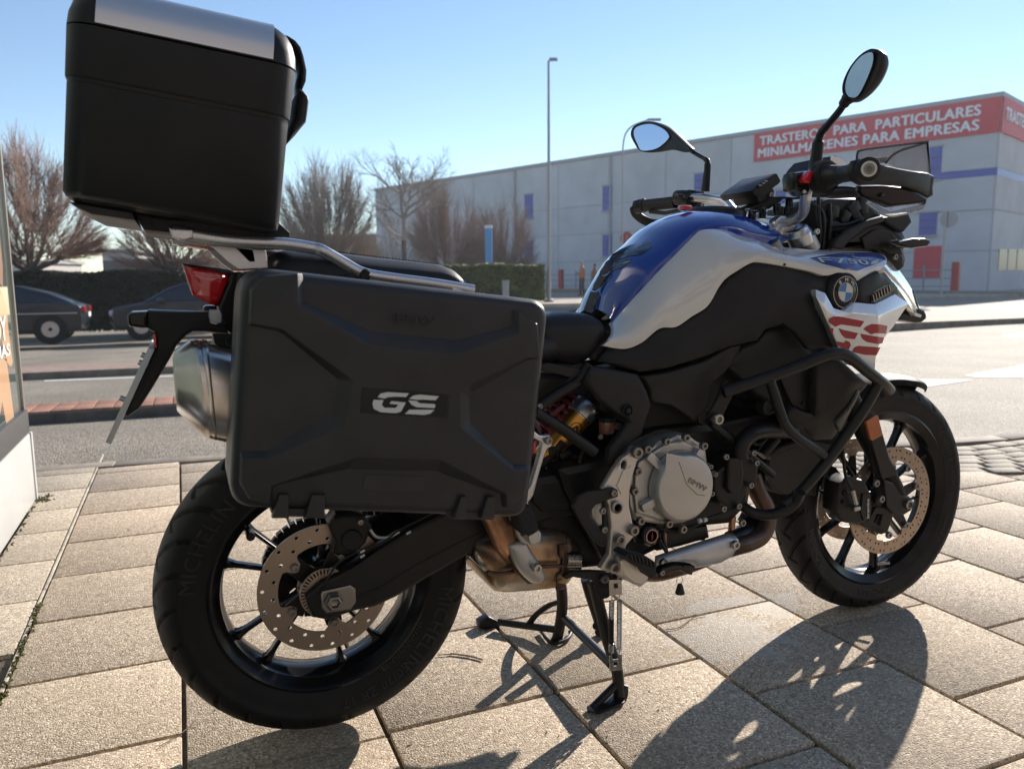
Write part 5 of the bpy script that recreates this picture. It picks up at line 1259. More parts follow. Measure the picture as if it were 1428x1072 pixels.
b = MB(); b.loft([capring(ins, h) for ins, h in lev] + [capring(.09, .076)]); b.build('lid_cap', bk, tc, angle=50)
# strip
xa = (TW(394, 75, -.206) - a0_).dot(e_); xb = (TW(1134, 240, -.206) - a0_).dot(e_)
b = MB(); rows_ = []
for f in (.02, .2, .35, .5, .65, .8, 1.0):
    ins, h = cap_section(f); off = .0015
    rows_.append([a0_ + e_*x + Vector((0, ins - off*math.cos(f*1.57), 0)) + up_*(h + off*math.sin(f*1.57)) for x in (xa, (xa + xb)/2, xb)])
rows_.append([p + Vector((0, .13, .012)) for p in rows_[-1]]); 
vs = [p for r_ in rows_ for p in r_]; fs = [(i*3 + j, i*3 + j + 1, i*3 + 4 + j, i*3 + 3 + j) for i in range(len(rows_) - 1) for j in range(2)]
b.add(vs, fs); inner = [p + Vector((0, .003, -.002)) for p in vs]; b.add(inner, [tuple(f[::-1]) for f in fs]); b.build('lid_strip', topal, tc, angle=50)
# front lock and handle
lk = [(215, 108), (262, 118), (330, 160), (378, 220), (405, 300), (432, 430), (425, 520), (395, 590), (368, 585), (360, 500), (375, 420), (355, 300), (310, 230), (250, 150)]
plate('lock_cover', 'X', lk, -.075, .15, gloss, tc, bev=.006)
plate('carry_handle', 'X', [(368, 592), (400, 600), (445, 655), (452, 700), (440, 790), (425, 880), (350, 960), (280, 1040), (300, 900), (330, 850), (350, 700)], -.085, .17, bk2, tc, bev=.008)
# underside plate, foot
b = MB(); b.loft([tc_ring((300, 835), (1125, 968), .150, .03), tc_ring((290, 815), (1140, 955), .165, .03)]); b.build('base_plate', bk2, tc)
b = MB(); q0, q1 = TW(350, 880, -.12), TW(540, 905, -.12)
plate('base_grip', 'A', [(285, 835), (550, 880), (560, 915), (380, 890), (300, 850)], -.15, .3, case_m, tc, bev=.003)
ft = plate('mounting_foot', 'A', [(555, 882), (700, 905), (1160, 925), (1205, 965), (1205, 985), (1100, 990), (700, 965), (600, 955), (578, 925)], -.125, .25, bk, tc, bev=.004)
for i in range(4): plate('foot_rib', 'A', [(566 + i*14, 885), (572 + i*14, 886), (612 + i*14, 950), (606 + i*14, 950)], -.1275, .003, bk2, tc, bev=.0005)

# ------------------------------------------------------------------ luggage rack / grab rails
for s in (-1, 1):
    pts_ = [at('A', a, c_, -.135) for a, c_ in ((715, 962), (790, 975), (960, 1000), (1180, 1012), (1300, 1030))] + [at('O', a, c_, -.14) for a, c_ in ((450, 350), (478, 366), (505, 381), (540, 388), (600, 396), (655, 405))]
    pts_ = [Vector((p.x, s*abs(p.y) if i < 6 else s*(.14 + .006*(i - 6)), p.z)) for i, p in enumerate(pts_)]
    b = MB(); b.tube(catmull(pts_, 5), .0115, 14, flat=.75); b.build('grab_rail', brushed, bike)
b = MB(); c0 = at('A', 745, 965, 0); b.box(c0, (.03, .25, .014), Matrix.Rotation(.1, 3, 'Y')); b.build('rack_cross', brushed, bike, bevel=.003)
plate('rack_end', 'A', [(700, 945), (800, 955), (800, 990), (760, 1000), (715, 985)], -.148, .03, brushed, bike, bev=.003, mir=True)
plate('rack_bracket', 'B', [(550, 8), (600, 8), (660, 15), (845, 35), (858, 130), (700, 138), (640, 95)], -.10, .008, topal, bike, bev=.0015, mir=True, holes=[[(690, 22), (770, 32), (782, 90), (760, 92)]])
b = MB(); b.tube(catmull([at('B', a, c_, .12) for a, c_ in ((780, 40), (900, 40), (1000, 60), (1100, 90))], 4), .010, 10); b.build('grab_rail', brushed, bike)
b = MB(); 
for a, c_ in ((575, 68), ): b.lathe(at('C', a, c_, -.146), [(.012, -.004), (.012, .006), (.009, .010), (0, .010)], (0, -1, 0), 16)
b.build('rail_mount', satin, bike)
plate('rail_foot', 'C', [(490, 70), (560, 45), (595, 60), (590, 85), (500, 90)], -.15, .02, satin, bike, bev=.004, mir=True)
plate('rail_foot', 'C', [(930, 115), (990, 125), (1030, 150), (930, 150)], -.17, .02, brushed, bike, bev=.003, mir=True)

# ------------------------------------------------------------------ seat
def seat_mesh():
    def zof(k, a, c_, y=-.10): p = at(k, a, c_, y); return p.x, p.z
    st = [zof('O', 400, 356), zof('O', 420, 350), zof('O', 470, 362), zof('O', 540, 371), zof('O', 600, 374), zof('O', 635, 381), zof('O', 652, 398), zof('O', 672, 420), zof('O', 720, 455), zof('O', 765, 480)]
    return st
b = MB(); rings = []
for (x, z, hw, dz) in ((-.09, .965, .10, .05), (-.06, 1.006, .135, .09), (.02, 1.008, .145, .10), (.12, .996, .15, .10), (.21, .988, .15, .10), (.27, .976, .148, .09), (.315, .930, .145, .075), (.37, .868, .15, .075), (.44, .846, .15, .08), (.52, .850, .125, .08), (.58, .872, .10, .08), (.62, .868, .075, .06)):
    ring = []
    for k in range(20):
        t = 2*math.pi*k/20; cx_2 = math.cos(t); s_2 = math.sin(t)
        ring.append(Vector((x + .0, hw*math.copysign(abs(cx_2)**.6, cx_2), z - dz/2 + dz/2*math.copysign(abs(s_2)**.7, s_2))))
    rings.append(ring)
rr2 = []
for i in range(20): rr2.append(catmull([r_[i] for r_ in rings], 5))
b.loft([[rr2[i][j] for i in range(20)] for j in range(len(rr2[0]))]); b.build('seat', leather, bike, angle=60)
# stitched edge on the passenger pad
b = MB()
pa = Vector((.03, -.10, 1.006)); pb_ = Vector((.24, -.10, .982))
for i in range(34): p = pa + (pb_ - pa)*i/33; b.box(p, (.004, .003, .002))
b.build('seat_stitching', satin, bike)['kind'] = 'stuff'
# front seat nose bulge close to the tank (traced)
panel('seat_side', 'F', [(-60, 500), (0, 488), (60, 484), (120, 488), (165, 505), (188, 540), (180, 590), (150, 640), (105, 680), (60, 688), (-60, 660), (-100, 560)], -.125, leather, bike, t=.12, r=.03, dome=.012, smooth=3, cell=.010)
# ------------------------------------------------------------------ tail, lamps, plate, silencer
tl = panel('tail_light', 'B', [(400, 108), (470, 122), (600, 140), (655, 152), (640, 210), (612, 280), (585, 335), (520, 310), (455, 275), (430, 210)], -.055, redlens, bike, t=.11, r=.006, dome=.006)
plate('lamp_rim', 'B', [(396, 104), (655, 140), (690, 160), (655, 162), (405, 115)], -.058, .116, gloss, tl, bev=.002)
plate('tail_light_inner', 'B', [(470, 140), (600, 160), (560, 250), (500, 240)], -.0560, .004, mat('lens_dark', (.18, .004, .008), .12, coat=1), tl, bev=.001)
plate('tail_body', 'B', [(655, 152), (700, 150), (790, 165), (760, 260), (720, 400), (700, 470), (690, 484), (650, 480), (600, 410), (588, 335), (612, 285), (642, 210)], -.06, .12, gloss, bike, bev=.006)
b = MB(); b.tube([at('O', 350, 400, -.10), at('O', 420, 400, -.10)], .02, 8); b.build('tail_tube', frame_m, bike)
plate('tail_panel', 'B', [(700, 160), (900, 120), (1100, 130), (1100, 260), (760, 420), (690, 440)], -.12, .24, bk, bike, bev=.01)
ph = plate('plate_holder', 'B', [(212, 356), (370, 362), (540, 366), (640, 372), (720, 400), (700, 480), (655, 484), (520, 470), (455, 470), (420, 490), (370, 540), (335, 610), (240, 770), (170, 880), (105, 926), (86, 908), (150, 740), (250, 560), (258, 480), (215, 455)], -.05, .10, bk, bike, bev=.006)
plate('plate_lamp', 'B', [(105, 378), (122, 366), (213, 361), (213, 450), (180, 452), (118, 444), (106, 425)], -.05, .10, gloss, ph, bev=.006)
plate('rear_reflector', 'B', [(243, 480), (258, 484), (262, 556), (246, 548)], -.055, .11, redlens, ph, bev=.001)
# number plate
p0, p1 = at('B', 240, 535, 0), at('B', 26, 1005, 0); dn = (p1 - p0); 
b = MB(); w2 = .11; nn_ = Vector((dn.z, 0, -dn.x)).normalized()
if nn_.x > 0: nn_ = -nn_
q = [p0 + Vector((0, -w2, 0)), p0 + Vector((0, w2, 0)), p1 + Vector((0, w2, 0)), p1 + Vector((0, -w2, 0))]
b.add([v + nn_*h for h in (-.006, .004) for v in q], [(0, 1, 2, 3), (7, 6, 5, 4), (0, 4, 5, 1), (1, 5, 6, 2), (2, 6, 7, 3), (3, 7, 4, 0)]); npl = b.build('number_plate', whd, ph, bevel=.0008)
for a, c_ in ((190, 640), (205, 600), (90, 830)): 
    p = at('B', a, c_, -.07); b = MB(); b.cyl(p - nn_*.008, p + nn_*.008, .005, 12); b.build('bolt', steel, npl)
# rear indicators
for s in (-1, 1):
    ind = plate('rear_indicator', 'B', [(545, 352), (600, 352), (612, 380), (608, 420), (580, 432), (548, 420), (540, 385)], -.115, .03, clear, bike, bev=.005) if s < 0 else None
    if s < 0:
        b = MB(); c = at('B', 580, 390, -.085); b.cyl(c + Vector((0, .04, 0)), c, .009, 12); b.build('stalk', gloss, ind)
        b = MB(); b.cyl(c + Vector((0, -.004, 0)), c + Vector((0, -.024, 0)), .008, 12); b.build('bulb', mat('bulb_amber', (.45, .16, .04), .2, coat=.5), ind)
        b = MB(); b.box(c + Vector((0, .165, .006)), (.035, .05, .022)); b.build('rear_indicator', gloss, bike, bevel=.006)
# silencer: faceted oval can behind the right case
ys0 = -.235
def sil_ring(ptop, pbot, hw, sh=0.0):
    a, c_ = at('B', *ptop, ys0), at('B', *pbot, ys0); m_ = (a + c_)/2; v = (a - c_)/2; out = []
    for k in range(28):
        t = 2*math.pi*k/28; cz, cy_ = math.cos(t), math.sin(t); e = .78
        cz = math.copysign(abs(cz)**e, cz); cy_ = math.copysign(abs(cy_)**e, cy_)
        q = m_ + v*cz; q = Vector((q.x, ys0 + hw*cy_, q.z)); out.append(q)
    return out
b = MB(); b.loft([sil_ring((352, 600), (372, 872), .040), sil_ring((345, 588), (372, 888), .047), sil_ring((352, 570), (388, 905), .052), sil_ring((440, 508), (520, 1025), .064), sil_ring((470, 507), (545, 1034), .066)], caps=False)
b.loft([sil_ring((470, 509), (545, 1032), .0655), sil_ring((700, 575), (790, 1085), .068), sil_ring((1200, 740), (1300, 1230), .066), sil_ring((1700, 1050), (1750, 1300), .045)])
b.loft([sil_ring((352, 600), (372, 872), .040), sil_ring((420, 620), (450, 860), .036)], caps=True)
slc = b.build('silencer', muff, bike, angle=28)
b = MB(); b.loft([sil_ring((498, 508), (560, 1036), .0672), sil_ring((505, 506), (566, 1038), .0678), sil_ring((522, 511), (572, 1040), .0678), sil_ring((530, 514), (580, 1040), .0672)], caps=False); b.build('silencer_band', muff, slc)
plate('silencer_bracket', 'B', [(560, 480), (690, 480), (690, 580), (600, 560), (570, 530)], -.10, .01, frame_m, bike, bev=.002)
bolt(at('B', 655, 518, -.101), .009, bike, m=satin)
# link pipe, collector box, guards
b = MB(); b.tube(catmull([at('S', a, c_, y) for a, c_, y in ((150, 120, -.2), (250, 270, -.185), (310, 400, -.165), (370, 520, -.14), (430, 620, -.10))], 5), .030, 24); b.build('link_pipe', cu_m, bike)
col = panel('exhaust_collector', 'S', [(118, 560), (150, 500), (210, 470), (400, 430), (600, 440), (780, 440), (880, 500), (900, 640), (895, 740), (862, 820), (800, 870), (650, 895), (345, 918), (270, 880), (238, 800), (228, 755), (160, 690), (125, 630)], -.125, heat, bike, t=.16, r=.030, dome=.010, smooth=3, cell=.010)
plate('seam_strip', 'S', [(815, 478), (828, 492), (824, 530), (770, 540), (770, 610), (788, 640), (780, 740), (745, 770), (742, 820), (800, 830), (790, 855), (725, 870), (735, 760), (768, 735), (775, 645), (752, 620), (752, 530), (805, 525), (808, 490)], -.139, .004, pipe_m, col, bev=.001)
plate('collector_end_cap', 'S', [(118, 560), (150, 590), (190, 610), (220, 660), (215, 720), (195, 735), (150, 690), (122, 640)], -.12, .10, steel, col, bev=.006)
b = MB(); b.tube(catmull([at('S', a, c_, -.148) for a, c_ in ((215, 735), (300, 752), (400, 735), (560, 700), (780, 690))], 6), .0045, 8); b.build('weld_bead', pipe_m, col)
b = MB(); b.tube([at('S', 795, 640, -.13), at('S', 895, 640, -.13)], .016, 14); b.tube([at('S', 790, 690, -.12), at('S', 900, 690, -.12)], .012, 14); b.build('collector_pipe', steel, col)
gd = panel('pipe_guard', 'S', [(376, 548), (400, 520), (470, 500), (520, 530), (545, 580), (600, 660), (648, 745), (648, 785), (620, 820), (575, 832), (535, 815), (470, 750), (420, 670)], -.185, alug, bike, t=.008, r=.008, dome=.012, smooth=2, cell=.007)
bolt(at('S', 578, 703, -.199), .0105, gd, m=steel); panel('guard_back', 'S', [(350, 560), (400, 540), (460, 730), (560, 830), (520, 830), (430, 750)], -.165, pipe_m, gd, t=.01, r=.004)
# passenger footrest hanger (silver triangle) and rubber
b = plate('passenger_hanger', 'N', [(20, 610), (60, 645), (100, 650), (135, 648), (158, 680), (150, 725), (118, 745), (95, 800), (20, 1080), (-60, 1180), (-110, 1180), (-60, 1000), (-40, 600)], -.185, .018, brushed, bike, bev=.003, holes=[[(20, 665), (85, 700), (75, 760), (5, 1000), (-20, 1040), (-10, 700)]])
bolt(at('N', 122, 682, -.187), .0085, bike)
plate('reservoir_red', 'N', [(15, 690), (45, 680), (40, 760), (10, 800)], -.12, .03, redlens, bike, bev=.003)
plate('passenger_peg', 'S', [(412, 268), (530, 238), (548, 250), (608, 405), (600, 432), (492, 465), (470, 455), (425, 330)], -.24, .05, mat('peg_rubber', (.012, .012, .012), .7, bump=.8, bscale=250), bike, bev=.008)
plate('peg_bracket', 'S', [(520, 470), (600, 425), (618, 450), (612, 510), (560, 540), (535, 530)], -.225, .03, alug, bike, bev=.003)
plate('peg_bracket', 'S', [(330, 290), (400, 310), (440, 380), (470, 460), (530, 470), (530, 540), (470, 520), (440, 470), (410, 380), (360, 320)], -.20, .02, alug, bike, bev=.003)
plate('peg_plate', 'S', [(395, 270), (440, 232), (495, 190), (525, 230), (500, 250), (430, 262)], -.215, .02, topal, bike, bev=.003)

# ------------------------------------------------------------------ engine and frame
plate('engine_block', 'E', [(440, 300), (640, 260), (760, 180), (900, 120), (1180, 90), (1330, 200), (1345, 320), (1320, 470), (1230, 560), (1130, 570), (1130, 640), (1050, 640), (900, 680), (780, 740), (650, 720), (560, 560), (480, 420)], -.135, .30, satin, bike, bev=.02)
plate('cylinder_block', 'P', [(130, 540), (640, 420), (640, 560), (450, 580), (350, 640), (350, 780), (130, 800)], -.12, .24, frame_m, bike, bev=.012)
plate('airbox', 'F', [(150, 690), (300, 720), (560, 670), (760, 600), (1000, 590), (1030, 700), (1000, 830), (830, 850), (640, 800), (560, 940), (330, 960), (150, 860)], -.11, .22, bk, bike, bev=.02)
plate('radiator', 'P', [(600, 180), (900, 130), (1060, 200), (1060, 480), (980, 620), (700, 610), (620, 440)], -.16, .32, satin, bike, bev=.01)
plate('tank_light_block', 'F', [(215, 560), (560, 440), (740, 335), (1030, 385), (1040, 600), (820, 640), (320, 700)], -.13, .26, bk, bike, bev=.01)  # added unseen block, stops sunlight leaking between tank and side panels
plate('rear_backing_plate', 'N', [(120, 330), (560, 360), (700, 560), (600, 800), (540, 1071), (100, 1000), (60, 700)], .02, .10, bk, bike, bev=.01)  # added black backing, keeps the see-through gap behind the reservoir dark
plate('sump', 'S', [(560, 300), (1120, 280), (1110, 560), (1075, 700), (910, 715), (890, 560), (800, 470), (600, 420)], -.10, .20, satin, bike, bev=.01)
# clutch cover
C0 = at('E', 965, 365, -.17)
cc = plate('clutch_housing', 'E', [(785, 300), (800, 255), (880, 205), (905, 175), (950, 170), (990, 150), (1040, 150), (1080, 180), (1115, 190), (1130, 300), (1150, 330), (1140, 420), (1100, 500), (1020, 550), (930, 560), (800, 540), (775, 470), (770, 400)], -.185, .06, alug, bike, bev=.006)
plate('cover_flange', 'E', [(800, 330), (815, 275), (870, 235), (930, 195), (1010, 175), (1085, 215), (1115, 270), (1138, 330), (1135, 410), (1090, 490), (1010, 535), (930, 545), (850, 520), (805, 505), (795, 420)], -.196, .02, alug, cc, bev=.005)
ctr = at('E', 995, 378, -.20); rx_, rz_ = .078, .080
b = MB(); rings = []
for ins, dy in ((1.0, 0), (.99, .010), (.965, .020), (.93, .026), (.90, .029), (.86, .0305)):
    rings.append([Vector((ctr.x + rx_*ins*math.cos(2*math.pi*k/48), ctr.y - dy, ctr.z + rz_*ins*math.sin(2*math.pi*k/48))) for k in range(48)])
b.loft(rings); dome_ = b.build('clutch_cover', alug, cc, angle=40)
# bevelled brand bar across the cover
yq_ = -.2335
b = MB(); tp = [(1000, 262), (1015, 270), (1040, 345), (1125, 405), (1112, 432), (1085, 425), (1000, 330)]
P_t = [at('E', a, c_, yq_) for a, c_ in ((1000, 268), (1095, 300), (1132, 345), (1122, 412), (1086, 424), (1018, 362), (985, 320))]
fac = [at('E', a, c_, -.2305) for a, c_ in ((940, 232), (1085, 262), (1136, 320), (1130, 425), (1080, 470), (1010, 395), (930, 380))]
n_ = len(P_t); b.add(P_t + fac, [tuple(range(n_))] + [(i, (i + 1) % n_, n_ + (i + 1) % n_, n_ + i) for i in range(n_)]); b.build('cover_ramp', alug, cc, bevel=.0008)
b = MB(); text_on(b, 'BMW', at('E', 1036, 364, yq_ - .0006), at('E', 1116, 408, yq_ - .0006), (0, -1, 0), depth=.0022, bold=.0, height=.0125); b.build('lettering', boltm, cc, angle=0)
b = MB(); b.tube([at('E', 996, 272, yq_), at('E', 1030, 372, yq_), at('E', 1078, 420, yq_), at('E', 1112, 424, yq_)], .0012, 6); b.build('cover_groove', boltm, cc)
for a, c_, w_ in ((868, 255, 50), (845, 470, 55), (1080, 240, 40)):
    b = MB(); p = at('E', a, c_, -.205); d = (ctr - p); d.y = 0; d.normalize(); b.box(p + d*.012, (.05, .018, .02), Matrix.Rotation(-math.atan2(d.z, d.x), 3, 'Y')); b.build('cover_rib', alug, cc, bevel=.004)
for a, c_ in ((845, 212), (932, 178), (1020, 160), (1100, 197), (803, 312), (788, 402), (815, 535), (942, 548), (1006, 572), (1128, 290), (1150, 325), (1135, 412)):
    bolt(at('E', a, c_, -.199), .0092 if a < 1120 else .006, cc, h=.012)
# footrest plate and its hardware
fp_ = plate('footrest_plate', 'E', [(770, 235), (790, 205), (815, 205), (828, 230), (808, 270), (790, 330), (775, 400), (772, 470), (790, 560), (802, 600), (760, 650), (745, 700), (790, 770), (860, 790), (855, 815), (820, 840), (735, 800), (700, 770), (655, 765), (640, 755), (680, 690), (690, 560), (680, 470), (650, 395), (700, 310), (740, 255)], -.215, .018, alu, bike, bev=.004, holes=[[(735, 278), (745, 266), (758, 272), (760, 288), (750, 304), (736, 302)], [(697, 470), (705, 458), (718, 460), (724, 474), (716, 488), (702, 488)]])
plate('plate_rib', 'E', [(745, 310), (780, 290), (755, 390), (735, 420), (715, 380)], -.2175, .004, alu, fp_, bev=.0015)
plate('heel_guard', 'E', [(512, 475), (545, 425), (585, 405), (645, 400), (700, 388), (722, 400), (724, 432), (700, 440), (672, 450), (670, 560), (672, 630), (660, 660), (640, 655), (600, 620), (560, 560)], -.228, .012, bk2, bike, bev=.005, holes=[[(598, 500), (620, 470), (655, 455), (655, 560), (640, 568), (605, 530)]])
plate('master_cylinder', 'E', [(600, 470), (650, 455), (660, 560), (625, 570), (605, 540)], -.20, .03, alug, bike, bev=.006)
for a, c_, r_ in ((798, 226, .013), (782, 577, .012), (720, 618, .012), (692, 745, .013)): bolt(at('E', a, c_, -.216), r_, fp_, h=.014)
for a, c_ in ((697, 412), (648, 492), (655, 577)): bolt(at('E', a, c_, -.229), .007, bike)
b = MB(); b.lathe(at('E', 710, 474, -.216), [(.011, 0), (.0135, .004), (.0135, .008), (.009, .010), (.007, .004), (.007, 0)], (0, -1, 0), 20); b.build('plate_bush', boltm, fp_)
pg = plate('footpeg', 'E', [(748, 702), (770, 685), (880, 718), (898, 735), (895, 790), (868, 800), (850, 770), (780, 735)], -.285, .05, mat('peg_rubber_grooved', (.014, .014, .014), .65, bump=.5, bscale=200), bike, bev=.004)
for i in range(7):
    plate('peg_tooth', 'E', [(776 + i*17, 690 + i*5.5), (786 + i*17, 693 + i*5.5), (792 + i*17, 722 + i*5), (782 + i*17, 719 + i*5)], -.289, .008, frame_m, pg, bev=.001)
plate('peg_mount', 'E', [(730, 720), (760, 700), (850, 765), (860, 800), (830, 838), (790, 828), (740, 790)], -.245, .03, alu, bike, bev=.006)
# sprocket area, wiring, warning sticker
b = MB(); c = at('E', 872, 607, -.19); b.lathe(c + Vector((0, .004, 0)), [(.024, -.03), (.024, 0), (.020, .004), (0, .004)], (0, -1, 0), 28); b.build('cover_plug', gloss, bike)
b = MB(); b.lathe(c + Vector((0, -.001, 0)), [(.0155, 0), (.0155, .0012), (.0, .0012)], (0, -1, 0), 28); st_ = b.build('warning_sticker', whd, bike)
b = MB(); b.lathe(c + Vector((0, -.0022, 0)), [(.0140, 0), (.0140, .0004), (.0126, .0004), (.0126, 0)], (0, -1, 0), 28); b.box(c + Vector((0, -.0025, 0)), (.0018, .0008, .018)); b.box(c + Vector((0, -.0025, 0)), (.008, .0008, .0018)); b.build('sticker_mark', red, st_)
plate('lower_cover', 'E', [(800, 560), (850, 545), (905, 560), (910, 640), (870, 660), (800, 640), (785, 600)], -.175, .05, gloss, bike, bev=.008)
for q in (((1080, 540), (1150, 520), (1230, 490), (1270, 470)), ((900, 570), (980, 590), (1060, 565), (1130, 525)), ((905, 620), (940, 680), (925, 610), (935, 560))):
    b = MB(); b.tube(catmull([at('E', a, c_, -.19) for a, c_ in q], 6), .004, 8); b.build('cable', satin, bike)
for a, c_ in ((1090, 538), (1113, 534)): b = MB(); b.cyl(at('E', a - 7, c_ + 2, -.193), at('E', a + 7, c_ - 2, -.193), .0052, 10); b.build('cable_tag', whd, bike)
b = MB(); p = at('E', 928, 650, -.18); b.cyl(p, p + Vector((0, 0, .03)), .006, 10); b.build('sensor', cu_m, bike)
plate('gear_cover', 'E', [(900, 590), (1130, 560), (1140, 620), (1000, 660), (905, 680)], -.15, .1, satin, bike, bev=.01)
# water pump housing: U shaped
up = plate('pump_housing', 'Q', [(160, 500), (175, 440), (225, 400), (240, 350), (300, 330), (400, 340), (440, 400), (438, 470), (420, 520), (375, 545), (345, 620), (300, 660), (230, 660), (185, 620), (165, 560)], -.19, .06, frame_m, bike, bev=.008)
plate('pump_centre', 'Q', [(255, 350), (340, 350), (350, 440), (345, 520), (310, 570), (270, 575), (245, 540), (250, 440)], -.204, .02, frame_m, up, bev=.006)
for a, c_ in ((230, 342), (152, 446), (133, 570), (215, 665), (310, 648), (385, 520), (420, 380), (402, 318), (118, 398)): bolt(at('Q', a, c_, -.198), .0072, up)
# hoses
b = MB(); b.tube(catmull([at('Q', a, c_, y) for a, c_, y in ((720, 170, -.12), (620, 180, -.15), (480, 178, -.17), (400, 195, -.18), (345, 240, -.185), (322, 300, -.19), (320, 350, -.19))], 6), .0195, 20); b.build('coolant_hose', satin, bike)
b = MB(); b.tube(catmull([at('Q', a, c_, y) for a, c_, y in ((490, 340, -.08), (560, 290, -.08), (700, 245, -.08))], 5), .012, 12); b.build('coolant_hose', bk, bike)
b = MB(); b.tube(catmull([at('Q', a, c_, -.10) for a, c_ in ((395, 235), (420, 262), (450, 262), (480, 235))], 5), .0035, 8); b.build('cable', satin, bike)
b = MB(); b.tube([at('Q', 455, 335, -.09), at('Q', 545, 225, -.09)], .014, 12); b.build('coolant_pipe', satin, bike)
# headers
b = MB(); b.tube(catmull([at('Q', a, c_, y) for a, c_, y in ((395, 460, -.09), (430, 560, -.10), (478, 650, -.11), (492, 740, -.12), (455, 830, -.13), (380, 875, -.14), (290, 900, -.15), (200, 925, -.15))], 6), .0225, 22); b.build('exhaust_header', pipe_m, bike)
b = MB(); b.tube(catmull([at('Q', a, c_, y) for a, c_, y in ((330, 690, -.06), (395, 730, -.08), (385, 790, -.10), (330, 830, -.12), (260, 860, -.13))], 6), .0215, 20); b.build('exhaust_header', satin, bike)
bolt(at('Q', 330, 752, -.13), .009, bike); b = MB(); b.cyl(at('Q', 276, 712, -.12), at('Q', 265, 820, -.12), .0085, 14); b.build('oxygen_sensor', cu_m, bike)
b = MB(); b.tube(catmull([at('E', a, c_, y) for a, c_, y in ((1150, 690, -.15), (1000, 745, -.14), (850, 770, -.13), (700, 700, -.12))], 5), .022, 20); b.build('exhaust_pipe', pipe_m, bike)
hs = panel('heat_shield', 'E', [(905, 708), (940, 695), (1220, 606), (1262, 610), (1280, 632), (1272, 655), (1240, 705), (1190, 735), (1075, 758), (1050, 740), (1000, 735), (920, 760), (903, 748)], -.178, mat('shield_alu', (.50, .51, .53), .36, metal=.6, var=.14, vscale=11, bump=.2, bscale=300), bike, t=.006, r=.010, dome=.010, droll=.02, cell=.008)
for a, c_ in ((922, 728), (1247, 645)): bolt(at('E', a, c_, -.186), .0105, hs, m=steel)
plate('brake_pedal', 'E', [(900, 778), (925, 752), (985, 735), (1045, 735), (1062, 765), (1058, 785), (1035, 782), (1000, 762), (960, 765), (925, 790), (908, 796)], -.235, .022, gloss, bike, bev=.003)
bolt(at('E', 918, 772, -.237), .006, bike); 
b = MB()
for i in range(8): b.box(at('E', 1010 + i*6, 737 + i*.5, -.246), (.0035, .022, .004))
b.build('pedal_teeth', gloss, bike)
# centre stand
plate('stand_bracket', 'S', [(780, 772), (845, 730), (1000, 728), (1095, 732), (1125, 750), (1160, 742), (1200, 738), (1222, 760), (1218, 830), (1170, 880), (1110, 935), (1065, 940), (1045, 900), (1030, 830), (1000, 800), (860, 775), (800, 790)], -.150, .012, frame_m, bike, bev=.002)
for a, c_ in ((1083, 783), (1197, 768)): bolt(at('S', a, c_, -.152), .0095, bike)
cs = MB(); cs.tube(catmull([at('M', a, c_, y) for a, c_, y in ((1035, 95, -.13), (1060, 200, -.14), (1095, 340, -.15), (1130, 450, -.165), (1140, 545, -.17), (1140, 590, -.17))], 5), .0135, 16)
st = cs.build('centre_stand', frame_m, bike)
b = MB(); b.tube(catmull([at('M', a, c_, y) for a, c_, y in ((900, 110, .12), (905, 180, .13), (900, 240, .14), (885, 320, .15), (870, 350, .155))], 5), .0145, 16); b.build('stand_leg', frame_m, st)
b = MB(); b.tube([at('M', 915, 245, .125), at('M', 1110, 435, -.145)], .011, 14); b.build('stand_strut', frame_m, st)
b = MB(); b.tube(catmull([at('M', a, c_, y) for a, c_, y in ((1125, 520, -.17), (1080, 565, -.175), (1030, 615, -.18))], 3), .009, 12); b.build('stand_brace', frame_m, st)
for nm, pts, y in (('stand_foot', [(1005, 618), (1080, 560), (1170, 570), (1160, 600), (1060, 640), (1010, 635)], -.17), ):
    q = [atz('M', a, c_, .004) for a, c_ in pts]; n_ = len(q); b = MB(); b.add(q + [p + Vector((0, 0, .005)) for p in q], [tuple(range(n_))[::-1], tuple(range(n_, 2*n_))] + [(i, (i + 1) % n_, n_ + (i + 1) % n_, n_ + i) for i in range(n_)]); b.build(nm, frame_m, st, bevel=.001)
plate('stand_horn', 'M', [(1163, 520), (1180, 525), (1180, 560), (1165, 610), (1150, 600), (1160, 560)], -.18, .012, frame_m, st, bev=.002)
q = [atz('M', a, c_, .004) for a, c_ in ((815, 300), (850, 345), (880, 352), (925, 335), (942, 308), (930, 305), (905, 335), (875, 340), (850, 325), (830, 295))]
b = MB(); b.tube(catmull([p + Vector((0, 0, .004)) for p in q[:6]], 4), .005, 10); b.build('stand_foot', frame_m, st)
b = MB(); b.tube(catmull([at('M', a, c_, y) for a, c_, y in ((895, 175, .14), (850, 190, .17), (800, 225, .2), (765, 268, .22))], 4), .009, 12, flat=.5); b.build('tread_brace', frame_m, st)
b = MB(); b.tube([at('M', 880, 290, .15), at('M', 760, 275, .22), at('M', 640, 258, .28)], .0095, 12); b.build('tread_arm', frame_m, st)
q = [at('M', a, c_, .29) for a, c_ in ((560, 262), (600, 236), (632, 252), (648, 272), (640, 296), (600, 298), (562, 285))]; n_ = len(q)
b = MB(); b.add(q + [p + Vector((.0, .03, 0)) for p in q], [tuple(range(n_)), tuple(range(n_, 2*n_))[::-1]] + [(i, (i + 1) % n_, n_ + (i + 1) % n_, n_ + i) for i in range(n_)]); b.build('tread_pad', frame_m, st, bevel=.002)
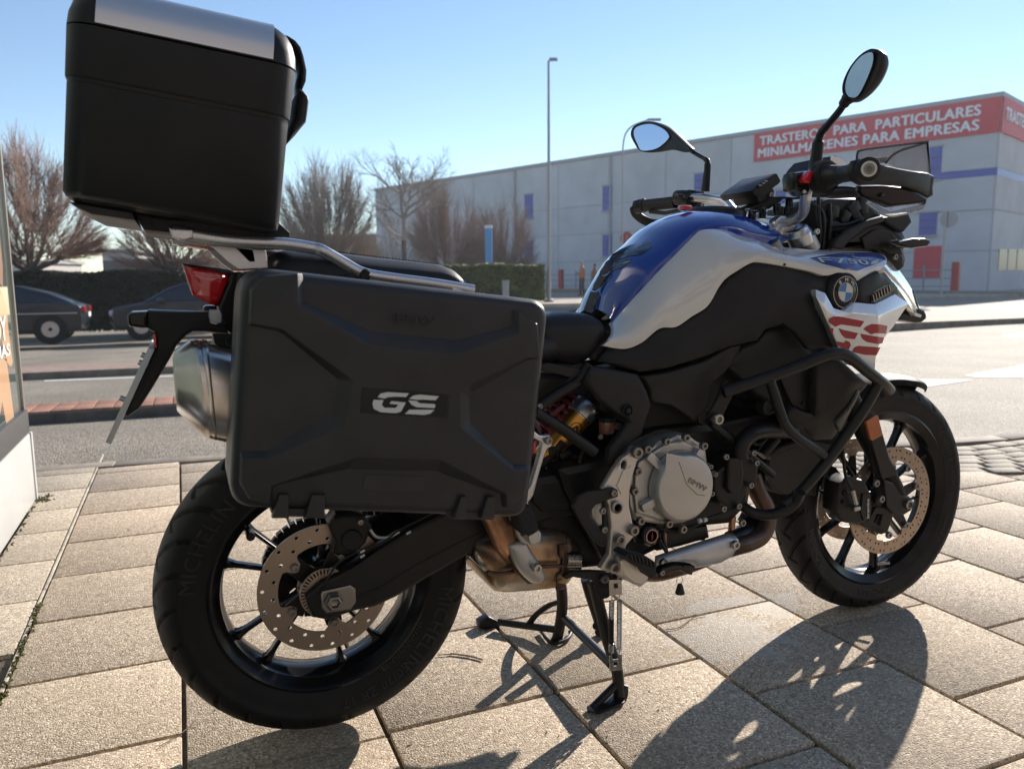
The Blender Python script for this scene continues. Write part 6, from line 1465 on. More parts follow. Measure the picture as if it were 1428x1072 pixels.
# side stand folded up on the left, seen through the gap
b = MB(); b.tube(catmull([at('M', a, c_, .13) for a, c_ in ((1000, 80), (1020, 150), (1050, 240), (1075, 320))], 4), .013, 12); b.build('side_stand', frame_m, bike)
b = MB(); 
for a, c_ in ((1045, 275), (1055, 300), (1070, 285)): b.cyl(at('M', a, c_, .10), at('M', a, c_, .14), .010, 12, bev=.002)
b.build('stand_bumper', frame_m, bike)
# stand springs with spring plates
def spring(p0, p1, r, wire, turns, m, parent):
    p0, p1 = Vector(p0), Vector(p1); d = (p1 - p0); u = d.orthogonal().normalized(); v = d.normalized().cross(u); n = int(turns*12)
    b = MB(); b.tube([p0 + d*(i/n) + u*r*math.cos(2*math.pi*i/12) + v*r*math.sin(2*math.pi*i/12) for i in range(n + 1)], wire, 6); b.tube([p0 - d.normalized()*.02, p0], wire, 6); b.tube([p1, p1 + d.normalized()*.02], wire, 6); return b.build('spring', m, parent)
spring(at('M', 1110, 172, -.175), at('M', 1108, 245, -.175), .0052, .0011, 13, steel, st)
b = MB(); b.cyl(at('M', 1108, 245, -.175), at('M', 1107, 345, -.175), .0062, 12); b.build('spring_sleeve', satin, st)
spring(at('M', 1107, 345, -.175), at('M', 1108, 385, -.175), .0052, .0011, 7, steel, st)
spring(at('M', 1142, 168, -.177), at('M', 1141, 375, -.177), .0052, .0011, 36, steel, st)
plate('spring_plate', 'M', [(1100, 85), (1152, 82), (1153, 145), (1102, 148)], -.180, .003, steel, st, bev=.0006, holes=[[(1118, 100), (1135, 98), (1137, 118), (1120, 120)]])
plate('spring_plate', 'M', [(1100, 400), (1112, 396), (1114, 415), (1140, 412), (1140, 394), (1153, 392), (1152, 458), (1102, 462)], -.186, .003, steel, st, bev=.0006, holes=[[(1118, 425), (1135, 424), (1135, 440), (1119, 441)]])
# shock absorber
sh = MB(); p0, p1 = at('N', 395, 445, -.06), at('N', 165, 720, -.06); d = (p1 - p0).normalized(); r_ = .031
sh.lathe(p0 - d*.012, [(.0, 0), (.022, 0), (.030, .004), (.033, .012), (.033, .038), (.031, .040), (.031, .042), (0, .042)], d, 32); shock = sh.build('shock_absorber', brushed, bike)
b = MB(); b.lathe(p0 + d*.030, [(0, 0), (.0305, 0), (.0305, .060), (.027, .066), (.027, .13), (0, .13)], d, 32); b.build('shock_reservoir', gold, shock)
b = MB(); fwd = Vector((0, -1, 0)); c = p0 + d*.060 + Vector((0, -.0312, 0)) 
u_ = Vector((-d.z, 0, d.x)); e1 = Vector((.92, 0, .39)).normalized()
text_on(b, 'ZF', c - e1*.0095 - Vector((0, 0, .006)), c + e1*.0095 - Vector((0, 0, .006)), (0, -1, 0), depth=.002, bold=.03, height=.0125); b.build('lettering', satin, shock, angle=0)
b = MB(); b.tube([c + Vector((math.cos(t), 0, math.sin(t)))*.0145 for t in [2*math.pi*i/28 for i in range(28)]], .0009, 5, closed=True); b.build('logo_ring', satin, shock)
spring(at('N', 330, 420, -.03), at('N', 60, 640, -.03), .036, .0055, 6, mat('spring_red', (.20, .01, .02), .35), bike)
plate('shock_sticker', 'N', [(130, 495), (240, 420), (250, 440), (160, 520)], -.095, .002, mat('sticker_dark_red', (.10, .008, .02), .4), shock, bev=.0003)
b = MB(); b.lathe(at('N', 540, 630, -.12), [(0, 0), (.017, 0), (.019, .004), (.019, .026), (0, .026)], (0, 0, 1), 20); rs = b.build('fluid_reservoir', mat('fluid_amber', (.22, .10, .06), .25, coat=.8), bike)
b = MB(); b.lathe(at('N', 545, 550, -.12), [(0, 0), (.018, 0), (.020, .003), (.018, .010), (0, .010)], (0, 0, 1), 20); b.build('cap', bk, rs)
bolt(at('N', 615, 580, -.135), .008, bike); bolt(at('N', 493, 656, -.14), .006, bike)
# frame tubes
for pts, y, r_ in (([(30, 480), (240, 610), (455, 765)], -.165, .0125), ([(50, 450), (200, 345), (345, 262)], -.15, .012), ([(345, 262), (420, 150)], -.15, .014)):
    b = MB(); b.tube([at('N', a, c_, y) for a, c_ in pts], r_, 16); b.mirror(); b.build('frame_tube', frame_m, bike)
plate('seat_rail_cover', 'N', [(60, 150), (130, 130), (380, 185), (330, 245), (80, 190)], -.155, .02, frame_m, bike, bev=.004, mir=True)
plate('battery_box', 'N', [(-40, 190), (300, 240), (200, 330), (40, 440), (-60, 500), (-100, 300)], -.12, .24, bk2, bike, bev=.01)
b = MB(); b.tube(catmull([at('N', a, c_, -.12) for a, c_ in ((380, 740), (350, 820), (345, 930), (360, 1040))], 5), .005, 8); b.build('brake_hose', satin, bike)
bolt(at('N', 62, 440, -.16), .006, bike)
for i, (a, c_) in enumerate(((150, 770), (200, 725), (240, 790), (160, 880), (230, 880), (300, 830), (100, 830))):
    b = MB(); p = at('N', a, c_, -.08); b.box(p, (.02, .02, .03), Matrix.Rotation(i*.7, 3, 'Y')); b.build('linkage', frame_m if i % 2 else satin, bike, bevel=.004)
plate('swingarm_pivot', 'E', [(340, 340), (470, 320), (560, 340), (580, 420), (500, 500), (380, 510), (330, 460)], -.12, .24, bk2, bike, bev=.02)
# side panels under the tank
panel('frame_cover', 'N', [(385, 262), (440, 160), (600, 185), (770, 215), (830, 330), (862, 430), (830, 520), (795, 640), (720, 700), (640, 790), (590, 850), (545, 860), (560, 740), (640, 640), (700, 545), (600, 480), (500, 405), (440, 330)], -.182, bk2, bike, t=.010, r=.006, dome=.006, mir=True)
b = MB(); b.lathe(at('N', 690, 470, -.190), [(.013, 0), (.010, .004), (.008, .001), (.006, .005), (0, .006)], (0, -1, 0), 18); b.build('bolt', satin, bike)
panel('lower_fairing', 'F', [(322, 728, -.17), (420, 712, -.175), (560, 668, -.18), (650, 615, -.18), (700, 605, -.18), (690, 640, -.17), (630, 720, -.17), (580, 760, -.165), (572, 800, -.165), (560, 860, -.16), (520, 900, -.16), (480, 870, -.165), (430, 838, -.17), (352, 825, -.17), (350, 780, -.17)], -.175, bk2, bike, t=.012, r=.004, dome=.006, mir=True)
panel('tank_side_cover', 'F', [(160, 650, -.135), (190, 618, -.14), (262, 622, -.15), (305, 604, -.155), (395, 540, -.16), (440, 539, -.165), (500, 510, -.172), (562, 468, -.178), (605, 400, -.18), (640, 360, -.182), (735, 290, -.185), (830, 298, -.19), (940, 318, -.195), (1040, 345, -.205), (1040, 420, -.212), (965, 402, -.212), (985, 470, -.215), (1020, 540, -.22), (1052, 618, -.22), (960, 625, -.215), (905, 560, -.205), (860, 528, -.20), (790, 548, -.20), (760, 590, -.198), (650, 615, -.19), (560, 652, -.185), (410, 698, -.175), (312, 712, -.165), (150, 672, -.14)], -.18, bk, bike, t=.012, r=.004, dome=.008, droll=.03, mir=True)
panel('under_cover', 'F', [(760, 590), (790, 548), (860, 528), (905, 560), (960, 625), (1060, 640), (1190, 760), (1100, 850), (900, 880), (760, 800), (700, 740), (640, 690), (700, 612)], -.165, bk, bike, t=.02, r=.01, dome=.005, mir=True)
for a, c_ in ((560, 880), (808, 845)): 
    b = MB(); p = at('F', a, c_, -.16); b.lathe(p, [(.020, -.03), (.020, -.002), (.017, 0), (.013, .0), (.012, -.006), (0, -.006)], (0, -1, 0), 20); b.build('rubber_bush', bk2, bike)
# radiator shroud
shroud = panel('radiator_shroud', 'P', [(860, 130, -.215), (935, 105, -.225), (1010, 110, -.235), (1110, 185, -.235), (1205, 268, -.225), (1128, 305, -.22), (1065, 420, -.215), (978, 515, -.205), (1000, 580, -.195), (970, 632, -.19), (830, 642, -.19), (770, 570, -.195), (690, 560, -.195), (640, 500, -.195), (700, 410, -.20), (770, 445, -.205), (850, 462, -.21), (852, 300, -.214)], -.21, bk2, bike, t=.012, r=.007, dome=.006, mir=True)
panel('shroud_facet', 'P', [(1128, 305, -.226), (1150, 312, -.222), (1010, 582, -.20), (978, 515, -.212), (1065, 420, -.222)], -.22, mat('facet_grey', (.055, .053, .05), .45), shroud, t=.006, r=.003)
panel('shroud_inner', 'P', [(600, 195), (720, 170), (850, 140), (850, 465), (770, 447), (690, 405), (640, 290)], -.185, satin, shroud, t=.01, r=.003)
panel('shroud_recess', 'P', [(810, 200), (845, 190), (845, 455), (805, 440)], -.187, gloss, shroud, t=.01, r=.002)
b = MB(); b.lathe(at('P', 762, 392, -.188), [(.004, 0), (.004, .003), (0, .003)], (0, -1, 0), 12); b.build('bolt', satin, shroud)
# ------------------------------------------------------------------ crash bars
def bar(pts, r_=.0128, name='crash_bar', k='P', mir=True, n=7):
    b = MB(); b.tube(catmull([at(k, a, c_, y) for a, c_, y in pts], n), r_, 18)
    if mir: b.mirror()
    return b.build(name, frame_m, bike)
bar([(232, 318, -.215), (330, 285, -.225), (520, 222, -.245), (720, 150, -.265), (900, 78, -.282), (1000, 62, -.288), (1080, 92, -.290), (1190, 180, -.285), (1290, 258, -.275), (1335, 305, -.255)], .0135)
bar([(1255, 265, -.275), (1200, 370, -.268), (1090, 540, -.258), (960, 720, -.245), (850, 860, -.235), (740, 980, -.22), (640, 1060, -.205)], .0128)
bar([(640, 655, -.215), (560, 690, -.20), (480, 705, -.185), (400, 690, -.17), (335, 648, -.15)], .0128, k='Q')
bar([(700, 560, -.235), (665, 628, -.22), (600, 680, -.208), (520, 702, -.195)], .0128, k='Q')
bar([(540, 240, -.248), (570, 330, -.25), (610, 450, -.25), (650, 545, -.25), (740, 630, -.248), (900, 735, -.242)], .0115)
plate('bar_mount', 'P', [(228, 262), (262, 240), (300, 330), (258, 420), (215, 500), (195, 520), (150, 510), (125, 480), (150, 440), (200, 350)], -.205, .008, frame_m, bike, bev=.002, mir=True)
bolt(at('P', 178, 492, -.208), .0135, bike, m=steel, h=.016)
b = MB(); b.tube([at('E', 1140, 95, -.18), at('E', 1420, 330, -.15)], .010, 12); b.build('frame_tube', frame_m, bike)
# bell hanging from the pedal: thing of its own
bell = empty('bell_charm', tuple(at('E', 985, 790, -.246)), 'small dark bell charm hanging from a ring under the brake pedal', 'bell')
bp_ = at('E', 1000, 868, -.246); bt_ = at('E', 995, 795, -.246)
b = MB(); b.lathe(bp_, [(.0, .001), (.0102, 0), (.0108, .003), (.0085, .010), (.0065, .018), (.004, .023), (0, .024)], (0, 0, 1), 20); b.build('bell', frame_m, bell)
b = MB(); rg = (bt_ - (bp_ + Vector((0, 0, .024)))).length/2; c = (bt_ + bp_ + Vector((0, 0, .024)))/2
b.tube([c + Vector((math.cos(t)*.008, 0, math.sin(t)*.010)) for t in [2*math.pi*i/20 for i in range(20)]], .0007, 5, closed=True); b.build('ring', steel, bell)
# ------------------------------------------------------------------ fuel tank
def quarter(S, B, n=7, e=2.0):
    """smooth shoulder from crown point S (on the middle plane) out and down to the edge point B"""
    out = []
    for i in range(n):
        t = i/(n - 1)*math.pi/2; f, g = math.sin(t), 1 - math.cos(t)
        out.append(Vector((S.x + (B.x - S.x)*g**.85, S.y + (B.y - S.y)*f, S.z + (B.z - S.z)*g**.95)))
    return out
sil = [(165, 772), (200, 655), (262, 535), (335, 420), (455, 322), (560, 228), (690, 160), (830, 130), (960, 128), (1060, 150), (1150, 185), (1290, 235), (1428, 290)]
bnd = [(345, 862), (420, 775), (530, 655), (650, 525), (770, 405), (860, 315), (925, 252), (985, 236), (1080, 240), (1160, 262), (1235, 290), (1310, 305), (1428, 345)]
yb = [-.085, -.100, -.112, -.120, -.124, -.124, -.122, -.121, -.121, -.12, -.118, -.114, -.105]
shift = [.0]*13
rowsT = []
for (sx_, sy_), (bx, by), y_ in zip(sil, bnd, yb):
    S = at('T', sx_, sy_, .045); S = Vector((S.x, 0, S.z + .004)); B_2 = at('T', bx, by, y_); rowsT.append(quarter(S, B_2))
G = patch(rowsT, 5)
b = MB(); grid_faces(G, b); tank = b.build('fuel_tank', blue, bike, weld=True, angle=60)
# white side panel below the blue
low = [(288, 1008), (430, 1030), (545, 990), (665, 895), (775, 884), (880, 815), (985, 745), (1060, 620), (1110, 560), (1185, 510), (1262, 465), (1320, 455), (1440, 472)]
ylow = [-.142, -.150, -.160, -.166, -.170, -.176, -.182, -.186, -.188, -.19, -.191, -.192, -.197]
rowsW = []
for (bx, by), y0_, (lx, ly), y1_ in zip(bnd, yb, low, ylow):
    A_ = at('T', bx, by, y0_) + Vector((0, .001, 0)); Z_ = at('T', lx, ly, y1_); row = []
    for t in (0, .12, .3, .55, .8, 1.0):
        p = A_ + (Z_ - A_)*t; p.y = y0_ + (y1_ - y0_)*math.sin(t*math.pi/2)**.8 - .010*math.sin(math.pi*t); row.append(p)
    rowsW.append(row)
# carry the white strip forward past the badge to the beak
fw_pts = [((160, 78), (370, 262), -.125, -.205), ((300, 92), (500, 298), -.14, -.215), ((440, 104), (600, 275), -.15, -.222), ((600, 110), (680, 290), -.155, -.222), ((760, 114), (752, 338), -.155, -.218), ((860, 118), (830, 292), -.15, -.212), ((925, 128), (905, 262), -.14, -.205)]
for (ax1, ay1), (lx, ly), y0_, y1_ in fw_pts:
    A_ = at('W', ax1, ay1, y0_); Z_ = at('W', lx, ly, y1_); row = []
    for t in (0, .12, .3, .55, .8, 1.0):
        p = A_ + (Z_ - A_)*t; p.y = y0_ + (y1_ - y0_)*math.sin(t*math.pi/2)**.8 - .005*math.sin(math.pi*t); row.append(p)
    rowsW.append(row)
G = patch(rowsW, 5)
b = MB(); grid_faces(G, b, mir=False)
nb = len(G[0]); inn = [[p + Vector((0, .006, 0)) for p in r_] for r_ in G]
for seq in ([r_[-1] for r_ in G], [r_[0] for r_ in G], G[0], G[-1]):
    b.add([p for p in seq] + [p + Vector((0, .012, -.002)) for p in seq], [(i, i + 1, len(seq) + i + 1, len(seq) + i) for i in range(len(seq) - 1)])
b.mirror(); wp = b.build('tank_side_panel', white, bike, angle=60)
# surface finder for decals on the strip
GP = np.array([[(p.x, p.z, p.y) for p in r_] for r_ in G]).reshape(-1, 3)
def ysurf(x, z):
    d = (GP[:, 0] - x)**2 + (GP[:, 1] - z)**2; i = np.argsort(d)[:14]; A = np.stack([np.ones(14), GP[i, 0] - x, GP[i, 1] - z], 1); w_ = np.exp(-d[i]/(d[i][-1] + 1e-9)*2)
    return float(np.linalg.lstsq(A*w_[:, None], GP[i, 2]*w_, rcond=None)[0][0])
def ref_pt(k, a, c_, y0_=-.18):
    y_ = y0_
    for _ in range(8): p = at(k, a, c_, y_); y_ = ysurf(p.x, p.z)
    return at(k, a, c_, y_)
def surf_decal(name, k, lp, m, parent, off=.0012, y0_=-.18, cell=.006):
    q = [ref_pt(k, a, c_, y0_) for a, c_ in lp]
    pts = [(a, c_, p.y) for (a, c_), p in zip(lp, q)]
    return panel(name, k, pts, y0_, m, parent, t=.0008, r=0, cell=cell, yfn=lambda x, z: ysurf(x, z) - off, both=False)
surf_decal('name_decal', 'W', [(380, 165), (470, 145), (620, 125), (880, 118), (952, 160), (955, 178), (905, 200), (742, 262), (640, 252), (470, 205)], blued, wp)
def surf_text(s, k, a0, b0, a1, b1, m, parent, height, off=.0022, shear=.0, bold=0.0, sp=1.0):
    v, f = text_mesh(s, bold=bold, spacing=sp); x0 = min(q.x for q in v); x1 = max(q.x for q in v); p0_, p1_ = ref_pt(k, a0, b0), ref_pt(k, a1, b1)
    ex = Vector((p1_.x - p0_.x, 0, p1_.z - p0_.z)); L2 = ex.length; ex.normalize(); ez = Vector((-ex.z, 0, ex.x)); sc = L2/(x1 - x0); hs = height/(.73*sc); vs = []
    for q in v:
        p = p0_ + ex*((q.x - x0)*sc + q.y*sc*hs*shear) + ez*(q.y*sc*hs); vs.append((p.x, ysurf(p.x, p.z) - off - q.z*.0006, p.z))
    b = MB(); b.add(vs, f); return b.build('lettering', m, parent, angle=0)
surf_text('F750', 'W', 462, 196, 832, 216, whd, wp, .0125, sp=1.08, bold=.006, off=.003)
surf_decal('name_slash', 'W', [(838, 216), (850, 190), (898, 172), (902, 186), (892, 204)], whd, wp, off=.0028)
surf_text('Sport', 'W', 705, 160, 850, 182, whd, wp, .0055, shear=.3, off=.003)
bolt(ref_pt('W', 185, 215), .003, wp, m=satin)
# tank pad: four wings on the rear slope
GT = np.array([[(p.x, p.z, p.y) for p in r_] for r_ in patch(rowsT, 9)]).reshape(-1, 3)
def on_tank(a, c_, off=.0022):
    d = ray('T', a, c_); d = d.normalized(); v = GT[:, [0, 2, 1]] - np.array(CAM); dd = np.array(d); t = v @ dd; r2 = (v*v).sum(1) - t*t
    i = np.argsort(r2)[:5]; tt = float((t[i]/(r2[i] + 1e-7)).sum()/(1/(r2[i] + 1e-7)).sum()); return CAM + d*(tt - off)
pads = [[(345, 400), (375, 378), (470, 340), (585, 316), (604, 322), (618, 352), (548, 408), (470, 416), (388, 440), (470, 352), (420, 400), (350, 425), (320, 440)],
        [(310, 450), (345, 430), (478, 432), (478, 444), (425, 490), (350, 515), (300, 540), (262, 542), (270, 515)],
        [(262, 540), (300, 545), (355, 528), (352, 545), (325, 585), (240, 645), (215, 640), (228, 600)],
        [(205, 650), (240, 655), (262, 648), (262, 690), (240, 760), (215, 798), (180, 790), (158, 780), (160, 768)]]
pads[0] = [(330, 432), (350, 402), (400, 372), (470, 340), (585, 316), (604, 322), (618, 352), (548, 408), (470, 416), (388, 440)]
padm = mat('pad_gel', (.006, .018, .055), .14, coat=.8)
for lp in pads:
    n_ = len(lp); cx0 = sum(p[0] for p in lp)/n_; cy0 = sum(p[1] for p in lp)/n_
    ring2 = []; 
    for i in range(n_):
        (a, c_), (a2, c2) = lp[i], lp[(i + 1) % n_]
        for f_ in (0, .33, .66): ring2.append((a + (a2 - a)*f_, c_ + (c2 - c_)*f_))
    out = [on_tank(a, c_, .0004) for a, c_ in ring2]; mid_r = [on_tank(cx0 + (a - cx0)*.93, cy0 + (c_ - cy0)*.93, .0022) for a, c_ in ring2]; in_r = [on_tank(cx0 + (a - cx0)*.5, cy0 + (c_ - cy0)*.5, .0026) for a, c_ in ring2]; ce = on_tank(cx0, cy0, .0027)
    b = MB(); m_ = len(ring2); b.add(out + mid_r + in_r + [ce], [(i, (i + 1) % m_, m_ + (i + 1) % m_, m_ + i) for i in range(m_)] + [(m_ + i, m_ + (i + 1) % m_, 2*m_ + (i + 1) % m_, 2*m_ + i) for i in range(m_)] + [(2*m_ + i, 2*m_ + (i + 1) % m_, 3*m_) for i in range(m_)]); b.build('tank_pad', padm, tank)
# ridge line and cap of the tank
b = MB(); cp_ = at('T', 990, 108, 0); b.lathe(cp_ + Vector((.02, 0, -.008)), [(.075, -.012), (.075, .004), (.068, .010), (.02, .013), (0, .013)], (0.05, 0, 1), 36); b.build('filler_surround', satin, tank)
b = MB(); b.box(at('T', 835, 96, -.02), (.03, .02, .012)); b.build('ignition_lock', redlens, bike, bevel=.003)
panel('tank_front_trim', 'T', [(1060, 150), (1150, 180), (1280, 215), (1400, 270), (1440, 300), (1440, 345), (1300, 305), (1200, 262), (1120, 215)], -.07, blue, tank, t=.004, r=.004, dome=.004, mir=True)
# ------------------------------------------------------------------ badge housing and roundel
RCn = at('W', 655, 425, -.226)
b = MB(); b.lathe(RCn + Vector((0, .012, 0)), [(.046, -.02), (.048, 0), (.046, .008), (.041, .012), (.040, .008), (0, .008)], (0, -1, 0), 48); bh = b.build('badge_housing', bk, bike, angle=50)
b = MB(); b.mirror if False else None
b.lathe(RCn + Vector((0, .006, 0)), [(.0395, -.004), (.0395, .004), (.037, .0055), (.0, .0055)], (0, -1, 0), 48); b.build('roundel', gloss, bh)
def ring_flat(name, r0, r1, y_, m, a0=0, a1=360, par=None):
    b = MB(); n_ = max(6, int(48*(a1 - a0)/360)); vs = []
    for i in range(n_ + 1):
        a = R(a0 + (a1 - a0)*i/n_)
        for r_ in (r0, r1):
            for yy in (y_, y_ - .0008): vs.append(RCn + Vector((r_*math.cos(a), yy, r_*math.sin(a))))
    fs = []
    for i in range(n_):
        o_ = i*4; q_ = o_ + 4; fs += [(o_ + 1, o_ + 3, q_ + 3, q_ + 1), (o_, q_, q_ + 2, o_ + 2), (o_ + 2, q_ + 2, q_ + 3, o_ + 3), (o_, o_ + 1, q_ + 1, q_)]
    b.add(vs, fs); return b.build(name, m, par or bh, angle=0)
ring_flat('roundel_ring', .0358, .0375, .0005, steel)
ring_flat('roundel_ring', .0212, .0226, .0005, steel)
rb = mat('roundel_blue', (.01, .18, .48), .3, coat=.6)
for i in range(4): ring_flat('roundel_quarter', .0002, .0210, .0003, rb if i % 2 else whd, 90*i - 6, 90*i + 84)
for s_, a in (('B', 128), ('M', 88), ('W', 47)):
    v, f = text_mesh(s_, bold=.02); x0 = min(q.x for q in v); x1 = max(q.x for q in v); sc = .0088/.73; aa = R(a); er = Vector((math.cos(aa), 0, math.sin(aa))); et = Vector((math.sin(aa), 0, -math.cos(aa)))
    b = MB(); b.add([RCn + er*(.0292 + (q.y - .36)*sc) + et*((q.x - (x0 + x1)/2)*sc*1.1) + Vector((0, -.0003 - q.z*.0008, 0)) for q in v], f); b.build('lettering', whd, bh, angle=0)
# vent and its housing ahead of the badge
vh = panel('vent_housing', 'W', [(735, 352, -.224), (800, 310, -.222), (905, 262, -.218), (960, 300, -.21), (1010, 345, -.205), (1062, 400, -.20), (1075, 440, -.20), (1040, 450, -.205), (880, 520, -.22), (760, 500, -.228), (735, 470, -.228)], -.215, bk, bike, t=.02, r=.006, dome=.004, mir=True)
vd = panel('vent_opening', 'W', [(845, 450, -.2245), (870, 420, -.2235), (950, 375, -.2155), (1020, 350, -.2085), (1055, 395, -.2065), (1020, 440, -.2095), (880, 505, -.2235), (850, 500, -.2255)], -.22, gloss, vh, t=.002, r=.0, yfn=None)
for i in range(7):
    u = i/6; p = at('W', 862 + 125*u, 470 - 72*u, -.226 + .015*u); b = MB(); b.box(p + Vector((0, -.0015, 0)), (.0024, .004, .016), Matrix.Rotation(-.35, 3, 'Y')); b.build('vent_fin', steel, vd)
# ------------------------------------------------------------------ silver wing with red lettering
xf = at('W', 905, 640, -.245).x; xg = at('W', 1140, 560, -.205).x
def yw(x, z): return -.245 + max(0, x - xf)/(xg - xf)*.042
wing = MB()
def wv(a, c_, y_): return at('W', a, c_, y_)
A1 = wv(385, 445, -.208); A2 = wv(425, 403, -.222); A3 = wv(500, 432, -.232); A4 = wv(560, 545, -.236); A5 = wv(640, 572, -.238); A6 = wv(720, 505, -.234); A7 = wv(880, 517, -.230); A8 = wv(1035, 440, -.215); A9 = wv(1140, 512, -.200)
B1 = wv(430, 462, -.236); B2 = wv(500, 560, -.2435); B3 = wv(600, 625, -.245); B4 = wv(700, 585, -.245); B5 = wv(905, 605, -.245); B6 = wv(1135, 522, -.2005)
C1 = wv(1020, 690, -.224); C2 = wv(930, 800, -.240); C3 = wv(903, 850, -.2445); C4 = wv(885, 935, -.245); C5 = wv(880, 1030, -.245); C6 = wv(700, 980, -.245); C7 = wv(600, 850, -.245); C0 = wv(575, 850, -.212)
V_ = [A1, A2, A3, A4, A5, A6, A7, A8, A9, B1, B2, B3, B4, B5, C1, C2, C3, C4, C5, C6, C7, C0]
ix = {id(v): i for i, v in enumerate(V_)}
def F_(*v): return tuple(ix[id(q)] for q in v)
fs = [F_(A1, A2, B1), F_(A2, A3, B2, B1), F_(A3, A4, B3, B2), F_(A4, A5, B4, B3), F_(A5, A6, B4), F_(A6, A7, B5, B4), F_(A7, A8, A9, B5), F_(A9, C1, B5), F_(C1, C2, C3, B5), F_(B1, B2, C7), F_(B2, B3, C7), F_(B3, B4, B5, C3, C4, C5, C6, C7), F_(A1, B1, C7, C0)]
wing.add(V_, fs)
rim_ = [A1, A2, A3, A4, A5, A6, A7, A8, A9, C1, C2, C3, C4, C5, C6, C7, C0]; n_ = len(rim_)
wing.add(rim_ + [p + Vector((-.003, .016, 0)) for p in rim_], [(i, (i + 1) % n_, n_ + (i + 1) % n_, n_ + i) for i in range(n_)])
wing.mirror(); wg = wing.build('side_wing', silver, bike, bevel=.0012, bseg=2, angle=25, bang=8, weld=True)
RGS = [[(520, 655), (530, 628), (560, 612), (600, 610), (795, 648), (765, 693), (615, 672), (575, 690)],
       [(530, 700), (560, 702), (552, 758)],
       [(600, 702), (640, 715), (748, 738), (722, 785), (652, 778), (622, 748)],
       [(575, 800), (640, 812), (655, 795), (682, 805), (692, 830), (676, 866), (640, 862), (600, 838)],
       [(790, 708), (808, 690), (855, 668), (905, 672), (980, 684), (962, 742), (878, 738), (850, 748)],
       [(768, 742), (870, 762), (945, 772), (925, 815), (898, 822), (815, 806), (780, 780)],
       [(702, 882), (722, 848), (752, 836), (905, 846), (888, 908), (800, 904)]]
for lp in RGS:
    panel('wing_decal', 'W', [(a, c_, -.245 if a < 900 else -.235) for a, c_ in lp], -.245, red, wg, t=.0006, r=0, cell=.006, yfn=lambda x, z: yw(x, z) - .0014, both=False)
# beak: pale strip sweeping down to the nose, grey facet, black underside
G_ = patch([[at('W', a, c_, y_) for a, c_, y_ in r_] for r_ in (
    [(905, 125, -.135), (925, 175, -.165), (918, 225, -.19), (905, 262, -.205)],
    [(965, 165, -.12), (975, 205, -.15), (965, 240, -.175), (948, 268, -.198)],
    [(1050, 240, -.105), (1045, 285, -.13), (1030, 320, -.155), (1008, 340, -.18)],
    [(1110, 320, -.09), (1105, 365, -.115), (1090, 400, -.135), (1070, 420, -.165)],
    [(1165, 410, -.075), (1160, 455, -.095), (1145, 490, -.11), (1130, 505, -.14)],
    [(1222, 545, -.05), (1218, 575, -.06), (1205, 595, -.07), (1190, 600, -.09)])], 5)
b = MB(); grid_faces(G_, b, mir=False); nr = len(G_)
for seq in ([r_[-1] for r_ in G_], [r_[0] for r_ in G_], G_[-1]): b.add([p for p in seq] + [p + Vector((0, .014, -.003)) for p in seq], [(i, i + 1, len(seq) + i + 1, len(seq) + i) for i in range(len(seq) - 1)])
b.mirror(); bkp = b.build('beak_side', white, bike, angle=50)
b = MB(); G2 = patch([[G_[i][0], Vector((G_[i][0].x + .02, 0, G_[i][0].z + .012))] for i in range(0, nr, 3)], 4); grid_faces(G2, b); b.build('beak', white, bike, weld=True, angle=50)
panel('beak_facet', 'W', [(915, 238, -.197), (958, 232, -.188), (1020, 262, -.165), (1085, 330, -.138), (1150, 430, -.108), (1215, 560, -.072), (1190, 560, -.085), (1110, 430, -.128), (1040, 330, -.165), (965, 250, -.194)], -.15, silver, bkp, t=.004, r=.002, cell=.008)
plate('beak_underside', 'W', [(1060, 640), (1110, 545), (1150, 560), (1190, 540), (1148, 420), (1165, 398), (1185, 410), (1205, 480), (1225, 545), (1262, 565), (1276, 592), (1278, 628), (1240, 658), (1195, 662), (1120, 648)], -.075, .15, gloss, bike, bev=.005)
plate('nose_trim', 'W', [(1125, 555), (1160, 600), (1230, 620), (1240, 600), (1215, 590), (1160, 570)], -.082, .006, silver, bike, bev=.001, mir=True)
# ------------------------------------------------------------------ headlight, cockpit frame
hl_ = plate('headlight_shell', 'K', [(700, 592), (745, 540), (820, 480), (900, 430), (985, 405), (1060, 440), (1120, 480), (1142, 520), (1130, 590), (1142, 640), (1130, 690), (1100, 716), (1050, 690), (985, 620), (960, 596)], -.12, .24, bk2, bike, bev=.022)
plate('headlight_side', 'K', [(880, 520), (960, 470), (1040, 480), (1090, 540), (1110, 620), (1060, 640), (1000, 590), (900, 590)], -.126, .01, satin, hl_, bev=.004)
plate('cockpit_fairing', 'K', [(1000, 410), (1080, 390), (1140, 380), (1162, 435), (1115, 490), (1080, 485), (1010, 440)], -.13, .26, bk, bike, bev=.006)
plate('fairing_arm', 'K', [(715, 585), (740, 530), (820, 470), (930, 420), (1000, 400), (1010, 430), (900, 470), (820, 530), (780, 590)], -.135, .02, bk2, bike, bev=.006, mir=True)
plate('cockpit_core', 'K', [(620, 340), (700, 300), (860, 300), (930, 330), (1000, 400), (900, 450), (760, 540), (710, 590), (640, 590), (620, 480)], -.09, .18, satin, bike, bev=.012)
for i, (a, c_, w_) in enumerate(((720, 380, 40), (780, 410, 50), (830, 360, 60), (700, 460, 40), (760, 480, 30), (850, 420, 40), (880, 340, 50))):
    b = MB(); b.box(at('K', a, c_, -.095), (.025, .02, .03 + .004*i), Matrix.Rotation(i*.5, 3, 'Y')); b.build('bracket', bk if i % 2 else frame_m, bike, bevel=.004)
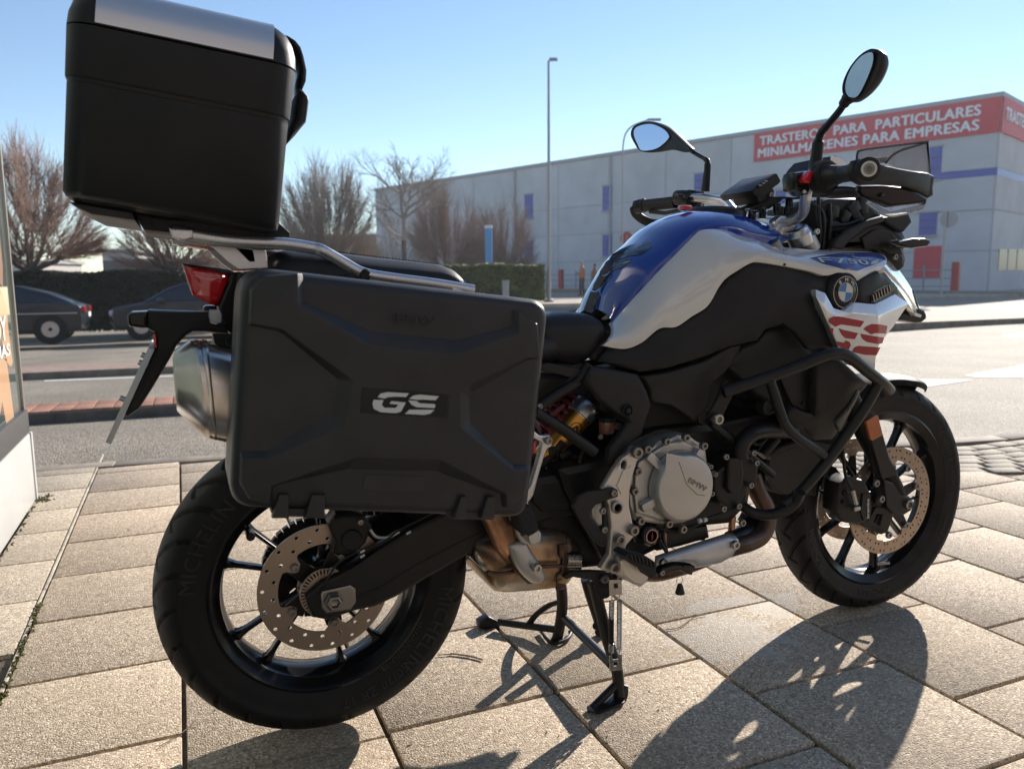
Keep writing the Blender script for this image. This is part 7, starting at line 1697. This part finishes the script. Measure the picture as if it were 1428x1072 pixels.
for q in (((640, 300), (640, 400), (650, 500), (640, 590)), ((700, 330), (705, 430), (700, 520), (712, 590)), ((600, 330), (660, 380), (670, 480), (662, 590)), ((700, 455), (800, 448), (870, 420))):
    b = MB(); b.tube(catmull([at('K', a, c_, -.11) for a, c_ in q], 5), .005, 8); b.build('cable', satin, bike)
for a, c_ in ((1040, 558), (1060, 628)): bolt(at('K', a, c_, -.128), .0075, bike)
ind = plate('front_indicator', 'K', [(1050, 550), (1095, 540), (1170, 522), (1235, 524), (1262, 535), (1265, 550), (1245, 570), (1160, 582), (1090, 572)], -.165, .028, gloss, bike, bev=.006)
plate('indicator_lens', 'K', [(1150, 528), (1235, 526), (1258, 540), (1240, 562), (1160, 572)], -.160, .022, smoke, ind, bev=.003)
b = MB(); b.box(at('K', 1160, 552, .15), (.05, .03, .024)); b.build('front_indicator', gloss, bike, bevel=.006)
# small windscreen / instrument hood
G3 = patch([[at('K', a, c_, y_) for a, c_, y_ in r_] for r_ in ([(492, 294, .07), (458, 250, .075), (458, 172, .07), (505, 112, .06)], [(560, 296, .0), (545, 230, .0), (560, 160, .0), (606, 90, .0)], [(650, 300, -.07), (660, 230, -.07), (690, 150, -.07), (722, 70, -.065)])], 5)
b = MB(); grid_faces(G3, b, mir=False); g3b = [[p + Vector((.012, 0, 0)) for p in r_] for r_ in G3]; grid_faces(g3b, b, mir=False)
for s0_, s1_ in ((G3[0], g3b[0]), (G3[-1], g3b[-1]), ([r_[0] for r_ in G3], [r_[0] for r_ in g3b]), ([r_[-1] for r_ in G3], [r_[-1] for r_ in g3b])): n_ = len(s0_); b.add(list(s0_) + list(s1_), [(i, i + 1, n_ + i + 1, n_ + i) for i in range(n_ - 1)])
hood = b.build('windscreen', bk, bike, weld=True)
b = MB(); vs = [at('K', 715, 68, -.068), at('K', 760, 82, -.068), at('K', 815, 126, -.068), at('K', 780, 136, -.068), at('K', 712, 96, -.068)]; b.add(vs + [v + Vector((0, .004, 0)) for v in vs], [(0, 1, 2, 3, 4), (9, 8, 7, 6, 5)] + [(i, (i + 1) % 5, 5 + (i + 1) % 5, 5 + i) for i in range(5)]); b.build('hood_edge', silver, hood)
# dashboard screen: a slab facing the rider
dsh = plate('instrument_display', 'K', [(272, 262), (300, 236), (400, 166), (412, 166), (434, 208), (424, 224), (340, 282), (292, 292)], -.06, .125, bk, bike, bev=.003)
plate('display_back', 'K', [(290, 280), (330, 250), (372, 215), (400, 262), (398, 300), (350, 322), (310, 330)], -.045, .09, frame_m, dsh, bev=.005)
plate('display_bracket', 'K', [(300, 232), (350, 196), (362, 210), (312, 246)], -.0625, .006, bk2, dsh, bev=.001)
for a, c_ in ((318, 232), (336, 220), (350, 209)): b = MB(); b.box(at('K', a, c_, -.0655), (.008, .003, .003)); b.build('marking', boltm, dsh)
bolt(at('K', 374, 287, -.047), .0065, dsh)
plate('dash_mount', 'K', [(250, 360), (330, 320), (420, 290), (450, 296), (440, 318), (400, 345), (370, 365), (290, 372)], -.03, .05, frame_m, bike, bev=.005)
for q in (((380, 300), (440, 300), (500, 305), (545, 300)), ((260, 370), (275, 400)), ((330, 350), (350, 390))):
    b = MB(); b.tube([at('K', a, c_, -.06) for a, c_ in q], .003, 8); b.build('cable', gloss, bike)
# ------------------------------------------------------------------ handlebar, clamps, yoke
def hb(pts, r_=.0125, m=brushed, name='handlebar'):
    b = MB(); b.tube(catmull([at('K', a, c_, y) for a, c_, y in pts], 8), r_, 18); return b.build(name, m, bike)
hb([(700, 175, -.33), (620, 205, -.26), (580, 245, -.21), (568, 310, -.185), (555, 380, -.15), (520, 415, -.115), (470, 430, -.07), (400, 432, -.02), (340, 430, .02), (260, 435, .06), (205, 405, .095), (165, 370, .115), (120, 325, .15), (60, 312, .19), (0, 305, .22), (-80, 298, .26)])
for y_, (a, c_) in ((-.065, (440, 440)), (.055, (300, 425))):
    cl_ = plate('handlebar_clamp', 'K', [(a - 38, c_ + 65), (a - 45, c_ + 25), (a - 32, c_ - 18), (a - 5, c_ - 42), (a + 35, c_ - 35), (a + 55, c_ - 5), (a + 45, c_ + 50), (a + 30, c_ + 85)], y_ - .012, .030, brushed, bike, bev=.005)
    for da in (-12, 22): b = MB(); p = at('K', a + da, c_ - 40, y_); b.cyl(p, p + Vector((.002, 0, .022)), .0085, 14, bev=.002); b.build('clamp_bolt', gloss, cl_)
for a, c_ in ((410, 355), (478, 322), (330, 370), (272, 400)): b = MB(); p = at('K', a, c_, -.04); b.cyl(p - Vector((0, 0, .02)), p + Vector((0, 0, .010)), .0095, 12, bev=.002); b.build('clamp_knob', gloss, bike)
plate('upper_yoke', 'K', [(395, 540), (405, 490), (430, 440), (500, 430), (560, 440), (600, 455), (625, 480), (620, 510), (590, 540), (500, 545), (440, 535)], -.085, .17, brushed, bike, bev=.012)
b = MB(); fc_ = at('K', 560, 495, -.095); b.lathe(fc_ - Vector((.018, 0, -.0)), [(.030, -.03), (.031, -.004), (.028, 0), (.026, .010), (.021, .012), (.0205, .009), (0, .009)], (-.48, 0, .88), 28); fcp = b.build('fork_cap', brushed, bike)
b = MB(); b.lathe(fc_ - Vector((.018, 0, 0)) + Vector((-.005, 0, .010)), [(.019, 0), (.019, .003), (0, .003)], (-.48, 0, .88), 24); b.build('cap_top', gloss, fcp)
b = MB(); b.cyl(at('K', 595, 590, -.098), at('K', 560, 520, -.098), .026, 24); b.build('fork_top_tube', alug, bike)
bolt(at('K', 628, 488, -.12), .007, bike, m=brushed)
# right grip, throttle housing, switches
gr = [at('K', 918, 142, -.478), at('K', 880, 152, -.440), at('K', 760, 172, -.36), at('K', 690, 185, -.325), at('K', 650, 192, -.305)]
b = MB(); b.tube([gr[1], gr[2]], .0175, 24); b.tube([gr[2], gr[3]], [.0185, .024], 24); b.build('grip', bk2, bike)
b = MB(); b.tube([gr[3], gr[3] + (gr[4] - gr[3])*.3, gr[4], gr[4] + (gr[4] - gr[3])*.6], [.027, .034, .034, .028], 28); b.build('throttle_housing', frame_m, bike)
for i in range(3): f_ = .1 + .35*i; c = gr[3] + (gr[4] - gr[3])*f_; b = MB(); b.lathe(c, [(.030, -.002), (.0355, -.001), (.0355, .002), (.030, .003)], (gr[4] - gr[3]), 28, closed=True); b.build('housing_ring', satin, bike)
dx_ = (gr[1] - gr[0]).normalized()
b = MB(); b.lathe(gr[0], [(0, .0), (.017, .0), (.0225, .003), (.0225, .022), (0, .022)], dx_, 36); be = b.build('bar_end', satin, bike)
b = MB(); b.lathe(gr[0] - dx_*.001, [(.0105, 0), (.0145, 0), (.0145, -.0022), (.0105, -.0022)], dx_, 36, closed=True); b.build('bar_end_ring', whd, be)
b = MB(); b.lathe(gr[0] - dx_*.001, [(0, 0), (.0098, 0), (.0098, -.001), (.0065, -.002), (.005, 0), (0, 0)], dx_, 24); b.build('bar_end_bolt', boltm, be)
plate('switch_cluster', 'K', [(505, 190), (515, 160), (575, 150), (598, 165), (610, 200), (600, 250), (590, 280), (570, 285), (548, 265), (512, 258)], -.30, .04, gloss, bike, bev=.006)
plate('kill_switch', 'K', [(565, 200), (580, 165), (600, 148), (618, 152), (606, 185), (595, 220), (572, 214)], -.318, .02, redlens, bike, bev=.003)
b = MB(); b.cyl(at('K', 563, 268, -.31), at('K', 563, 268, -.30), .004, 10); b.build('bolt', steel, bike)
plate('brake_lever_mount', 'K', [(690, 262), (760, 248), (800, 240), (860, 240), (905, 260), (880, 296), (760, 300), (700, 290)], -.30, .03, frame_m, bike, bev=.006)
b = MB(); b.tube(catmull([at('K', a, c_, y) for a, c_, y in ((700, 250, -.30), (800, 245, -.35), (900, 262, -.40), (1000, 285, -.44))], 5), .006, 10, flat=.6); b.build('brake_lever', satin, bike)
# right hand guard
hg = panel('hand_guard', 'K', [(828, 130, -.452), (850, 92, -.456), (905, 78, -.458), (960, 92, -.456), (985, 115, -.455), (1080, 138, -.452), (1160, 152, -.446), (1248, 163, -.432), (1288, 182, -.42), (1280, 240, -.42), (1280, 285, -.42), (1250, 305, -.425), (1245, 292, -.428), (1190, 262, -.438), (1120, 236, -.447), (1000, 226, -.452), (890, 228, -.454), (850, 205, -.454), (832, 170, -.453)], -.45, bk2, bike, t=.010, r=.004, dome=.003, cell=.009)
plate('guard_shell', 'K', [(880, 232), (1000, 228), (1110, 240), (1190, 265), (1250, 300), (1240, 340), (1225, 330), (1120, 345), (1040, 352), (960, 320), (900, 290), (880, 260)], -.435, .02, gloss, hg, bev=.006)
plate('guard_nose', 'K', [(1245, 165), (1292, 182), (1282, 240), (1284, 290), (1250, 306), (1235, 300)], -.428, .12, bk2, hg, bev=.008)
sc1 = plate('guard_screen', 'K', [(850, 95), (855, 55), (875, 38), (940, 28), (1050, 15), (1150, 4), (1245, -8), (1230, 5), (1130, 25), (1060, 60), (1015, 105), (985, 112), (955, 88), (905, 75)], -.448, .003, smoke, hg, bev=.0006)
sc2 = plate('guard_screen', 'K', [(1015, 106), (1060, 62), (1130, 28), (1240, 0), (1250, 60), (1256, 160), (1150, 148), (1080, 135)], -.440, .003, smoke, hg, bev=.0006)
b = MB(); b.tube(catmull([at('K', a, c_, -.450) for a, c_ in ((852, 95), (856, 58), (880, 38), (1050, 15), (1245, -10))], 5), .0022, 8); b.tube(catmull([at('K', a, c_, -.446) for a, c_ in ((1012, 108), (1050, 66), (1100, 38), (1170, 16), (1245, -8))], 5), .0026, 8); b.tube([at('K', 1243, -5, -.442), at('K', 1250, 70, -.440), at('K', 1257, 162, -.436)], .0022, 8); b.build('screen_edge', gloss, hg)['kind'] = 'stuff'
plate('guard_reflector', 'K', [(945, 80), (1025, 74), (1005, 108), (975, 98)], -.444, .003, mat('dull_red', (.16, .02, .02), .4), hg, bev=.0006)
plate('guard_winglet', 'K', [(905, 328), (945, 325), (990, 352), (1042, 378), (1110, 362), (1225, 335), (1232, 345), (1222, 360), (1120, 388), (1040, 402), (985, 385), (940, 358)], -.436, .006, smoke, hg, bev=.0015)
b = MB(); b.tube(catmull([at('K', a, c_, -.438) for a, c_ in ((905, 330), (945, 362), (985, 388), (1042, 404), (1130, 388), (1225, 362))], 5), .0018, 8); b.build('winglet_edge', steel, hg)
# left grip and guard, far side
lg = [at('T', 505, 92, .44), at('T', 545, 82, .42), at('T', 770, 58, .31)]
b = MB(); b.tube([lg[1], lg[2]], .0175, 20); b.build('grip', bk2, bike)
b = MB(); b.lathe(lg[0], [(0, 0), (.016, 0), (.021, .004), (.021, .018), (.0175, .022)], (lg[1] - lg[0]), 24); b.lathe(lg[0] + (lg[1] - lg[0])*1.2, [(.021, 0), (.021, .006), (.017, .008)], (lg[1] - lg[0]), 24); b.build('bar_end', gloss, bike)
b = MB(); b.tube(catmull([at('T', a, c_, y) for a, c_, y in ((490, 90, .45), (505, 130, .46), (560, 175, .46), (640, 200, .44), (760, 190, .40))], 5), .014, 12, flat=.5); b.build('hand_guard', bk2, bike)
b = MB(); b.tube([at('K', -150, 300, .30), at('K', -60, 302, .25)], [.022, .024], 16); b.box(at('T', 860, 40, .27), (.05, .05, .05)); b.box(at('T', 820, 60, .29), (.03, .05, .03)); b.box(at('T', 905, 60, .26), (.03, .045, .06)); b.build('switch_cluster', gloss, bike, bevel=.006)
for a, c_ in ((800, 15), (840, 20), (880, 35), (900, 85), (830, 90)): b = MB(); b.box(at('T', a, c_, .24), (.012, .010, .010)); b.build('switch', frame_m, bike, bevel=.002)
b = MB(); b.cyl(at('T', 945, 75, .225), at('T', 945, 75, .21), .004, 10); b.build('bolt', steel, bike)
b = MB(); b.tube([at('T', 600, 120, .38), at('T', 700, 130, .33), at('T', 800, 110, .28)], .006, 8); b.build('clutch_lever', satin, bike)
# ------------------------------------------------------------------ mirrors
def mirror_head(name, k, x, back, glass, depth, parent_lab):
    """outline traced on the plane x = const; glass faces the rider"""
    def ring(lp, dx, sc=1.0):
        P3 = [atx(k, a, c_, x) for a, c_ in lp]; ce = sum(P3, Vector((0, 0, 0)))/len(P3); return [ce + (p - ce)*sc + Vector((dx, 0, 0)) for p in P3]
    b = MB(); P3 = catmull([Vector((a, c_, 0)) for a, c_ in back], 4, True); lp = [(p.x, p.y) for p in P3]
    b.loft([ring(lp, 0, .94), ring(lp, -.003, .98), ring(lp, .002, 1.0), ring(lp, depth*.5, .97), ring(lp, depth*.85, .82), ring(lp, depth, .5)]); o = b.build(name, bk, bike, angle=55)
    g3 = catmull([Vector((a, c_, 0)) for a, c_ in glass], 4, True); gl = [(p.x, p.y) for p in g3]
    b = MB(); b.loft([ring(gl, -.0030), ring(gl, -.0042, .99)]); b.build('mirror_glass', glass_m, o, angle=20)
    return o
mr_ = mirror_head('mirror', 'G', 1.03, [(1100, 57), (1135, 62), (1153, 95), (1140, 150), (1105, 215), (1050, 275), (1010, 290), (985, 265), (980, 215), (1005, 150), (1050, 90)], [(1108, 72), (1118, 90), (1112, 130), (1085, 200), (1050, 262), (1018, 268), (1000, 250), (998, 205), (1020, 145), (1065, 90)], .03, '')
b = MB(); b.tube(catmull([atx('G', a, c_, x_) for a, c_, x_ in ((862, 580, 1.05), (868, 500, 1.05), (880, 430, 1.05), (915, 385, 1.045), (965, 325, 1.04), (990, 285, 1.035), (1010, 262, 1.035))], 6), [.0125]*10 + [.0085]*8 + [.0075]*10 + [.011]*4 + [.013]*5, 14); b.build('stalk', bk, mr_)
b = MB(); b.cyl(atx('G', 858, 590, 1.05), atx('G', 866, 500, 1.05), .0155, 16, r1=.011); b.build('stalk_boot', bk2, mr_)
ml_ = mirror_head('mirror', 'G', 1.10, [(62, 430), (72, 395), (110, 374), (160, 372), (215, 392), (262, 432), (300, 468), (322, 492), (300, 506), (240, 494), (160, 506), (105, 500), (80, 470)], [(78, 425), (92, 395), (150, 382), (205, 402), (230, 430), (225, 450), (180, 488), (115, 498), (95, 470)], .03, '')
b = MB(); b.tube(catmull([atx('G', a, c_, 1.12) for a, c_ in ((265, 480), (310, 492), (350, 515), (385, 535), (393, 550), (392, 600), (388, 670))], 6), [.010]*6 + [.006]*12 + [.0075]*7 + [.0095]*12, 12); b.build('stalk', bk, ml_)
b = MB(); b.cyl(atx('G', 384, 675, 1.12), atx('G', 390, 590, 1.12), .0125, 14, r1=.009); b.build('stalk_boot', bk2, ml_)
